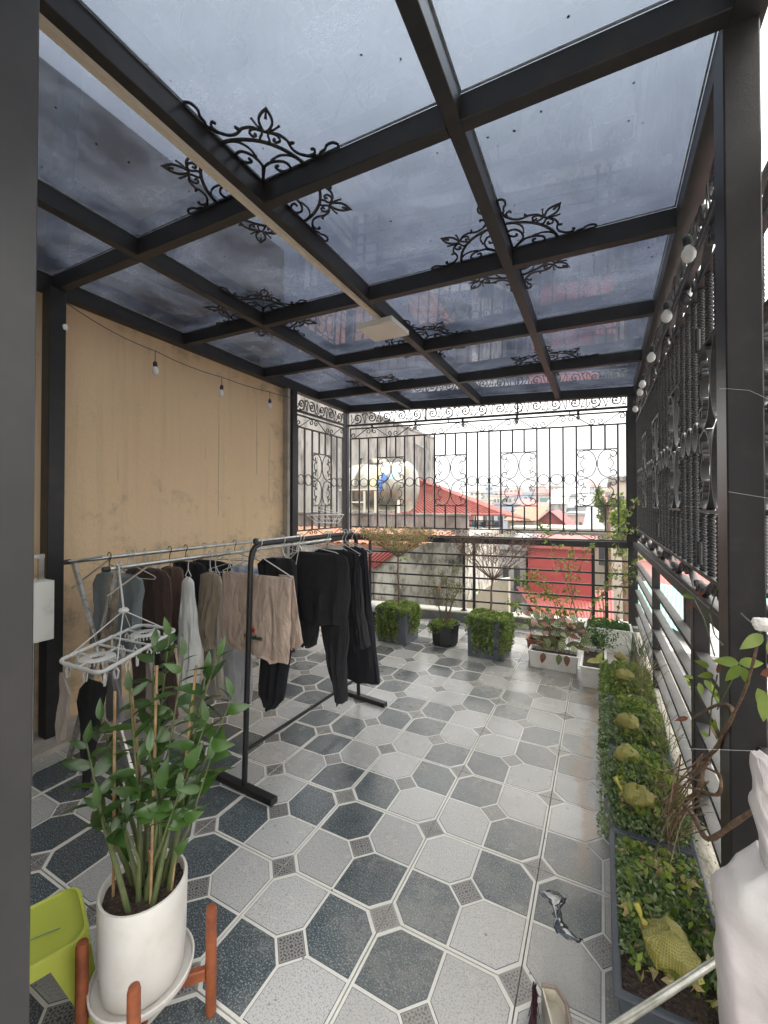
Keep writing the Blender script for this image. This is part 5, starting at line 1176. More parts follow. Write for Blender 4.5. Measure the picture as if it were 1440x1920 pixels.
on_far('brown_shirt', 'dark chocolate long shirt next to the grey-blue top', 'shirt', 272, [[(1064, 262, 296), (1070, 240, 312), (1080, 233, 320), (1130, 246, 322), (1190, 250, 323), (1330, 252, 330)]], C_BROWN, 'pale wire hanger inside the chocolate shirt')
on_far('brown_tee', 'mid-brown tee shirt half behind the chocolate shirt', 'tee shirt', 318, [[(1062, 312, 336), (1068, 300, 342), (1085, 298, 344), (1180, 310, 342), (1205, 312, 340)]], C_BROWN2, 'dark hanger inside the mid-brown tee shirt', M_BLKPLASTIC)
on_far('rust_dress', 'rusty brown dress showing under the white drying frame', 'dress', 300, [[(1180, 262, 320), (1230, 255, 330), (1335, 262, 335)]], C_RUST, 'wire hanger above the rust dress')
on_far('navy_shirt', 'nearly black shirt between the white dress and beige knit', 'shirt', 348, [[(1053, 338, 372), (1058, 326, 384), (1075, 325, 392), (1120, 340, 388), (1180, 344, 384)]], C_NAVY, 'dark hanger holding the nearly black shirt', M_BLKPLASTIC)
on_far('black_tee', 'black tee spread behind the beige knit under the pale hangers', 'tee shirt', 385, [[(1050, 372, 412), (1055, 362, 436), (1070, 362, 440), (1110, 366, 432)]], C_BLK, 'pale hanger of the black tee behind the knit')
on_mid('white_dress', 'white satin slip dress on a thin wire hanger', 'dress', 353, [[(1082, 350, 356), (1092, 344, 362), (1120, 342, 364), (1170, 337, 369), (1215, 336, 375), (1235, 337, 376), (1288, 350, 364)]], C_WHITE, 'thin wire hanger of the white slip dress')
on_mid('beige_knit', 'beige ribbed knit top with uneven hem right of the white dress', 'top', 394, [[(1073, 388, 404), (1078, 377, 411), (1095, 376, 414), (1150, 373, 404), (1200, 372, 400), (1214, 392, 402)]], C_BEIGE, 'white hanger of the beige ribbed knit')
on_mid('cream_scarf', 'long narrow cream scarf trailing almost to the floor', 'scarf', 404, [[(1080, 404, 414), (1150, 402, 416), (1230, 402, 416), (1295, 406, 420), (1309, 406, 415)]], C_CREAM, 'hanger of the long cream scarf', d1=.02, fold=.008)
on_mid('pale_shirt', 'white and pale blue shirt whose shoulders show above the towel', 'shirt', 455, [[(1060, 446, 470), (1068, 420, 500), (1078, 412, 507), (1100, 408, 506), (1140, 404, 500)]], C_PALE, 'light blue hanger above the pale shirt', mat('light_blue_hanger', (.38, .52, .62), .4))
on_mid('white_cotton_dress', 'long thin white cotton dress hanging below the towel', 'dress', 430, [[(1150, 400, 470), (1205, 385, 472), (1270, 382, 474), (1308, 384, 472)]], C_SHEER, 'white hanger of the cotton dress')
on_far('lace_top', 'white lace top behind the beige knit', 'top', 420, [[(1062, 402, 420), (1070, 396, 432), (1110, 400, 430), (1150, 402, 428)]], C_SHEER, 'white hanger of the lace top')
on_mid('print_scarf', 'tan and black printed scarf at the near end of the silver rack', 'scarf', 226, [[(1078, 208, 222), (1130, 200, 219), (1190, 194, 216), (1215, 196, 214)]], C_TAN, 'bent wire hanger of the printed scarf', d1=.02, fold=.008)
on_far('charcoal_scarf', 'grey scarf end hanging behind the printed one', 'scarf', 240, [[(1110, 212, 226), (1220, 206, 224), (1330, 204, 228), (1350, 206, 226)]], C_GREY, 'wire hanger of the grey scarf', d1=.02, fold=.008)
# black rail (X=-1.78)
def on_black(name, label, cat, hu, parts, m, hl, hm=M_WIRE, **kw):
    Y = hook_y(hu, XR, 1015); o, a = garment(name, label, cat, Y, parts, m, **kw)
    hanger(XR, Y, 1.362+.014, a[1]+.015, a[2]-.015, a[0]-.004, hl, hm); return o, Y, a
# towel folded over a wire hanger
Yt = hook_y(487, XR, 1017)
tw, a = garment('towel', 'shiny taupe hand towel with an embroidered red star folded over a wire hanger', 'towel', Yt, [[(1077, 418, 546), (1085, 416, 547), (1150, 415, 545), (1205, 414, 544), (1222, 425, 543), (1232, 470, 542), (1236, 480, 541)]], C_TOWEL, d0=.010, d1=.030, fold=.010, nf=4)
hanger(XR, Yt, 1.376, a[1]-.0, a[2]+.012, a[0]+.004, 'thin wire hanger carrying the taupe towel')
mb = MB(); cloth_loft(mb, px_rows([(1079, 520, 549), (1120, 530, 554), (1180, 538, 562), (1204, 541, 566), (1217, 541, 556)], Yt+.035), Yt+.045, d0=.008, d1=.012, fold=.008, nf=2); mb.build('back_flap', C_TOWEL, tw, smooth=True)
# hem line and the embroidery
zt0, xt0, xt1 = px_rows([(1203, 416, 543)], Yt)[0]
M_STARR = mat('red_thread', (.45, .02, .02), .7); M_GREENT = mat('green_thread', (.01, .05, .02), .7)
c = on_y(474, 1182, Yt-.05); st_ = MB(); pts = []
for k in range(10):
    r = .019 if k % 2 == 0 else .0075; t = PI/2+k*PI/5; pts.append((c.x+r*math.cos(t), c.z+r*math.sin(t)))
vv = [(x, Yt-.052, z) for x, z in pts]+[(x, Yt-.046, z) for x, z in pts]; st_.add(vv, [tuple(range(10))[::-1], tuple(range(10, 20))]+[(i, (i+1) % 10, 10+(i+1) % 10, 10+i) for i in range(10)]); star = st_.build('star_emblem', M_STARR, tw)
fc = bpy.data.curves.new('lettering', 'FONT'); fc.body = 'Heineken'; fc.size = .037; fc.align_x = 'CENTER'; fc.extrude = .0015; fc.offset = .0009
fo = bpy.data.objects.new('lettering_tmp', fc); COL.objects.link(fo); dg = bpy.context.evaluated_depsgraph_get(); dg.update()
me = bpy.data.meshes.new_from_object(fo.evaluated_get(dg)); bpy.data.objects.remove(fo); me.materials.clear(); me.materials.append(M_GREENT)
tx = bpy.data.objects.new('lettering', me); COL.objects.link(tx); tx.parent = tw; p_ = on_y(474, 1197, Yt-.05); tx.rotation_euler = (PI/2, 0, 0); tx.location = Vector((p_.x, Yt-.049, p_.z))-Vector(OFF[tw.name]); tx.location.z -= .004

on_black('black_trousers', 'black cropped trousers whose single leg shows below the towel', 'trousers', 560, [[(1085, 500, 560), (1150, 496, 556), (1235, 490, 542), (1290, 486, 535), (1308, 487, 531), (1325, 498, 516)]], C_NAVY, 'pale wire hanger of the cropped trousers', fold=.008, d1=.045)
on_black('black_shirt', 'black tee shirt with a small white mark behind the towel', 'tee shirt', 530, [[(1046, 512, 545), (1050, 494, 552), (1060, 484, 556), (1110, 490, 556), (1215, 500, 556)]], C_BLK, 'pale hanger of the black tee shirt behind the towel')
o_, Yj, a_ = on_black('black_joggers', 'black drawstring joggers with one long leg and one raised leg', 'joggers', 566, [
    [(1036, 560, 640), (1042, 548, 652), (1060, 546, 655), (1100, 548, 656), (1140, 552, 652), (1165, 556, 650)],
    [(1150, 598, 652), (1190, 603, 654), (1235, 612, 650), (1280, 628, 649), (1315, 633, 648)],
    [(1150, 553, 602), (1180, 563, 598), (1210, 568, 590)]], C_BLK2, 'pale wire hanger inside the waist of the joggers', fold=.012)
on_black('black_jacket', 'black collarless jacket with a sleeve edge seen behind the joggers', 'jacket', 612, [
    [(1030, 600, 655), (1036, 590, 672), (1080, 600, 676), (1180, 610, 676), (1205, 612, 678)], [(1060, 655, 676), (1150, 662, 682), (1212, 672, 692)]], C_BLK, 'white hanger of the collarless jacket')
on_black('black_skirt', 'long black flared skirt at the far end of the rail', 'skirt', 648, [[(1026, 648, 680), (1034, 640, 688), (1100, 640, 694), (1180, 644, 702), (1240, 648, 709), (1276, 650, 713)]], C_NAVY, 'pale hanger of the flared skirt', fold=.02)
# empty hangers
emp = [(P1, u, 'far silver pole') for u in (250, 382, 404, 440, 470, 500, 530, 555)]+[(P2, u, 'near silver pole') for u in (430, 478, 510, 532, 548, 556, 572, 590, 606)]
words = ['first', 'second', 'third', 'fourth', 'fifth', 'sixth', 'seventh', 'eighth', 'ninth']
ci = {}
M_DKH = mat('grey_hanger', (.12, .16, .18), .4)
for p_, u, nm in emp:
    Y = hook_y(u, p_.x); k = ci.get(nm, 0); ci[nm] = k+1
    if Y > YE-.05: continue
    hanger(p_.x, Y, p_.z+.012, p_.x-.19, p_.x+.19, p_.z-.125-random.uniform(0, .02), f'empty {"grey" if u in (440, 478) else "white"} hanger, {words[k]} along the {nm} from the near end', M_DKH if u in (440, 478) else M_WIRE, yaw=random.uniform(-.35, .35))
for k, u in enumerate((616, 642, 660)):
    Y = hook_y(u, XR, 1008)
    if Y > 2.9: Y = 2.86
    hanger(XR, Y, 1.376, XR-.19, XR+.19, 1.225, f'empty white hanger, {words[k]} from the near end among the dark clothes', yaw=random.uniform(-.3, .3))
# folded white wire airer hung on the corner post
aw = thing('wire_basket', 'small white wire basket airer hooked to the left corner fence', 'wire basket', (-3.3, 4.9, 1.2))
mb = MB(); YY = 4.6
Q = lambda u, v: on_x(u, v, -3.25)
for seg in (((588, 945), (638, 963)), ((585, 966), (645, 965)), ((585, 966), (602, 980)), ((645, 965), (633, 981)), ((602, 980), (633, 981)), ((588, 945), (592, 955)), ((592, 955), (645, 965)), ((594, 966), (608, 979)), ((604, 966), (614, 979)), ((613, 966), (620, 980)), ((622, 966), (626, 980)), ((632, 966), (629, 980)), ((602, 973), (638, 973)), ((608, 942), (608, 956))):
    mb.tube([Q(*seg[0]), Q(*seg[1])], .0035, 5)
for seg in (((585, 966), (602, 980)), ((645, 965), (633, 981)), ((602, 980), (633, 981)), ((585, 966), (645, 965))): mb.tube([Q(*seg[0])+Vector((-.12, .05, .0)), Q(*seg[1])+Vector((-.12, .05, .0))], .0035, 5)
for q in ((585, 966), (645, 965), (602, 980), (633, 981)): mb.tube([Q(*q), Q(*q)+Vector((-.12, .05, 0))], .0035, 5)
mb.build('wires', M_WIRE, aw)

# ---- plastic clip frame
ZH = .87; oc_ = thing('clip_hanger', 'white plastic rope-edged clip drying frame hanging at the near end of the silver rack', 'clip hanger', (-2.25, 1.34, ZH), 'clip frame')
cor = [on_z(108, 1240, ZH), on_z(186, 1264, ZH), on_z(331, 1181, ZH), on_z(262, 1171, ZH)]
cc = sum(cor, Vector())/4
# rounded rectangle through the corners
def rrect(C, k=.16, n=5):
    out = []
    for i in range(4):
        p0, p1, p2 = C[i-1], C[i], C[(i+1) % 4]; r = .055
        a = p1+(p0-p1).normalized()*r; b = p1+(p2-p1).normalized()*r
        for q in range(n+1): t = q/n; out.append(a*(1-t)**2+p1*2*t*(1-t)+b*t*t)
    return out
loop = rrect(cor); dense = []
for i in range(len(loop)):
    a, b = loop[i], loop[(i+1) % len(loop)]; k = max(1, int((b-a).length/.012))
    for q in range(k): dense.append(a.lerp(b, q/k))
dense.append(dense[0])
mb = MB(); mb.tube(dense, [.0095*(1+.16*math.sin(i*1.15)) for i in range(len(dense))], 9, cap=False); mb.build('rim', M_WIRE, oc_, smooth=True)
ax = ((cor[2]+cor[3])/2-(cor[0]+cor[1])/2); side = ((cor[1]+cor[2])/2-(cor[0]+cor[3])/2)
def op(u, v, dz=0): return cc+ax*u+side*v+Vector((0, 0, dz))
for u in (-.09, .09):
    mb = MB(); pts = [op(u, -.5+k/24) for k in range(25)]; mb.tube(pts, [.006*(1+.2*math.sin(i*2.0)) for i in range(25)], 7); mb.build('cross_rib', M_WIRE, oc_, smooth=True)
for s in (-.3, .3):
    mb = MB(); ctr = op(s, 0)
    mb.lathe([(.032, -.004), (.07, -.005), (.075, 0), (.07, .005), (.032, .006), (.032, -.004)], ctr, 28)
    for k in range(28): t = 2*PI*k/28; mb.tube([ctr+Vector((.072*math.cos(t), .072*math.sin(t), 0)), ctr+Vector((.072*math.cos(t), .072*math.sin(t), -.018))], .0035, 4)
    o = mb.build('round_holder', M_WIRE, oc_, smooth=True)
    for u, v in ((s, -.5), (s, .5), (s-.2 if s < 0 else s+.2, 0), (s+.2 if s < 0 else s-.2, 0)):
        d = (op(u, v)-ctr); mb = MB(); mb.tube([ctr+d.normalized()*.072, op(u, v)], .005, 6); mb.build('rib', M_WIRE, oc_)
hub = cc+Vector((.0, .0, .175)); 
mb = MB(); mb.lathe([(.001, .016), (.018, .012), (.026, 0), (.02, -.010), (.001, -.012)], hub, 16); mb.build('hub', M_WIRE, oc_, smooth=True)
for u, v in ((-.44, -.44), (-.30, .46), (.34, -.46), (.45, .42)):
    mb = MB(); mb.tube([hub, op(u, v, .004)], .003, 5); mb.build('stay', M_WIRE, oc_)
hk = Vector((P2.x+.005, 1.43, P2.z+.016))
mb = MB(); mb.tube([hub+Vector((0, 0, .012)), hub.lerp(hk, .45)+Vector((.01, 0, -.01)), hk+Vector((.022, 0, -.05)), hk+Vector((.02, 0, -.01)), hk+Vector((0, 0, .003)), hk+Vector((-.018, 0, -.012))], .005, 7); mb.build('hook', M_WIRE, oc_)
def peg_mesh():
    mb = MB()
    for s in (1, -1): mb.ribbon([(s*.002, 0), (s*.009, -.012), (s*.004, -.042)], .004, .008, (Vector(), Vector((1, 0, 0)), Vector((0, 0, 1))))
    mb.tube([(0, 0, .012), (0, 0, 0)], .0025, 5); return mesh_only(mb, 'peg', [M_WIRE])
PEG = peg_mesh(); pegs = [(-.47, -.3), (-.47, .1), (-.45, .5), (-.33, .5), (-.2, .5), (-.08, .5), (.08, .5), (.2, .5), (.32, .5), (.42, .5), (.5, .2), (-.3, -.5), (-.1, -.5), (.1, -.5), (.3, -.5), (0, 0), (.05, .2), (.05, -.2)]
for u, v in pegs: inst('peg', PEG, oc_, op(u, v, -.018), (0, 0, random.uniform(0, 3)), (1.15,)*3)
# small washing clipped to it
def clipped(name, label, cat, uv, rows, m, Yo=0):
    Y = op(*uv).y+Yo; o, a = garment(name, label, cat, Y, [rows], m, group='small washing on the clip frame', d0=.006, d1=.014, fold=.010, nf=3, n=24); return o
clipped('grey_sock', 'limp taupe stocking clipped at the left corner of the drying frame', 'stocking', (-.47, -.3), [(1262, 113, 119), (1285, 112, 130), (1300, 113, 134), (1340, 107, 128), (1385, 108, 120)], C_TAUPE)
clipped('black_bra', 'black cloth bundle with dangling straps clipped under the drying frame', 'bra', (-.3, .5), [(1278, 165, 200), (1300, 148, 196), (1325, 142, 192), (1360, 150, 190), (1400, 152, 178), (1440, 155, 172), (1480, 157, 166)], C_BLK)
clipped('grey_shorts', 'grey patterned cloth clipped beside the black bundle', 'shorts', (-.1, .5), [(1262, 204, 216), (1285, 200, 222), (1320, 196, 232), (1350, 200, 230)], C_GREY)
clipped('lilac_top', 'crumpled lilac-grey cloth clipped at the far side of the drying frame', 'top', (.08, -.5), [(1232, 276, 284), (1250, 274, 290), (1290, 272, 296), (1345, 276, 296)], C_TAUPE)
clipped('black_briefs', 'small black cloth clipped behind the potted plant', 'briefs', (.25, -.3), [(1222, 290, 300), (1250, 286, 306), (1300, 284, 310), (1340, 290, 306)], C_BLK)

# ================================================================== ZZ PLANT
PC = Vector((-1.222, .82, 0)); PP = Vector((-1.256, .823, 0))
stn = thing('plant_stand', 'reddish-brown wooden plant stand under the white pot', 'plant stand', PC)
for dx, dy in ((.122, .122), (.122, -.125), (-.122, -.125), (-.122, .122)):
    mb = MB(); pts = []
    mb.lathe([(.001, .0), (.015, .0), (.0165, .006), (.0165, .318), (.014, .329), (.001, .331)], PC+Vector((dx, dy, 0)), 12); mb.build('leg', M_WOOD, stn, smooth=True)
for a_, b_, z in (((-.11, -.11), (.11, .11), .130), ((-.11, .11), (.11, -.11), .130)):
    mb = MB(); mb.bar(PC+Vector((*a_, z if a_[1] < 0 else z-.0012)), PC+Vector((*b_, z if a_[1] < 0 else z-.0012)), .02, .034, bev=.002); mb.build('cross_bar', M_WOOD, stn)
pot = thing('plant_pot', 'smooth white round pot and saucer holding the glossy-leaved plant', 'plant pot', PC+Vector((0, 0, .17)))
mb = MB(); mb.lathe([(.001, .150), (.128, .150), (.141, .162), (.143, .178), (.138, .179), (.134, .166), (.11, .158), (.001, .158)], PP, 48); mb.build('saucer', M_POT, pot, smooth=True)
mb = MB(); mb.lathe([(.001, .160), (.105, .160), (.111, .167), (.118, .24), (.121, .38), (.1215, .436), (.1195, .442), (.113, .442), (.110, .436), (.108, .39), (.001, .39)], PP, 56); mb.build('body', M_POT, pot, smooth=True)
mb = MB(); n = 40; vv = [(PP.x, PP.y, .420)]
for ring in range(1, 6):
    for q in range(n): r = .111*ring/5; t = 2*PI*q/n; vv.append((PP.x+r*math.cos(t), PP.y+r*math.sin(t), .414+random.uniform(-.004, .007)))
ff = [(0, 1+q, 1+(q+1) % n) for q in range(n)]+[(1+(k-1)*n+q, 1+k*n+q, 1+k*n+(q+1) % n, 1+(k-1)*n+(q+1) % n) for k in range(1, 5) for q in range(n)]
mb.add(vv, ff); mb.build('soil', M_SOIL, pot)
zz = thing('potted_plant', 'glossy dark green plant with thick stems and bamboo stakes in the white pot', 'plant', PC+Vector((0, 0, .45)))
def leaf_mesh(name, mtl, L=1., W=.42, fold=.10, curl=.12, tip=1.0):
    mb = MB(); nl, vv = 7, []
    for i in range(nl+1):
        t = i/nl; w_ = W*math.sin(PI*min(1, t**.8*1.0))**.85*(1-.25*t)*.5 if 0 < t < 1 else .004
        z = -curl*t*t*L
        vv += [(-w_*L, t*L, z+fold*w_*2*L), (0, t*L, z), (w_*L, t*L, z+fold*w_*2*L)]
    ff = []
    for i in range(nl):
        for q in (0, 1): a = i*3+q; ff.append((a, a+1, a+4, a+3))
    mb.add(vv, ff); return mesh_only(mb, name, [mtl], True)
ZL = [leaf_mesh('leaf', L_ZZ, 1, .40, .16, .22), leaf_mesh('leaf', L_ZZ, 1, .50, .12, .36)]
def place_leaf(parent, mesh, p, direction, normal, L, name='leaf'):
    y = Vector(direction).normalized(); x = y.cross(Vector(normal)); 
    if x.length < 1e-3: x = y.cross(Vector((1, 0, 0)))
    x.normalize(); z = x.cross(y)
    M_ = Matrix(((x.x*L, y.x*L, z.x*L, p[0]), (x.y*L, y.y*L, z.y*L, p[1]), (x.z*L, y.z*L, z.z*L, p[2]), (0, 0, 0, 1)))
    inst_m(name, mesh, parent, M_)
rg = random.Random(11)
stems = []
tips = [(-1.30, .80, 1.02), (-1.38, .76, .93), (-1.34, .70, .90), (-1.28, .92, 1.16), (-1.22, .93, 1.10), (-1.15, .96, 1.05), (-1.12, .98, 1.10), (-1.10, .92, .92), (-1.06, .90, .82), (-1.20, .80, .86), (-1.34, .78, .72), (-1.28, .70, .74), (-1.12, .84, .74), (-1.33, .90, 1.12), (-1.06, .99, .98), (-1.26, .76, .66)]
for k, tp in enumerate(tips):
    tp = Vector(tp); b = PP+Vector((rg.uniform(-.065, .065), rg.uniform(-.06, .06), .41)); b = b.lerp(Vector((tp.x, tp.y, .41)), .22)
    mid = b.lerp(tp, .5)+Vector((rg.uniform(-.02, .02), rg.uniform(-.02, .02), 0))
    pts = [b, b.lerp(mid, .5)+Vector((0, 0, .01)), mid, mid.lerp(tp, .5), tp]
    pts = [Vector(q) for q in pts]
    mb = MB(); mb.tube(pts, [.0088, .0075, .0046, .0032, .002], 7); mb.build('stem', M_STEM, zz, smooth=True)
    L_ = (tp-b).length; nleaf = int(6+L_*13); side_a = rg.uniform(0, PI)
    for j in range(nleaf):
        t = .30+.70*(j+.5)/nleaf if L_ > .4 else .4+.6*(j+.5)/nleaf
        seg = t*4; i = min(3, int(seg)); p_ = pts[i].lerp(pts[i+1], seg-i)
        if p_.z < .62: continue
        ang = side_a+(PI if j % 2 else 0)+rg.uniform(-.5, .5)
        d = Vector((math.cos(ang), math.sin(ang), rg.uniform(.25, .9)))
        sz = rg.uniform(.060, .108)*(1.0 if t < .9 else .8)
        place_leaf(zz, rg.choice(ZL), p_, d, Vector((rg.uniform(-.8, .9), rg.uniform(-1.1, .6), .7)), sz)
    place_leaf(zz, ZL[0], tp, Vector((rg.uniform(-.3, .3), rg.uniform(-.3, .3), 1)), Vector((.8, -.6, .1)), .065)
# a few broad low leaves
for (u, v, yaw_, s_) in ((222, 1545, .2, .085), (262, 1500, .9, .10), (300, 1480, -.4, .09), (240, 1620, .5, .075), (215, 1520, 2.4, .08), (285, 1540, 1.3, .10), (345, 1535, -1.2, .07), (350, 1440, -.8, .085), (330, 1600, -.9, .06), (255, 1460, 2.0, .085), (395, 1395, -1.4, .075), (185, 1360, 2.6, .08), (180, 1420, 2.3, .075)):
    p_ = on_y(u, v, .80); place_leaf(zz, ZL[1], p_, Vector((math.sin(yaw_)*-.6, -.1, .8*math.cos(yaw_))), Vector((.45, -.8, .25)), s_)
for (b_, t_) in (((-1.315, .765, .41), (-1.315, .765, 1.03)), ((-1.19, .80, .41), (-1.27, .87, 1.08)), ((-1.18, .86, .41), (-1.16, .93, 1.08)), ((-1.28, .86, .41), (-1.33, .82, 1.05))):
    mb = MB(); mb.tube([b_, t_], .0045, 6); mb.build('stake', M_STAKE, zz)

# ================================================================== LIME STOOL
ZS = .26
S0 = [on_z(62, 1690, ZS), on_z(150, 1650, ZS), on_z(182, 1672, ZS), on_z(172, 1750, ZS), on_z(62, 1800, ZS)]
stl = thing('plastic_stool', 'lime green low plastic stool cut off by the left edge', 'stool', (-1.62, .72, 0))
fr_, fl_ = on_z(150, 1652, ZS), on_z(172, 1752, ZS)       # far right / near right corners of the seat
e = (fl_-fr_).normalized(); dirx = Vector((e.y, -e.x, 0)); 
if dirx.x > 0: dirx = -dirx
C4 = [fr_, fl_, fl_+dirx*.34, fr_+dirx*.34]; cen = sum(C4, Vector())/4
def sloft(scales_z, mi=0):
    mb = MB(); rings = []
    for sc_, z in scales_z:
        ring = rrect([cen+(q-cen)*sc_ for q in C4]); rings.append([(p_.x, p_.y, z) for p_ in ring])
    n = len(rings[0]); mb.add([p_ for r_ in rings for p_ in r_], [(i*n+q, i*n+(q+1) % n, (i+1)*n+(q+1) % n, (i+1)*n+q) for i in range(len(rings)-1) for q in range(n)]+[tuple(range(n))[::-1]]); return mb
ring_n = None
mb = sloft([(.78, ZS-.004), (.90, ZS-.003), (.93, ZS+.003), (.98, ZS), (1.0, ZS-.008), (1.02, ZS-.04), (1.0, ZS-.04), (.97, ZS-.01), (.9, ZS-.008)]); mb.build('seat', M_LIME, stl, smooth=True)
for i, q in enumerate(C4):
    o = C4[(i+1) % 4]; p2 = C4[i-1]; b = Vector((q.x, q.y, 0))+(q-cen)*.16; b.z = 0
    w1 = (o-q).normalized(); w2 = (p2-q).normalized()
    mb = MB(); t_ = .010; top = q+(cen-q)*.03
    def panel(dirv, wt, wb):
        A = [Vector((top.x, top.y, ZS-.03)), Vector((top.x, top.y, ZS-.03))+dirv*wt, b+dirv*wb, b.copy()]
        nrm = (A[1]-A[0]).cross(A[3]-A[0]).normalized()*.004
        mb.add([p_-nrm for p_ in A]+[p_+nrm for p_ in A], [(0, 1, 2, 3), (7, 6, 5, 4)]+[(k, (k+1) % 4, 4+(k+1) % 4, 4+k) for k in range(4)])
    panel(w1, .10, .035); panel(w2, .10, .035); mb.build('leg', M_LIME, stl)
mb = MB(); 
a_, b_ = cen.lerp(fr_, .15), cen.lerp(fl_, .15)
mb.ribbon(cr([( -.10, .035), (-.03, .02), (.02, .03), (.09, .022)], 5), .003, .001, (Vector((cen.x, cen.y, ZS+.0005)), dirx, e)); mb.build('teal_print', mat('teal_ink', (.15, .35, .25), .5), stl)

# ================================================================== FAR PLANTERS
def trail_leaves(faces, n, seed):
    """leaves hanging in strands over the listed top edges"""
    rg = np.random.default_rng(seed); P = []
    for (a, b, z0, zmin, zmax, nrm) in faces:
        a = np.array(a); b = np.array(b); nrm = np.array(nrm); L_ = np.linalg.norm(b-a); k = int(L_/.0062)
        for s in range(k):
            t = rg.random(); ln = rg.uniform(zmin, zmax)*(.8+.2*math.sin(t*9+seed)**2); m = int(ln/.011); wx = rg.normal(0, .006); out = rg.uniform(.006, .04)
            for q in range(m):
                f = q/m; xy = a+(b-a)*t+nrm*(out*(1-(1-min(1, f*4))**2)+rg.normal(0, .007)); xy = xy+(b-a)/L_*(wx*math.sin(q*.3)+rg.normal(0, .009))
                P.append((xy[0], xy[1], z0-ln*f+.012*(1-f)))
    return P
def mound(cx0, cx1, cy0, cy1, z, h, n, seed, edge=.0):
    rg = np.random.default_rng(seed); x = rg.uniform(cx0-edge, cx1+edge, n); y = rg.uniform(cy0-edge, cy1+edge, n)
    u = (x-cx0)/(cx1-cx0)*2-1; v = (y-cy0)/(cy1-cy0)*2-1
    zz_ = z+h*(.35+.65*np.sin(x*17+seed)*np.sin(y*15+seed*2)*.5+.3)*np.clip(1-.4*(u**2+v**2), .1, 1)*rg.uniform(.3, 1, n)
    return list(zip(x, y, zz_))
def boxpot(name, label, x0, x1, y0, y1, h, m, cat='planter', wall=.012, taper=0, rim=0, group=None, z0=0):
    rt = thing(name, label, cat, ((x0+x1)/2, (y0+y1)/2, z0), group)
    t = taper; mb = MB()
    def R4(e, z): return [(x0+e, y0+e, z), (x1-e, y0+e, z), (x1-e, y1-e, z), (x0+e, y1-e, z)]
    rings = [R4(t, z0), R4(0, h-rim*1.3)]+([R4(-rim, h-rim*1.2), R4(-rim, h)] if rim else [R4(0, h)])+[R4(wall, h), R4(wall, h-.05)]
    vv = [p_ for r_ in rings for p_ in r_]
    mb.add(vv, [(3, 2, 1, 0)]+[(i*4+q, i*4+(q+1) % 4, (i+1)*4+(q+1) % 4, (i+1)*4+q) for i in range(len(rings)-1) for q in range(4)])
    o = mb.build('body', m, rt)
    bv = o.modifiers.new('bevel', 'BEVEL'); bv.width = .006; bv.segments = 2; bv.limit_method = 'ANGLE'
    mb = MB(); g = 8; vv = [(x0+wall+(x1-x0-2*wall)*i/g, y0+wall+(y1-y0-2*wall)*j/g, h-.035+random.uniform(-.006, .008)) for j in range(g+1) for i in range(g+1)]
    mb.add(vv, [(j*(g+1)+i, j*(g+1)+i+1, (j+1)*(g+1)+i+1, (j+1)*(g+1)+i) for j in range(g) for i in range(g)]); mb.build('soil', M_SOIL, rt)
    return rt
# two slate cubes with creepers and umbrella-shaped trees
cubes = [(-2.33, -1.965, 4.335, 4.69, .39, 'left', 21), (-1.262, -.885, 4.345, 4.71, .40, 'right', 22)]
for (x0, x1, y0, y1, h, side_, sd_) in cubes:
    boxpot('cube_planter', f'square slate-grey planter, the {side_} hand one of the two under flat-topped trees', x0, x1, y0, y1, h, M_SLATE, group='slate cube planters')
    cx, cy = (x0+x1)/2, (y0+y1)/2
    cv = thing('creeper_plant', f'dense green creeper spilling over the {side_} slate cube planter', 'creeper', (cx, cy, h-.03), 'creepers in the slate planters')
    P = mound(x0-.02, x1+.02, y0-.02, y1+.02, h-.01, .07, 1700, sd_)
    if side_ == 'left': P += trail_leaves([((x0+.0, y0), (x0+.25, y0), h, .26, .40, (0, -1)), ((x0+.23, y0), (x1, y0), h, .02, .12, (0, -1)), ((x1, y0+.05), (x1, y1), h, .15, .34, (1, 0)), ((x0, y0), (x0, y1), h, .1, .34, (-1, 0)), ((x0, y0), (x0+.27, y0), h-.12, .12, .25, (0, -1))], 0, sd_)
    else: P += trail_leaves([((x0+.06, y0), (x0+.28, y0), h, .28, .41, (0, -1)), ((x0+.31, y0), (x1+.01, y0), h, .24, .42, (0, -1)), ((x0, y0), (x0+.08, y0), h, .02, .10, (0, -1)), ((x1, y0), (x1, y1), h, .2, .38, (1, 0)), ((x0, y0+.05), (x0, y1), h, .1, .3, (-1, 0))], 0, sd_)
    vv, nn = leafcloud(0, None, None, .028, shape=P, droop=.5, seed=sd_); cloud_obj('foliage', L_VINE, cv, vv, nn)
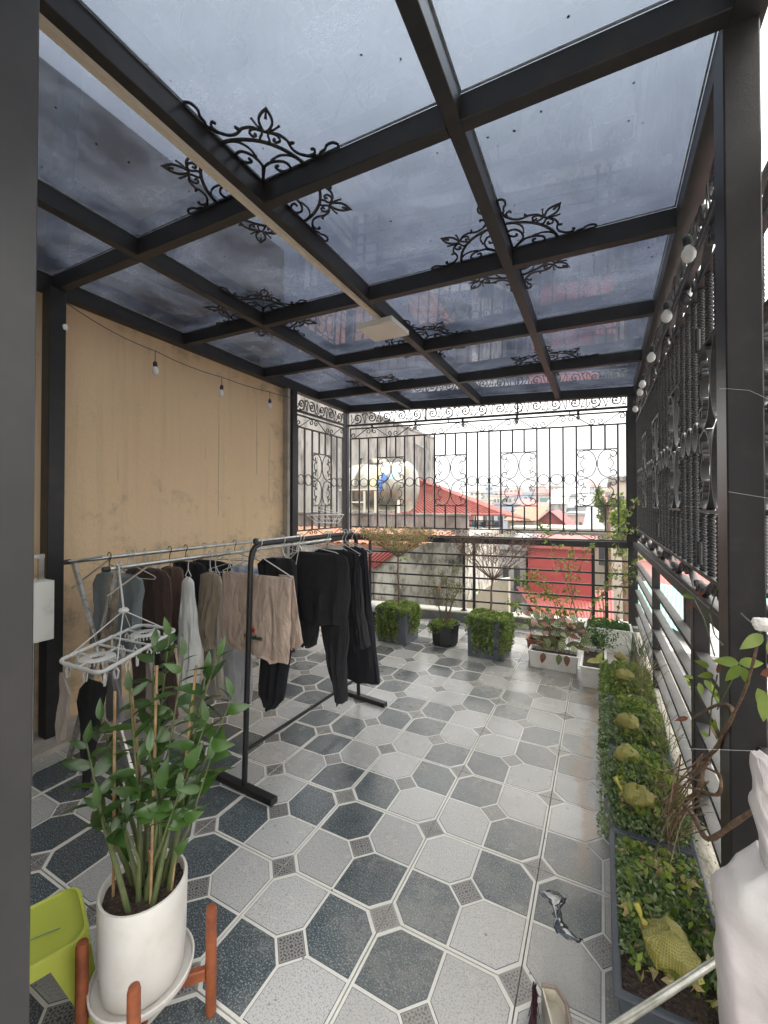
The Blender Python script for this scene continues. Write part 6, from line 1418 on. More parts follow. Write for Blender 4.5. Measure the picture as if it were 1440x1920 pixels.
def topiary(label, base, top, Rr, hz, bare, seed):
    rt = thing('topiary_tree', label, 'tree', base, 'flat-topped terrace trees'); base = Vector(base); top = Vector(top); rg = random.Random(seed)
    mb = MB(); mb.tube([base, base.lerp(top, .35)+Vector((.008, 0, 0)), base.lerp(top, .7)-Vector((.006, 0, 0)), top], [.013, .011, .010, .009], 8); mb.build('trunk', M_TWIG, rt, smooth=True)
    mb = MB(); ends = []
    for k in range(20):
        a = 2*PI*k/20+rg.uniform(-.1, .1); rr_ = Rr*rg.uniform(.7, 1.0); e_ = top+Vector((rr_*math.cos(a), rr_*math.sin(a), hz*rg.uniform(.75, 1.0)))
        m1 = top.lerp(e_, .45)+Vector((0, 0, -hz*.04)); mb.tube([top-Vector((0, 0, .02)), m1, e_], [.005, .0035, .0015], 5); ends.append((m1, e_))
        for q in range(9):
            s_ = m1.lerp(e_, rg.uniform(-.1, 1)); f_ = s_+Vector((rg.gauss(0, Rr*.16), rg.gauss(0, Rr*.16), rg.uniform(.02, hz*.5)))
            f_.z = min(f_.z, top.z+hz*1.15); mb.tube([s_, s_.lerp(f_, .5)+Vector((rg.gauss(0, .01), rg.gauss(0, .01), 0)), f_], [.0022, .0018, .001], 4); ends.append((s_, f_))
    mb.build('branches', M_TWIG, rt)
    tw_ = MB()
    for k in range(600 if bare else 420):
        s_, e_ = rg.choice(ends); p_ = s_.lerp(e_, rg.uniform(.3, 1)); d = Vector((rg.gauss(0, .04), rg.gauss(0, .04), rg.uniform(-.01, .05))); tw_.tube([p_, p_+d], .0009, 3, cap=False)
    stuff(tw_.build('twigs', M_TWIG, rt))
    P = []
    for k in range(1300 if bare else 6000):
        s_, e_ = rg.choice(ends); p_ = s_.lerp(e_, rg.uniform(.4, 1.1)); P.append((p_.x+rg.gauss(0, .02), p_.y+rg.gauss(0, .02), p_.z+rg.gauss(0, .012)))
    vv, nn = leafcloud(0, None, None, .016 if not bare else .012, shape=P, seed=seed); cloud_obj('leaves', L_DRYL if not bare else L_BROWN, rt, vv, nn)
topiary('flat-topped dry yellowish tree rising from the left slate planter', (-2.15, 4.52, .36), (-2.15, 4.52, .98), .46, .27, False, 31)
topiary('flat-topped bare brown tree rising from the right slate planter', (-1.075, 4.53, .37), (-1.04, 4.53, .80), .55, .44, True, 32)
# yellow-green sprig on the railing
sp_ = thing('climbing_sprig', 'bright yellow-green sprig against the railing beside the left tree', 'plant', FF(.75, .95, -.06))
P = [tuple(FF(.60+.16*random.random()+.22*t, 1.03-.25*t+random.gauss(0, .02), -.04+random.gauss(0, .02))) for t in np.random.default_rng(3).random(230)]
vv, nn = leafcloud(0, None, None, .03, shape=P, seed=3); cloud_obj('foliage', L_FRESH, sp_, vv, nn)
# octagonal black pot with shrub
oc = Vector((-1.60, 4.60, 0)); op_ = thing('octagonal_pot', 'black faceted plastic pot between the two slate cubes', 'plant pot', oc)
mb = MB(); mb.lathe([(.001, .0), (.125, .0), (.15, .03), (.165, .22), (.178, .225), (.178, .245), (.165, .245), (.158, .20)], oc, 8); mb.build('body', M_BLKPLASTIC, op_)
mb = MB(); mb.lathe([(.001, .215), (.16, .205)], oc, 8); mb.build('soil', M_SOIL, op_)
gs = thing('shrub', 'thin twiggy shrub with one orange flower in the black pot', 'shrub', oc+Vector((0, 0, .2)))
mb = MB(); rg = random.Random(5); P = []
for k in range(9):
    a = rg.uniform(0, 2*PI); tp = oc+Vector((rg.uniform(-.22, .22), rg.uniform(-.12, .12), rg.uniform(.55, .9))); b = oc+Vector((rg.uniform(-.03, .05), rg.uniform(-.02, .02), .2)); m_ = b.lerp(tp, .5)+Vector((rg.gauss(0, .02), 0, 0))
    mb.tube([b, m_, tp], [.006, .004, .0015], 5)
    for q in range(7):
        s_ = m_.lerp(tp, rg.random()); e_ = s_+Vector((rg.gauss(0, .07), rg.gauss(0, .06), rg.uniform(.02, .10))); mb.tube([s_, e_], [.002, .001], 4)
        for w_ in range(15): t = rg.random(); p_ = s_.lerp(e_, t); P.append((p_.x+rg.gauss(0, .016), p_.y+rg.gauss(0, .016), p_.z+rg.gauss(0, .016)))
mb.build('stem', M_TWIG, gs)
vv, nn = leafcloud(0, None, None, .017, shape=P, seed=5); cloud_obj('leaves', leafmat('shrub_leaf', (.11, .14, .04), (.28, .27, .1), .6, .4), gs, vv, nn)
f_ = on_y(824, 1101, 4.55); mb = MB(); mb.lathe([(.001, .016), (.012, .012), (.018, .0), (.010, -.012), (.001, -.014)], f_, 8); mb.build('flower', mat('orange_flower', (.75, .15, .04), .6), gs, smooth=True)
cg = thing('creeper_plant', 'light green creeper covering and trailing over the black faceted pot', 'creeper', oc+Vector((0, 0, .21)), 'creepers in the slate planters')
P = mound(oc.x-.15, oc.x+.14, oc.y-.15, oc.y+.15, .225, .05, 800, 7)+trail_leaves([((oc.x-.15, oc.y-.08), (oc.x-.05, oc.y-.165), .24, .05, .14, (-.5, -.8)), ((oc.x-.05, oc.y-.165), (oc.x+.05, oc.y-.165), .24, .02, .12, (0, -1))], 0, 8)
vv, nn = leafcloud(0, None, None, .022, shape=P, seed=7); cloud_obj('foliage', L_FRESH, cg, vv, nn)

# net sacks ------------------------------------------------------------------
def net_mat():
    m = mat('yellow_net', (.42, .38, .05), .6); n, b = nodes(m); L = n.links.new
    tcn = N(n, 'ShaderNodeTexCoord'); ch = N(n, 'ShaderNodeTexBrick'); ch.offset = 0; ch.inputs['Scale'].default_value = 14.; ch.inputs['Mortar Size'].default_value = .035
    ch.inputs['Color1'].default_value = (.11, .105, .03, 1); ch.inputs['Color2'].default_value = (.15, .14, .035, 1); ch.inputs['Mortar'].default_value = (.42, .38, .08, 1)
    ch.inputs['Brick Width'].default_value = .25; ch.inputs['Row Height'].default_value = .25
    L(tcn.outputs['UV'], ch.inputs['Vector'])
    g = N(n, 'ShaderNodeNewGeometry'); t = N(n, 'ShaderNodeTexNoise', i_Scale=22.); L(g.outputs['Position'], t.inputs['Vector'])
    x = N(n, 'ShaderNodeMix', data_type='RGBA'); x.inputs['B'].default_value = (.19, .175, .045, 1); L(t.outputs['Fac'], x.inputs['Factor']); L(ch.outputs['Color'], x.inputs['A']); L(x.outputs['Result'], b.inputs['Base Color'])
    bp = N(n, 'ShaderNodeBump', i_Strength=.6, i_Distance=.004); L(ch.outputs['Fac'], bp.inputs['Height']); L(bp.outputs[0], b.inputs['Normal']); return m
M_NET = net_mat()
def sack(label, c, rx, ry, rz, yaw_=0, tail=True, seed=1):
    c = Vector(c); rg = random.Random(seed); rt = thing('net_sack', label, 'net sack', c-Vector((0, 0, rz)), 'yellow net fertiliser sacks')
    nu, nv = 28, 16; vv = []; uv = []
    ph = [rg.uniform(0, 6) for _ in range(6)]
    for j in range(nv+1):
        th = PI*j/nv
        for i in range(nu):
            a = 2*PI*i/nu; k = 1+.13*math.sin(3*a+ph[0])*math.sin(th)+.10*math.sin(5*a+ph[1]+3*th)+.07*math.sin(9*a+ph[2]+5*th)*math.sin(2*th)
            x, y, z = rx*k*math.sin(th)*math.cos(a), ry*k*math.sin(th)*math.sin(a), rz*math.cos(th)*(1+.15*math.sin(2*a+ph[3]))
            for w_ in range(7):
                tv = abs(((ph[w_ % 6]*1.7+w_*1.3)*.5+math.cos(a+ph[w_ % 6])*2.3+th*(1.1+w_*.6)) % 2-1)*2-1; k2 = 1+tv*.030; x *= k2; y *= k2; z *= k2
            if tail: f = max(0, (-x/rx)-.6); y *= 1-min(.8, f*1.7); z *= 1-min(.6, f*1.2); x -= f*rx*.22
            vv.append((c.x+x*math.cos(yaw_)-y*math.sin(yaw_), c.y+x*math.sin(yaw_)+y*math.cos(yaw_), c.z+z))
    ff = [(j*nu+i, (j+1)*nu+i, (j+1)*nu+(i+1) % nu, j*nu+(i+1) % nu) for j in range(nv) for i in range(nu)]
    mb = MB(); mb.add(vv, ff); o = mb.build('bag', M_NET, rt, smooth=True)
    uvl = o.data.uv_layers.new(name='UVMap'); li = 0
    for f in o.data.polygons:
        i0 = f.index % nu; j0 = f.index//nu
        for l_, (du, dv) in zip(f.loop_indices, ((0, 0), (0, 1), (1, 1), (1, 0))): uvl.data[l_].uv = ((i0+du)/nu*.9, (j0+dv)/nv*.45)
    if tail:
        d = Vector((-math.cos(yaw_), -math.sin(yaw_), .0)); s_ = c+d*rx*1.12; 
        mb = MB(); mb.tube([s_-d*.012, s_+d*.004+Vector((0, 0, .008)), s_+d*.010+Vector((0, 0, .022)), s_+d*.022+Vector((0, 0, .038))], [.012, .004, .007, .009], 7); mb.build('knot', mat('net_knot', (.40, .35, .06), .6), rt, smooth=True)
    return rt
# long slate troughs on the right ---------------------------------------------
TR = [(1.33, 1.97, 'nearest'), (1.99, 2.63, 'second'), (2.65, 3.30, 'third'), (3.32, 3.98, 'farthest')]
for k, (y0, y1, wd_) in enumerate(TR):
    boxpot('trough_planter', f'dark slate plastic trough, {wd_} of the row along the side railing', .03, .305, y0, y1, .27, M_TROUGH, taper=.02, rim=.012, group='slate troughs along the railing')
    gc = thing('ground_cover', f'mat of small-leaved succulent in the {wd_} dark trough', 'ground cover', (.17, (y0+y1)/2, .235), 'succulent mats in the troughs')
    P = mound(.04, .30, y0+.015, y1-.015, .25,   .08 if k == 0 else .125, 7000 if k == 0 else 6500, 40+k, 0 if k == 0 else .02)
    if k == 0: P = [p_ for p_ in P if not (p_[1] < y0+.12 and p_[0] < .30)]
    if k >= 1: P += trail_leaves([((.022, y0), (.022, y1), .27, .02, .10 if k == 1 else .16, (-1, 0))], 0, 50+k)
    if k >= 2: P += trail_leaves([((.022, y0), (.022, y1), .29, .04, .20, (-1, 0))], 0, 60+k)
    vv, nn = leafcloud(0, None, None, .0165 if k < 2 else .018, shape=P, seed=70+k)
    cloud_obj('foliage', L_SEDUM if k < 2 else L_VINE if k == 3 else L_SEDUM, gc, vv, nn)
    P = mound(.06, .30, y0+.05, y1-.05, .27, .10 if k == 0 else .17, 260 if k == 0 else 620, 140+k); vv, nn = leafcloud(0, None, None, .026, shape=P, seed=170+k); cloud_obj('new_shoots', L_FRESH, gc, vv, nn)
    P = mound(.06, .30, y0+.05, y1-.05, .26, .08 if k == 0 else .14, 120, 240+k); vv, nn = leafcloud(0, None, None, .03, shape=P, seed=270+k); cloud_obj('dead_leaves', L_DRYL, gc, vv, nn)
sack('large yellow net sack with a twisted neck in the nearest trough', (.165, 1.46, .33), .070, .060, .050, R(-38), True, 3)
sack('yellow net sack second from the camera, folded with a small knot', (.125, 2.10, .355), .058, .050, .044, R(-20), True, 4)
sack('split pair-shaped yellow net sack, third from the camera', (.10, 2.42, .355), .055, .045, .042, R(20), False, 5)
sack('round yellow net sack in the third trough', (.125, 2.75, .37), .055, .05, .042, 0, False, 6)
sack('small yellow net sack half buried in leaves of the farthest trough', (.13, 3.45, .385), .06, .05, .035, 0, False, 7)
sack('tiny yellow sack end farthest along the troughs', (.12, 3.85, .38), .045, .04, .03, 0, False, 8)
# dry grass
for k, (x, y, h, n_, lab) in enumerate(((.27, 2.2, .22, 45, 'tuft of dry straw grass at the edge of the second trough'), (.27, 2.9, .28, 60, 'tuft of dry grass leaning out of the third trough'), (.25, 3.6, .34, 90, 'large tangle of dry grass in the farthest trough'), (.29, 4.3, .38, 60, 'grass blades beside the far corner post'))):
    gr = thing('dry_grass', lab, 'grass', (x, y, .26)); mb = MB(); rg = random.Random(90+k)
    for q in range(n_):
        b = Vector((x+rg.gauss(0, .035), y+rg.gauss(0, .12), .26)); a = rg.uniform(0, 2*PI); l_ = h*rg.uniform(.4, 1.1); o_ = l_*rg.uniform(.2, .9)
        t_ = b+Vector((math.cos(a)*o_, math.sin(a)*o_, l_*rg.uniform(.5, 1))); m_ = b.lerp(t_, .5)+Vector((0, 0, l_*.18))
        mb.tube([b, m_, t_], [.0018, .0014, .0006], 3, cap=False)
    stuff(mb.build('blades', M_STRAW if k != 3 else L_FERN, gr))

# white troughs ------------------------------------------------------------------
boxpot('white_trough', 'white plastic trough full of striped-leaf plants', -.645, -.21, 4.33, 4.52, .165, M_WHPLASTIC, taper=.012, rim=.010, group='white troughs')
boxpot('white_trough', 'white trough end with a yellowing leaf beside the succulent mats', -.175, .02, 4.06, 4.62, .185, M_WHPLASTIC, taper=.015, rim=.010, group='white troughs')
boxpot('white_trough', 'weathered white trough raised at the far right corner', -.17, .27, 5.1, 5.42, .26, M_WHPLASTIC, taper=.015, rim=.010, group='white troughs', z0=0)
boxpot('terracotta_trough', 'small terracotta pot half hidden behind the striped-leaf plants', -.70, -.50, 4.56, 4.75, .20, mat('terracotta', (.36, .15, .10), .8), taper=.02, rim=.01)
def calathea_mat():
    m = bpy.data.materials.new('striped_leaf'); m.use_nodes = True; n, b = nodes(m); L = n.links.new; b.inputs['Roughness'].default_value = .42
    tcn = N(n, 'ShaderNodeTexCoord'); sp = N(n, 'ShaderNodeSeparateXYZ'); L(tcn.outputs['Object'], sp.inputs[0])
    ab = N(n, 'ShaderNodeMath', operation='ABSOLUTE'); L(sp.outputs['X'], ab.inputs[0])
    v = N(n, 'ShaderNodeMath', operation='MULTIPLY_ADD'); v.inputs[1].default_value = -1.1; L(ab.outputs[0], v.inputs[0]); L(sp.outputs['Y'], v.inputs[2])
    k = N(n, 'ShaderNodeMath', operation='MULTIPLY'); k.inputs[1].default_value = 30.; L(v.outputs[0], k.inputs[0]); s = N(n, 'ShaderNodeMath', operation='SINE'); L(k.outputs[0], s.inputs[0])
    r = N(n, 'ShaderNodeMapRange'); r.inputs['From Min'].default_value = -.1; r.inputs['From Max'].default_value = .5; L(s.outputs[0], r.inputs['Value'])
    oi = N(n, 'ShaderNodeObjectInfo')
    ca = N(n, 'ShaderNodeValToRGB'); e = ca.color_ramp.elements; e[0].position = .45; e[0].color = (.22, .26, .10, 1); e[1].position = .8; e[1].color = (.28, .12, .06, 1); L(oi.outputs['Random'], ca.inputs['Fac'])
    cb = N(n, 'ShaderNodeValToRGB'); e = cb.color_ramp.elements; e[0].position = .45; e[0].color = (.02, .035, .015, 1); e[1].position = .8; e[1].color = (.05, .012, .012, 1); L(oi.outputs['Random'], cb.inputs['Fac'])
    x = N(n, 'ShaderNodeMix', data_type='RGBA'); L(r.outputs[0], x.inputs['Factor']); L(ca.outputs['Color'], x.inputs['A']); L(cb.outputs['Color'], x.inputs['B']); L(x.outputs['Result'], b.inputs['Base Color']); return m
CL = leaf_mesh('leaf', calathea_mat(), 1, .62, .08, .18)
ca_ = thing('striped_plant', 'striped and reddish broad-leaved plants in the white trough', 'plant', (-.43, 4.42, .13)); rg = random.Random(77)
for k in range(84):
    b = Vector((rg.uniform(-.62, -.2), rg.uniform(4.36, 4.55), .14)); a = rg.uniform(0, 2*PI); h = rg.uniform(.06, .34); t_ = b+Vector((math.cos(a)*.09, math.sin(a)*.07-.02, h)); t_.x = max(-.72, min(-.1, t_.x))
    if k % 3 == 0: mb = MB(); mb.tube([b, t_], .0022, 4); mb.build('stalk', M_BARK, ca_)
    else: mb = None
    place_leaf(ca_, CL, t_, Vector((math.cos(a), math.sin(a)*.8-.2, rg.uniform(-.7, .9))), Vector((.3, -.8, .8)), rg.uniform(.085, .14))
for k, (u, v) in enumerate(((1019, 1240), (1048, 1243), (1062, 1245), (1026, 1212))):
    p_ = on_y(u, v-16, 4.30); place_leaf(ca_, CL, p_, Vector((.1*(k-1), -.25, -1)), Vector((.3, -1, .1)), .10)
L2 = leaf_mesh('leaf', leafmat('yellowing_leaf', (.18, .22, .04), (.4, .36, .08), .5, .3), 1, .5, .1, .2)
yl = thing('broad_leaf_seedling', 'single broad yellow-green leaf in the white trough end', 'plant', (-.08, 4.25, .16)); place_leaf(yl, L2, (-.13, 4.2, .18), (1, .2, .25), (0, -.3, 1), .17); place_leaf(yl, L2, (-.05, 4.3, .16), (.4, .6, .7), (0, -.6, 1), .12)
fe = thing('feathery_plant', 'feathery dark green plant behind the striped leaves', 'plant', (-.05, 4.6, .17)); P = []
for k in range(16):
    c_ = Vector((-.05+random.gauss(0, .06), 4.62+random.gauss(0, .06), .2)); t_ = c_+Vector((random.gauss(0, .05), random.gauss(0, .05), random.uniform(.12, .3)))
    for q in range(70): t = random.random(); p_ = c_.lerp(t_, t); P.append((p_.x+random.gauss(0, .02), p_.y+random.gauss(0, .02), p_.z))
vv, nn = leafcloud(0, None, None, .02, shape=P, seed=12); cloud_obj('foliage', L_FERN, fe, vv, nn)
mb = MB()
for k in range(6): mb.tube([(-.05+random.gauss(0, .02), 4.62, .17), (-.05+random.gauss(0, .06), 4.62, .42)], .002, 4)
mb.build('stem', M_STEM, fe)
gv = thing('low_greens', 'low mixed greenery with small yellow blooms in the corner trough', 'plant', (.05, 5.25, .24)); P = mound(-.15, .25, 5.12, 5.4, .25, .10, 900, 15); vv, nn = leafcloud(0, None, None, .024, shape=P, seed=15); cloud_obj('foliage', L_FERN, gv, vv, nn)
mb = MB()
for k in range(9):
    p_ = Vector((random.uniform(-.12, .15), 5.12+random.random()*.2, .33)); mb.lathe([(.001, .008), (.012, .003), (.004, -.006)], p_, 6)
mb.build('blooms', mat('yellow_bloom', (.7, .58, .08), .6), gv)
# rose / bush stems along the far railing
def bush(label, base, stems_px, Y, nleaf, mtl, seed, size=.035, spread=.035, cat='bush'):
    rt = thing('rose_bush', label, cat, base); rg = random.Random(seed); mb = MB(); P = []
    for line in stems_px:
        pts = [on_y(u, v, Y+rg.uniform(-.06, .06)) for u, v in line]; n_ = len(pts)
        mb.tube(pts, [.0055-.004*i/(n_-1) for i in range(n_)], 5)
        L_ = sum((pts[i+1]-pts[i]).length for i in range(n_-1))
        for q in range(int(L_*nleaf)):
            t = rg.random()**.8*(n_-1); i = min(n_-2, int(t)); p_ = pts[i].lerp(pts[i+1], t-i)
            g_ = Vector((rg.gauss(0, spread), rg.gauss(0, spread), rg.gauss(0, spread)))
            for w_ in range(3): P.append(tuple(p_+g_+Vector((rg.gauss(0, .014), rg.gauss(0, .014), rg.gauss(0, .014)))))
    mb.build('stem', M_BARK, rt); vv, nn = leafcloud(0, None, None, size, shape=P, seed=seed); cloud_obj('leaves', mtl, rt, vv, nn); return rt
bush('rose bush with reddish tips in front of the railing, right of the bare tree', (-.5, 4.95, .0), [[(1050, 1195), (1025, 1150), (1000, 1130), (970, 1085)], [(1045, 1195), (1000, 1160), (975, 1140), (955, 1130)], [(1052, 1195), (1040, 1130), (1010, 1090), (985, 1075)], [(1055, 1190), (1060, 1150), (1035, 1110), (1010, 1120)]], 4.95, 62, L_FRESH, 101, .036, .04)
bush('tall thin-stemmed rose with dark leaves reaching above the handrail', (-.2, 5.0, .0), [[(1092, 1200), (1075, 1130), (1050, 1060), (1030, 1010), (1018, 985)], [(1092, 1195), (1068, 1150), (1080, 1090), (1095, 1040), (1110, 1020)], [(1094, 1195), (1115, 1130), (1140, 1100), (1160, 1060)], [(1075, 1120), (1065, 1060), (1075, 1030)]], 5.0, 34, L_VINE, 102, .038, .035)
bush('sparse climbing stems twining round the far corner post', (.2, 5.3, .1), [[(1135, 1195), (1130, 1120), (1150, 1060), (1165, 1000), (1180, 955)], [(1150, 1190), (1165, 1110), (1190, 1060), (1205, 1030)], [(1165, 1010), (1200, 985), (1240, 1000)], [(1178, 960), (1195, 940), (1210, 938)], [(1190, 1060), (1160, 1090), (1200, 1080)]], 5.45, 26, L_VINE, 103, .042, .03)
bush('light green leafy stems glimpsed at the right end of the far fence', (.1, 6.2, .0), [[(1160, 1040), (1155, 990), (1165, 950), (1160, 935)], [(1170, 1040), (1175, 985), (1170, 945)]], 6.2, 90, L_FRESH, 104, .05, .06)

# climbing woody plant by the near column ----------------------------------------
wc = thing('woody_climber', 'twisted brown woody climber growing out of the nearest trough', 'climber', (.19, 1.72, .25))
mb = MB()
def V3(u, v, X): return tuple(on_x(u, v, X))
W = [[(1235, 1745, .19), (1228, 1690, .19), (1212, 1640, .185), (1200, 1605, .18), (1212, 1580, .19), (1235, 1550, .21), (1255, 1500, .24), (1275, 1470, .27)],
     [(1238, 1745, .19), (1225, 1680, .19), (1232, 1610, .20), (1250, 1570, .22), (1272, 1530, .25), (1280, 1505, .27), (1310, 1480, .29), (1322, 1430, .31), (1345, 1400, .32), (1358, 1370, .325)],
     [(1240, 1745, .19), (1252, 1685, .20), (1240, 1640, .20), (1232, 1610, .20)],
     [(1280, 1505, .27), (1300, 1530, .27), (1318, 1565, .265), (1335, 1572, .265), (1375, 1545, .28), (1420, 1515, .30)],
     [(1310, 1480, .29), (1345, 1490, .29), (1350, 1455, .30), (1325, 1440, .31)],
     [(1358, 1370, .32), (1375, 1335, .31), (1350, 1320, .31), (1300, 1345, .30)],
     [(1358, 1370, .32), (1390, 1310, .30), (1410, 1250, .29), (1425, 1180, .28)],
     [(1322, 1430, .31), (1280, 1460, .27), (1240, 1500, .23), (1215, 1530, .2)],
     [(1345, 1400, .32), (1290, 1440, .28), (1230, 1450, .22)]]
for k, path in enumerate(W):
    pts = [Vector(V3(*q)) for q in path]; pts = [Vector(p_) for p_ in pts]
    out = []
    for i in range(len(pts)-1):
        p0, p1, p2, p3 = pts[max(0, i-1)], pts[i], pts[i+1], pts[min(len(pts)-1, i+2)]
        for q in range(5):
            t = q/5; out.append(.5*((2*p1)+(-p0+p2)*t+(2*p0-5*p1+4*p2-p3)*t*t+(-p0+3*p1-3*p2+p3)*t**3))
    out.append(pts[-1]); r0 = (.010, .010, .008, .009, .006, .006, .004, .004, .003)[k]
    mb.tube(out, [r0*(1-.45*i/len(out))*(1+.12*math.sin(i*1.3)) for i in range(len(out))], 8)
rg = random.Random(4)
for k in range(34):
    b = on_x(rg.uniform(1225, 1330), rg.uniform(1400, 1560), rg.uniform(.2, .3)); e_ = on_x(rg.uniform(1180, 1260), rg.uniform(1440, 1640), rg.uniform(.14, .22)); m_ = b.lerp(e_, .5)+Vector((0, 0, .03)); mb.tube([b, m_, e_], [.0022, .0018, .001], 4)
mb.build('stem', M_BARK, wc, smooth=True)
RL = [leaf_mesh('leaf', L_FRESH, 1, .5, .12, .2), leaf_mesh('leaf', L_VINE, 1, .5, .12, .2), leaf_mesh('leaf', L_BROWN, 1, .4, .2, .3)]
for (u, v, X, dx, dz, s_, kk) in ((1385, 1243, .29, -1, .1, .055, 0), (1385, 1243, .29, 1, .1, .055, 0), (1388, 1248, .29, -.7, -.8, .05, 0), (1388, 1250, .29, .5, -.9, .05, 0), (1420, 1290, .29, .4, -1, .06, 1), (1430, 1300, .29, .1, -1, .06, 1), (1330, 1250, .31, -.9, .4, .045, 0), (1338, 1265, .31, -1, -.1, .045, 0), (1345, 1262, .31, .2, .8, .035, 2), (1300, 1120, .33, -.8, .2, .045, 0), (1306, 1118, .33, .6, .4, .04, 2), (1296, 1128, .33, -.2, -.7, .035, 2), (1300, 1270, .31, -1, .1, .035, 0), (1310, 1280, .31, .3, -1, .05, 1), (1320, 1275, .31, .6, -.7, .045, 1), (1345, 1370, .32, -.4, .6, .035, 0), (1330, 1380, .32, -.8, .3, .03, 0), (1338, 1365, .32, .2, .9, .03, 0), (1430, 1190, .28, -.6, -.4, .05, 1), (1440, 1200, .28, .3, -.8, .05, 1), (1290, 1345, .3, -1, -.3, .05, 2), (1425, 1265, .29, .9, .3, .05, 2)):
    p_ = on_x(u, v, X); place_leaf(wc, RL[kk], p_, Vector((dx*.9, dx*.3-.1, dz)), Vector((.2, -.9, .5)), s_)
mb = MB()
for path in ([(1425, 1180), (1400, 1160), (1390, 1150)], [(1390, 1240), (1365, 1290), (1345, 1330)], [(1345, 1265), (1335, 1310), (1330, 1380)], [(1300, 1120), (1320, 1160), (1340, 1230)], [(1345, 1100), (1330, 1150), (1340, 1190), (1356, 1210)]): mb.tube([on_x(u, v, .31) for u, v in path], .002, 4)
mb.build('shoot', M_STEM, wc)
fl_c = on_x(1432, 1172, .285)
mb = MB()
for q in range(7): a = 2*PI*q/7; mb.lathe([(.001, .010), (.010, .007), (.013, 0), (.008, -.010), (.001, -.012)], fl_c+Vector((.007*math.cos(a), .007*math.sin(a), .004*(q % 2))), 8)
mb.build('flower', mat('white_petal', (.75, .72, .68), .6), wc, smooth=True)
# moss on the kerb and floor creep
mo = thing('kerb_moss', 'small green creepers growing along the concrete kerb under the column', 'moss', (.34, 1.7, .1))
P = [(random.gauss(.335, .012), y, .105+abs(random.gauss(0, .008))) for y in np.random.default_rng(2).uniform(1.35, 2.0, 260)]+[(random.gauss(.43, .03), random.uniform(2.0, 4.5), .11+abs(random.gauss(0, .02))) for _ in range(700)]
vv, nn = leafcloud(0, None, None, .013, shape=P, seed=2); cloud_obj('foliage', L_VINE, mo, vv, nn)
# thin strings tied round the column
for lab, pts in (('thin pale string tied round the near column at shoulder height', ((1349, 729), (1368, 729), (1405, 732), (1440, 748))), ('thin string stretched across the column at eye level', ((1366, 922), (1440, 934))), ('slack grey string across the lower part of the column', ((1290, 1404), (1360, 1406), (1440, 1409)))):
    mb = MB(); pp = [on_y(u, v, 1.555) for u, v in pts]; mb.tube(pp, .0005, 4); tag(mb.build('string', M_WIRE, origin=tuple(pp[0])), lab, 'string', 'strings on the column')

# ================================================================== NEAR RIGHT CORNER
# white plastic sheet bag leaning on the railing
bgx = thing('plastic_sheet', 'large translucent white plastic sheet bundled at the lower right edge', 'plastic sheet', (.36, 1.05, .1))
Yb = 1.12
def crumple(rows, d0, d1, seed, n=44, nv=60, am=1.):
    rg = np.random.default_rng(seed); mb = MB(); vv = []
    vsr = [r_[0] for r_ in rows]; k_ = rg.uniform(-1, 1, (9, 4))
    for i in range(nv+1):
        v = vsr[0]+(vsr[-1]-vsr[0])*i/nv; ul = np.interp(v, vsr, [r_[1] for r_ in rows]); ur = np.interp(v, vsr, [r_[2] for r_ in rows])
        a, b = on_y(float(ul), v, Yb), on_y(float(ur), v, Yb); t = i/nv; cx, hw_ = (a.x+b.x)/2, (b.x-a.x)/2; z = (a.z+b.z)/2
        for q in range(n):
            an = 2*PI*q/n; c, s_ = math.cos(an), math.sin(an); c2 = math.copysign(abs(c)**.6, c); s2 = math.copysign(abs(s_)**.8, s_)
            f = 0
            for w_ in range(9):   # sharp creases: folded triangle waves in slanting directions
                ph = (k_[w_][0]*9*c2+k_[w_][1]*7*t*3+k_[w_][2]*6); tri = abs((ph/PI) % 2-1)*2-1; f += tri*.0058*am*(.4+abs(k_[w_][3]))
            vv.append((cx+hw_*c2+f*.25*c, Yb+(d0+(d1-d0)*t)*s2+f, z+f*.3))
    mb.add(vv, [(i*n+q, i*n+(q+1) % n, (i+1)*n+(q+1) % n, (i+1)*n+q) for i in range(nv) for q in range(n)]+[tuple(range(n))[::-1], tuple(range(nv*n, (nv+1)*n))]); return mb
mb = crumple([(1412, 1409, 1432), (1425, 1407, 1450), (1520, 1410, 1500), (1590, 1420, 1520), (1660, 1437, 1540), (1690, 1440, 1540)], .015, .05, 5, am=.45); mb.build('upper_fold', M_BAG, bgx)
mb = crumple([(1628, 1430, 1500), (1660, 1372, 1560), (1690, 1348, 1570), (1705, 1342, 1575), (1800, 1338, 1580), (1990, 1350, 1580)], .05, .12, 8)
mb.build('sheet', M_BAG, bgx, smooth=True)
# grey pole
a, b = on_z(1100, 1960, .42), on_z(1345, 1800, .40)
mb = MB(); mb.tube([a, b, b+(b-a)*.4], .009, 10)
tag(mb.build('metal_pole', mat('dull_pole', (.32, .32, .27), .35, metal=.7, noise=(.5, .5, .45), vscale=20), smooth=True, origin=tuple(a)), 'dull metal pole lying slantwise over the nearest trough', 'pole')
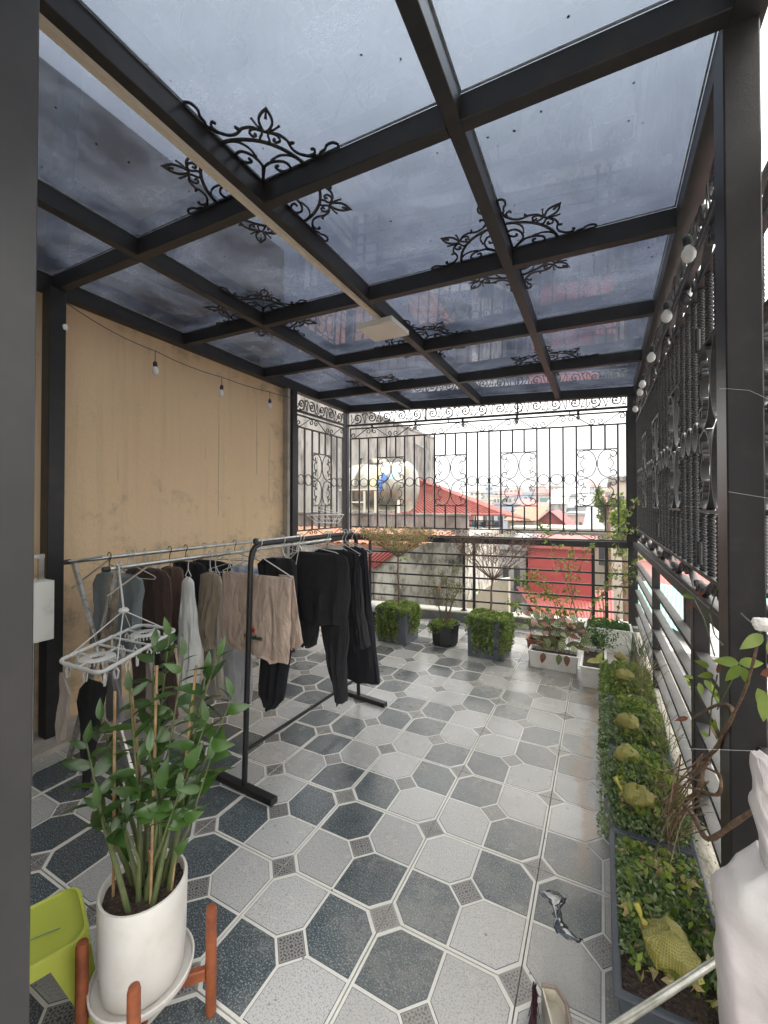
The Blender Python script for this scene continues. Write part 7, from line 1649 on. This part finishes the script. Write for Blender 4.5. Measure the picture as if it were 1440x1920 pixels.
# dust pan with brush
dp = thing('dustpan', 'beige dustpan with a rounded lip standing at the bottom edge', 'dustpan', (-.13, 1.35, 0))
rp = [on_z(1015, 1863, .06), on_z(1042, 1868, .06), on_z(1062, 1900, .06), on_z(1070, 1945, .06), on_z(1036, 1945, .06)]
mb = MB(); n = len(rp); cc_ = sum(rp, Vector())/n
vv = [(p_.x, p_.y, .085) for p_ in rp]+[(p_.x, p_.y, .0) for p_ in rp]; mb.add(vv, [(i, n+i, n+(i+1) % n, (i+1) % n) for i in range(n)])
inn = [cc_+(p_-cc_)*.84 for p_ in rp]; vv = [(p_.x, p_.y, .085) for p_ in rp]+[(p_.x, p_.y, .085) for p_ in inn]+[(p_.x, p_.y, .05) for p_ in inn]
mb.add(vv, [(i, (i+1) % n, n+(i+1) % n, n+i) for i in range(n)]+[(n+i, n+(i+1) % n, 2*n+(i+1) % n, 2*n+i) for i in range(n)]+[tuple(range(2*n, 3*n))]); mb.build('pan', mat('beige_pan', (.50, .46, .38), .4), dp)
mb = MB(); rim = [Vector((p_.x, p_.y, .088)) for p_ in rp]; mb.tube(rim[:4], .006, 8); mb.build('rim', mat('brown_rim', (.22, .17, .14), .35), dp, smooth=True)
mb = MB()
for k in range(120): x_ = on_z(1006, 1866+k*.6, .05); mb.tube([(x_.x+random.gauss(-.012, .006), x_.y+random.gauss(0, .004), 0), (x_.x+random.gauss(-.006, .004), x_.y, .09)], .0013, 3, cap=False)
stuff(mb.build('bristles', mat('maroon_bristle', (.05, .015, .025), .7), dp))
# puddle
pd = [(1012, 1672), (1026, 1668), (1040, 1669), (1052, 1676), (1062, 1684), (1060, 1694), (1051, 1702), (1053, 1716), (1060, 1732), (1068, 1744), (1082, 1757), (1094, 1765), (1084, 1766), (1064, 1760), (1046, 1750), (1038, 1738), (1040, 1722), (1034, 1712), (1036, 1700), (1030, 1692), (1024, 1684), (1014, 1680)]
P = [on_z(u, v, .0015) for u, v in pd]; rg = random.Random(9); P2 = []
for i in range(len(P)):
    for t in (0, .33, .66):
        q = P[i].lerp(P[(i+1) % len(P)], t); P2.append(q+Vector((rg.gauss(0, .0022), rg.gauss(0, .0022), 0)))
mb = MB(); n = len(P2); 
def inw(i, d):
    a_, b_ = P2[i-1], P2[(i+1) % n]; e_ = (b_-a_).normalized(); return Vector((e_.y, -e_.x, 0))*d
sgn = 1 if sum((P2[i].x*P2[(i+1) % n].y-P2[(i+1) % n].x*P2[i].y) for i in range(n)) < 0 else -1
R1 = [P2[i]+inw(i, .003*sgn) for i in range(n)]
vv = [(p_.x, p_.y, .0006) for p_ in P2]+[(p_.x, p_.y, .0034) for p_ in R1]
mb.add(vv, [(i, (i+1) % n, n+(i+1) % n, n+i) for i in range(n)]+[tuple(range(n, 2*n))])
mw = mat('wet_water', (.03, .035, .04), .03, spec=.8, coat=1); tag(mb.build('puddle', mw, smooth=True, origin=tuple(P[0])), 'small dark puddle with bright edges on the tile beside the nearest trough', 'puddle')
# dark tub behind the skirt hem
tb_ = thing('plastic_tub', 'dark tub with a white bundle peeping out behind the long skirt', 'tub', (-2.62, 4.75, 0))
c_ = Vector((-2.60, 4.70, 0)); mb = MB(); mb.lathe([(.001, 0), (.13, 0), (.16, .26), (.17, .265), (.155, .265), (.13, .1)], c_, 24); mb.build('body', M_BLKPLASTIC, tb_, smooth=True)
sack_c = c_+Vector((0, 0, .28)); mb = MB(); mb.lathe([(.001, .07), (.06, .06), (.11, .02), (.13, -.04)], sack_c, 14); mb.build('bundle', M_BAG, tb_, smooth=True)

# haze
hz = MB(); hz.box(-260, 260, -40, 330, -13.5, 14)
ho = hz.build('haze', []); stuff(ho)
hm = bpy.data.materials.new('air'); hm.use_nodes = True; n = hm.node_tree; n.nodes.remove(n.nodes['Principled BSDF'])
pv = n.nodes.new('ShaderNodeVolumePrincipled'); pv.inputs['Color'].default_value = (.94, .96, 1, 1); pv.inputs['Density'].default_value = .0022; pv.inputs['Anisotropy'].default_value = .3
n.links.new(pv.outputs[0], n.nodes['Material Output'].inputs['Volume']); ho.data.materials.append(hm)
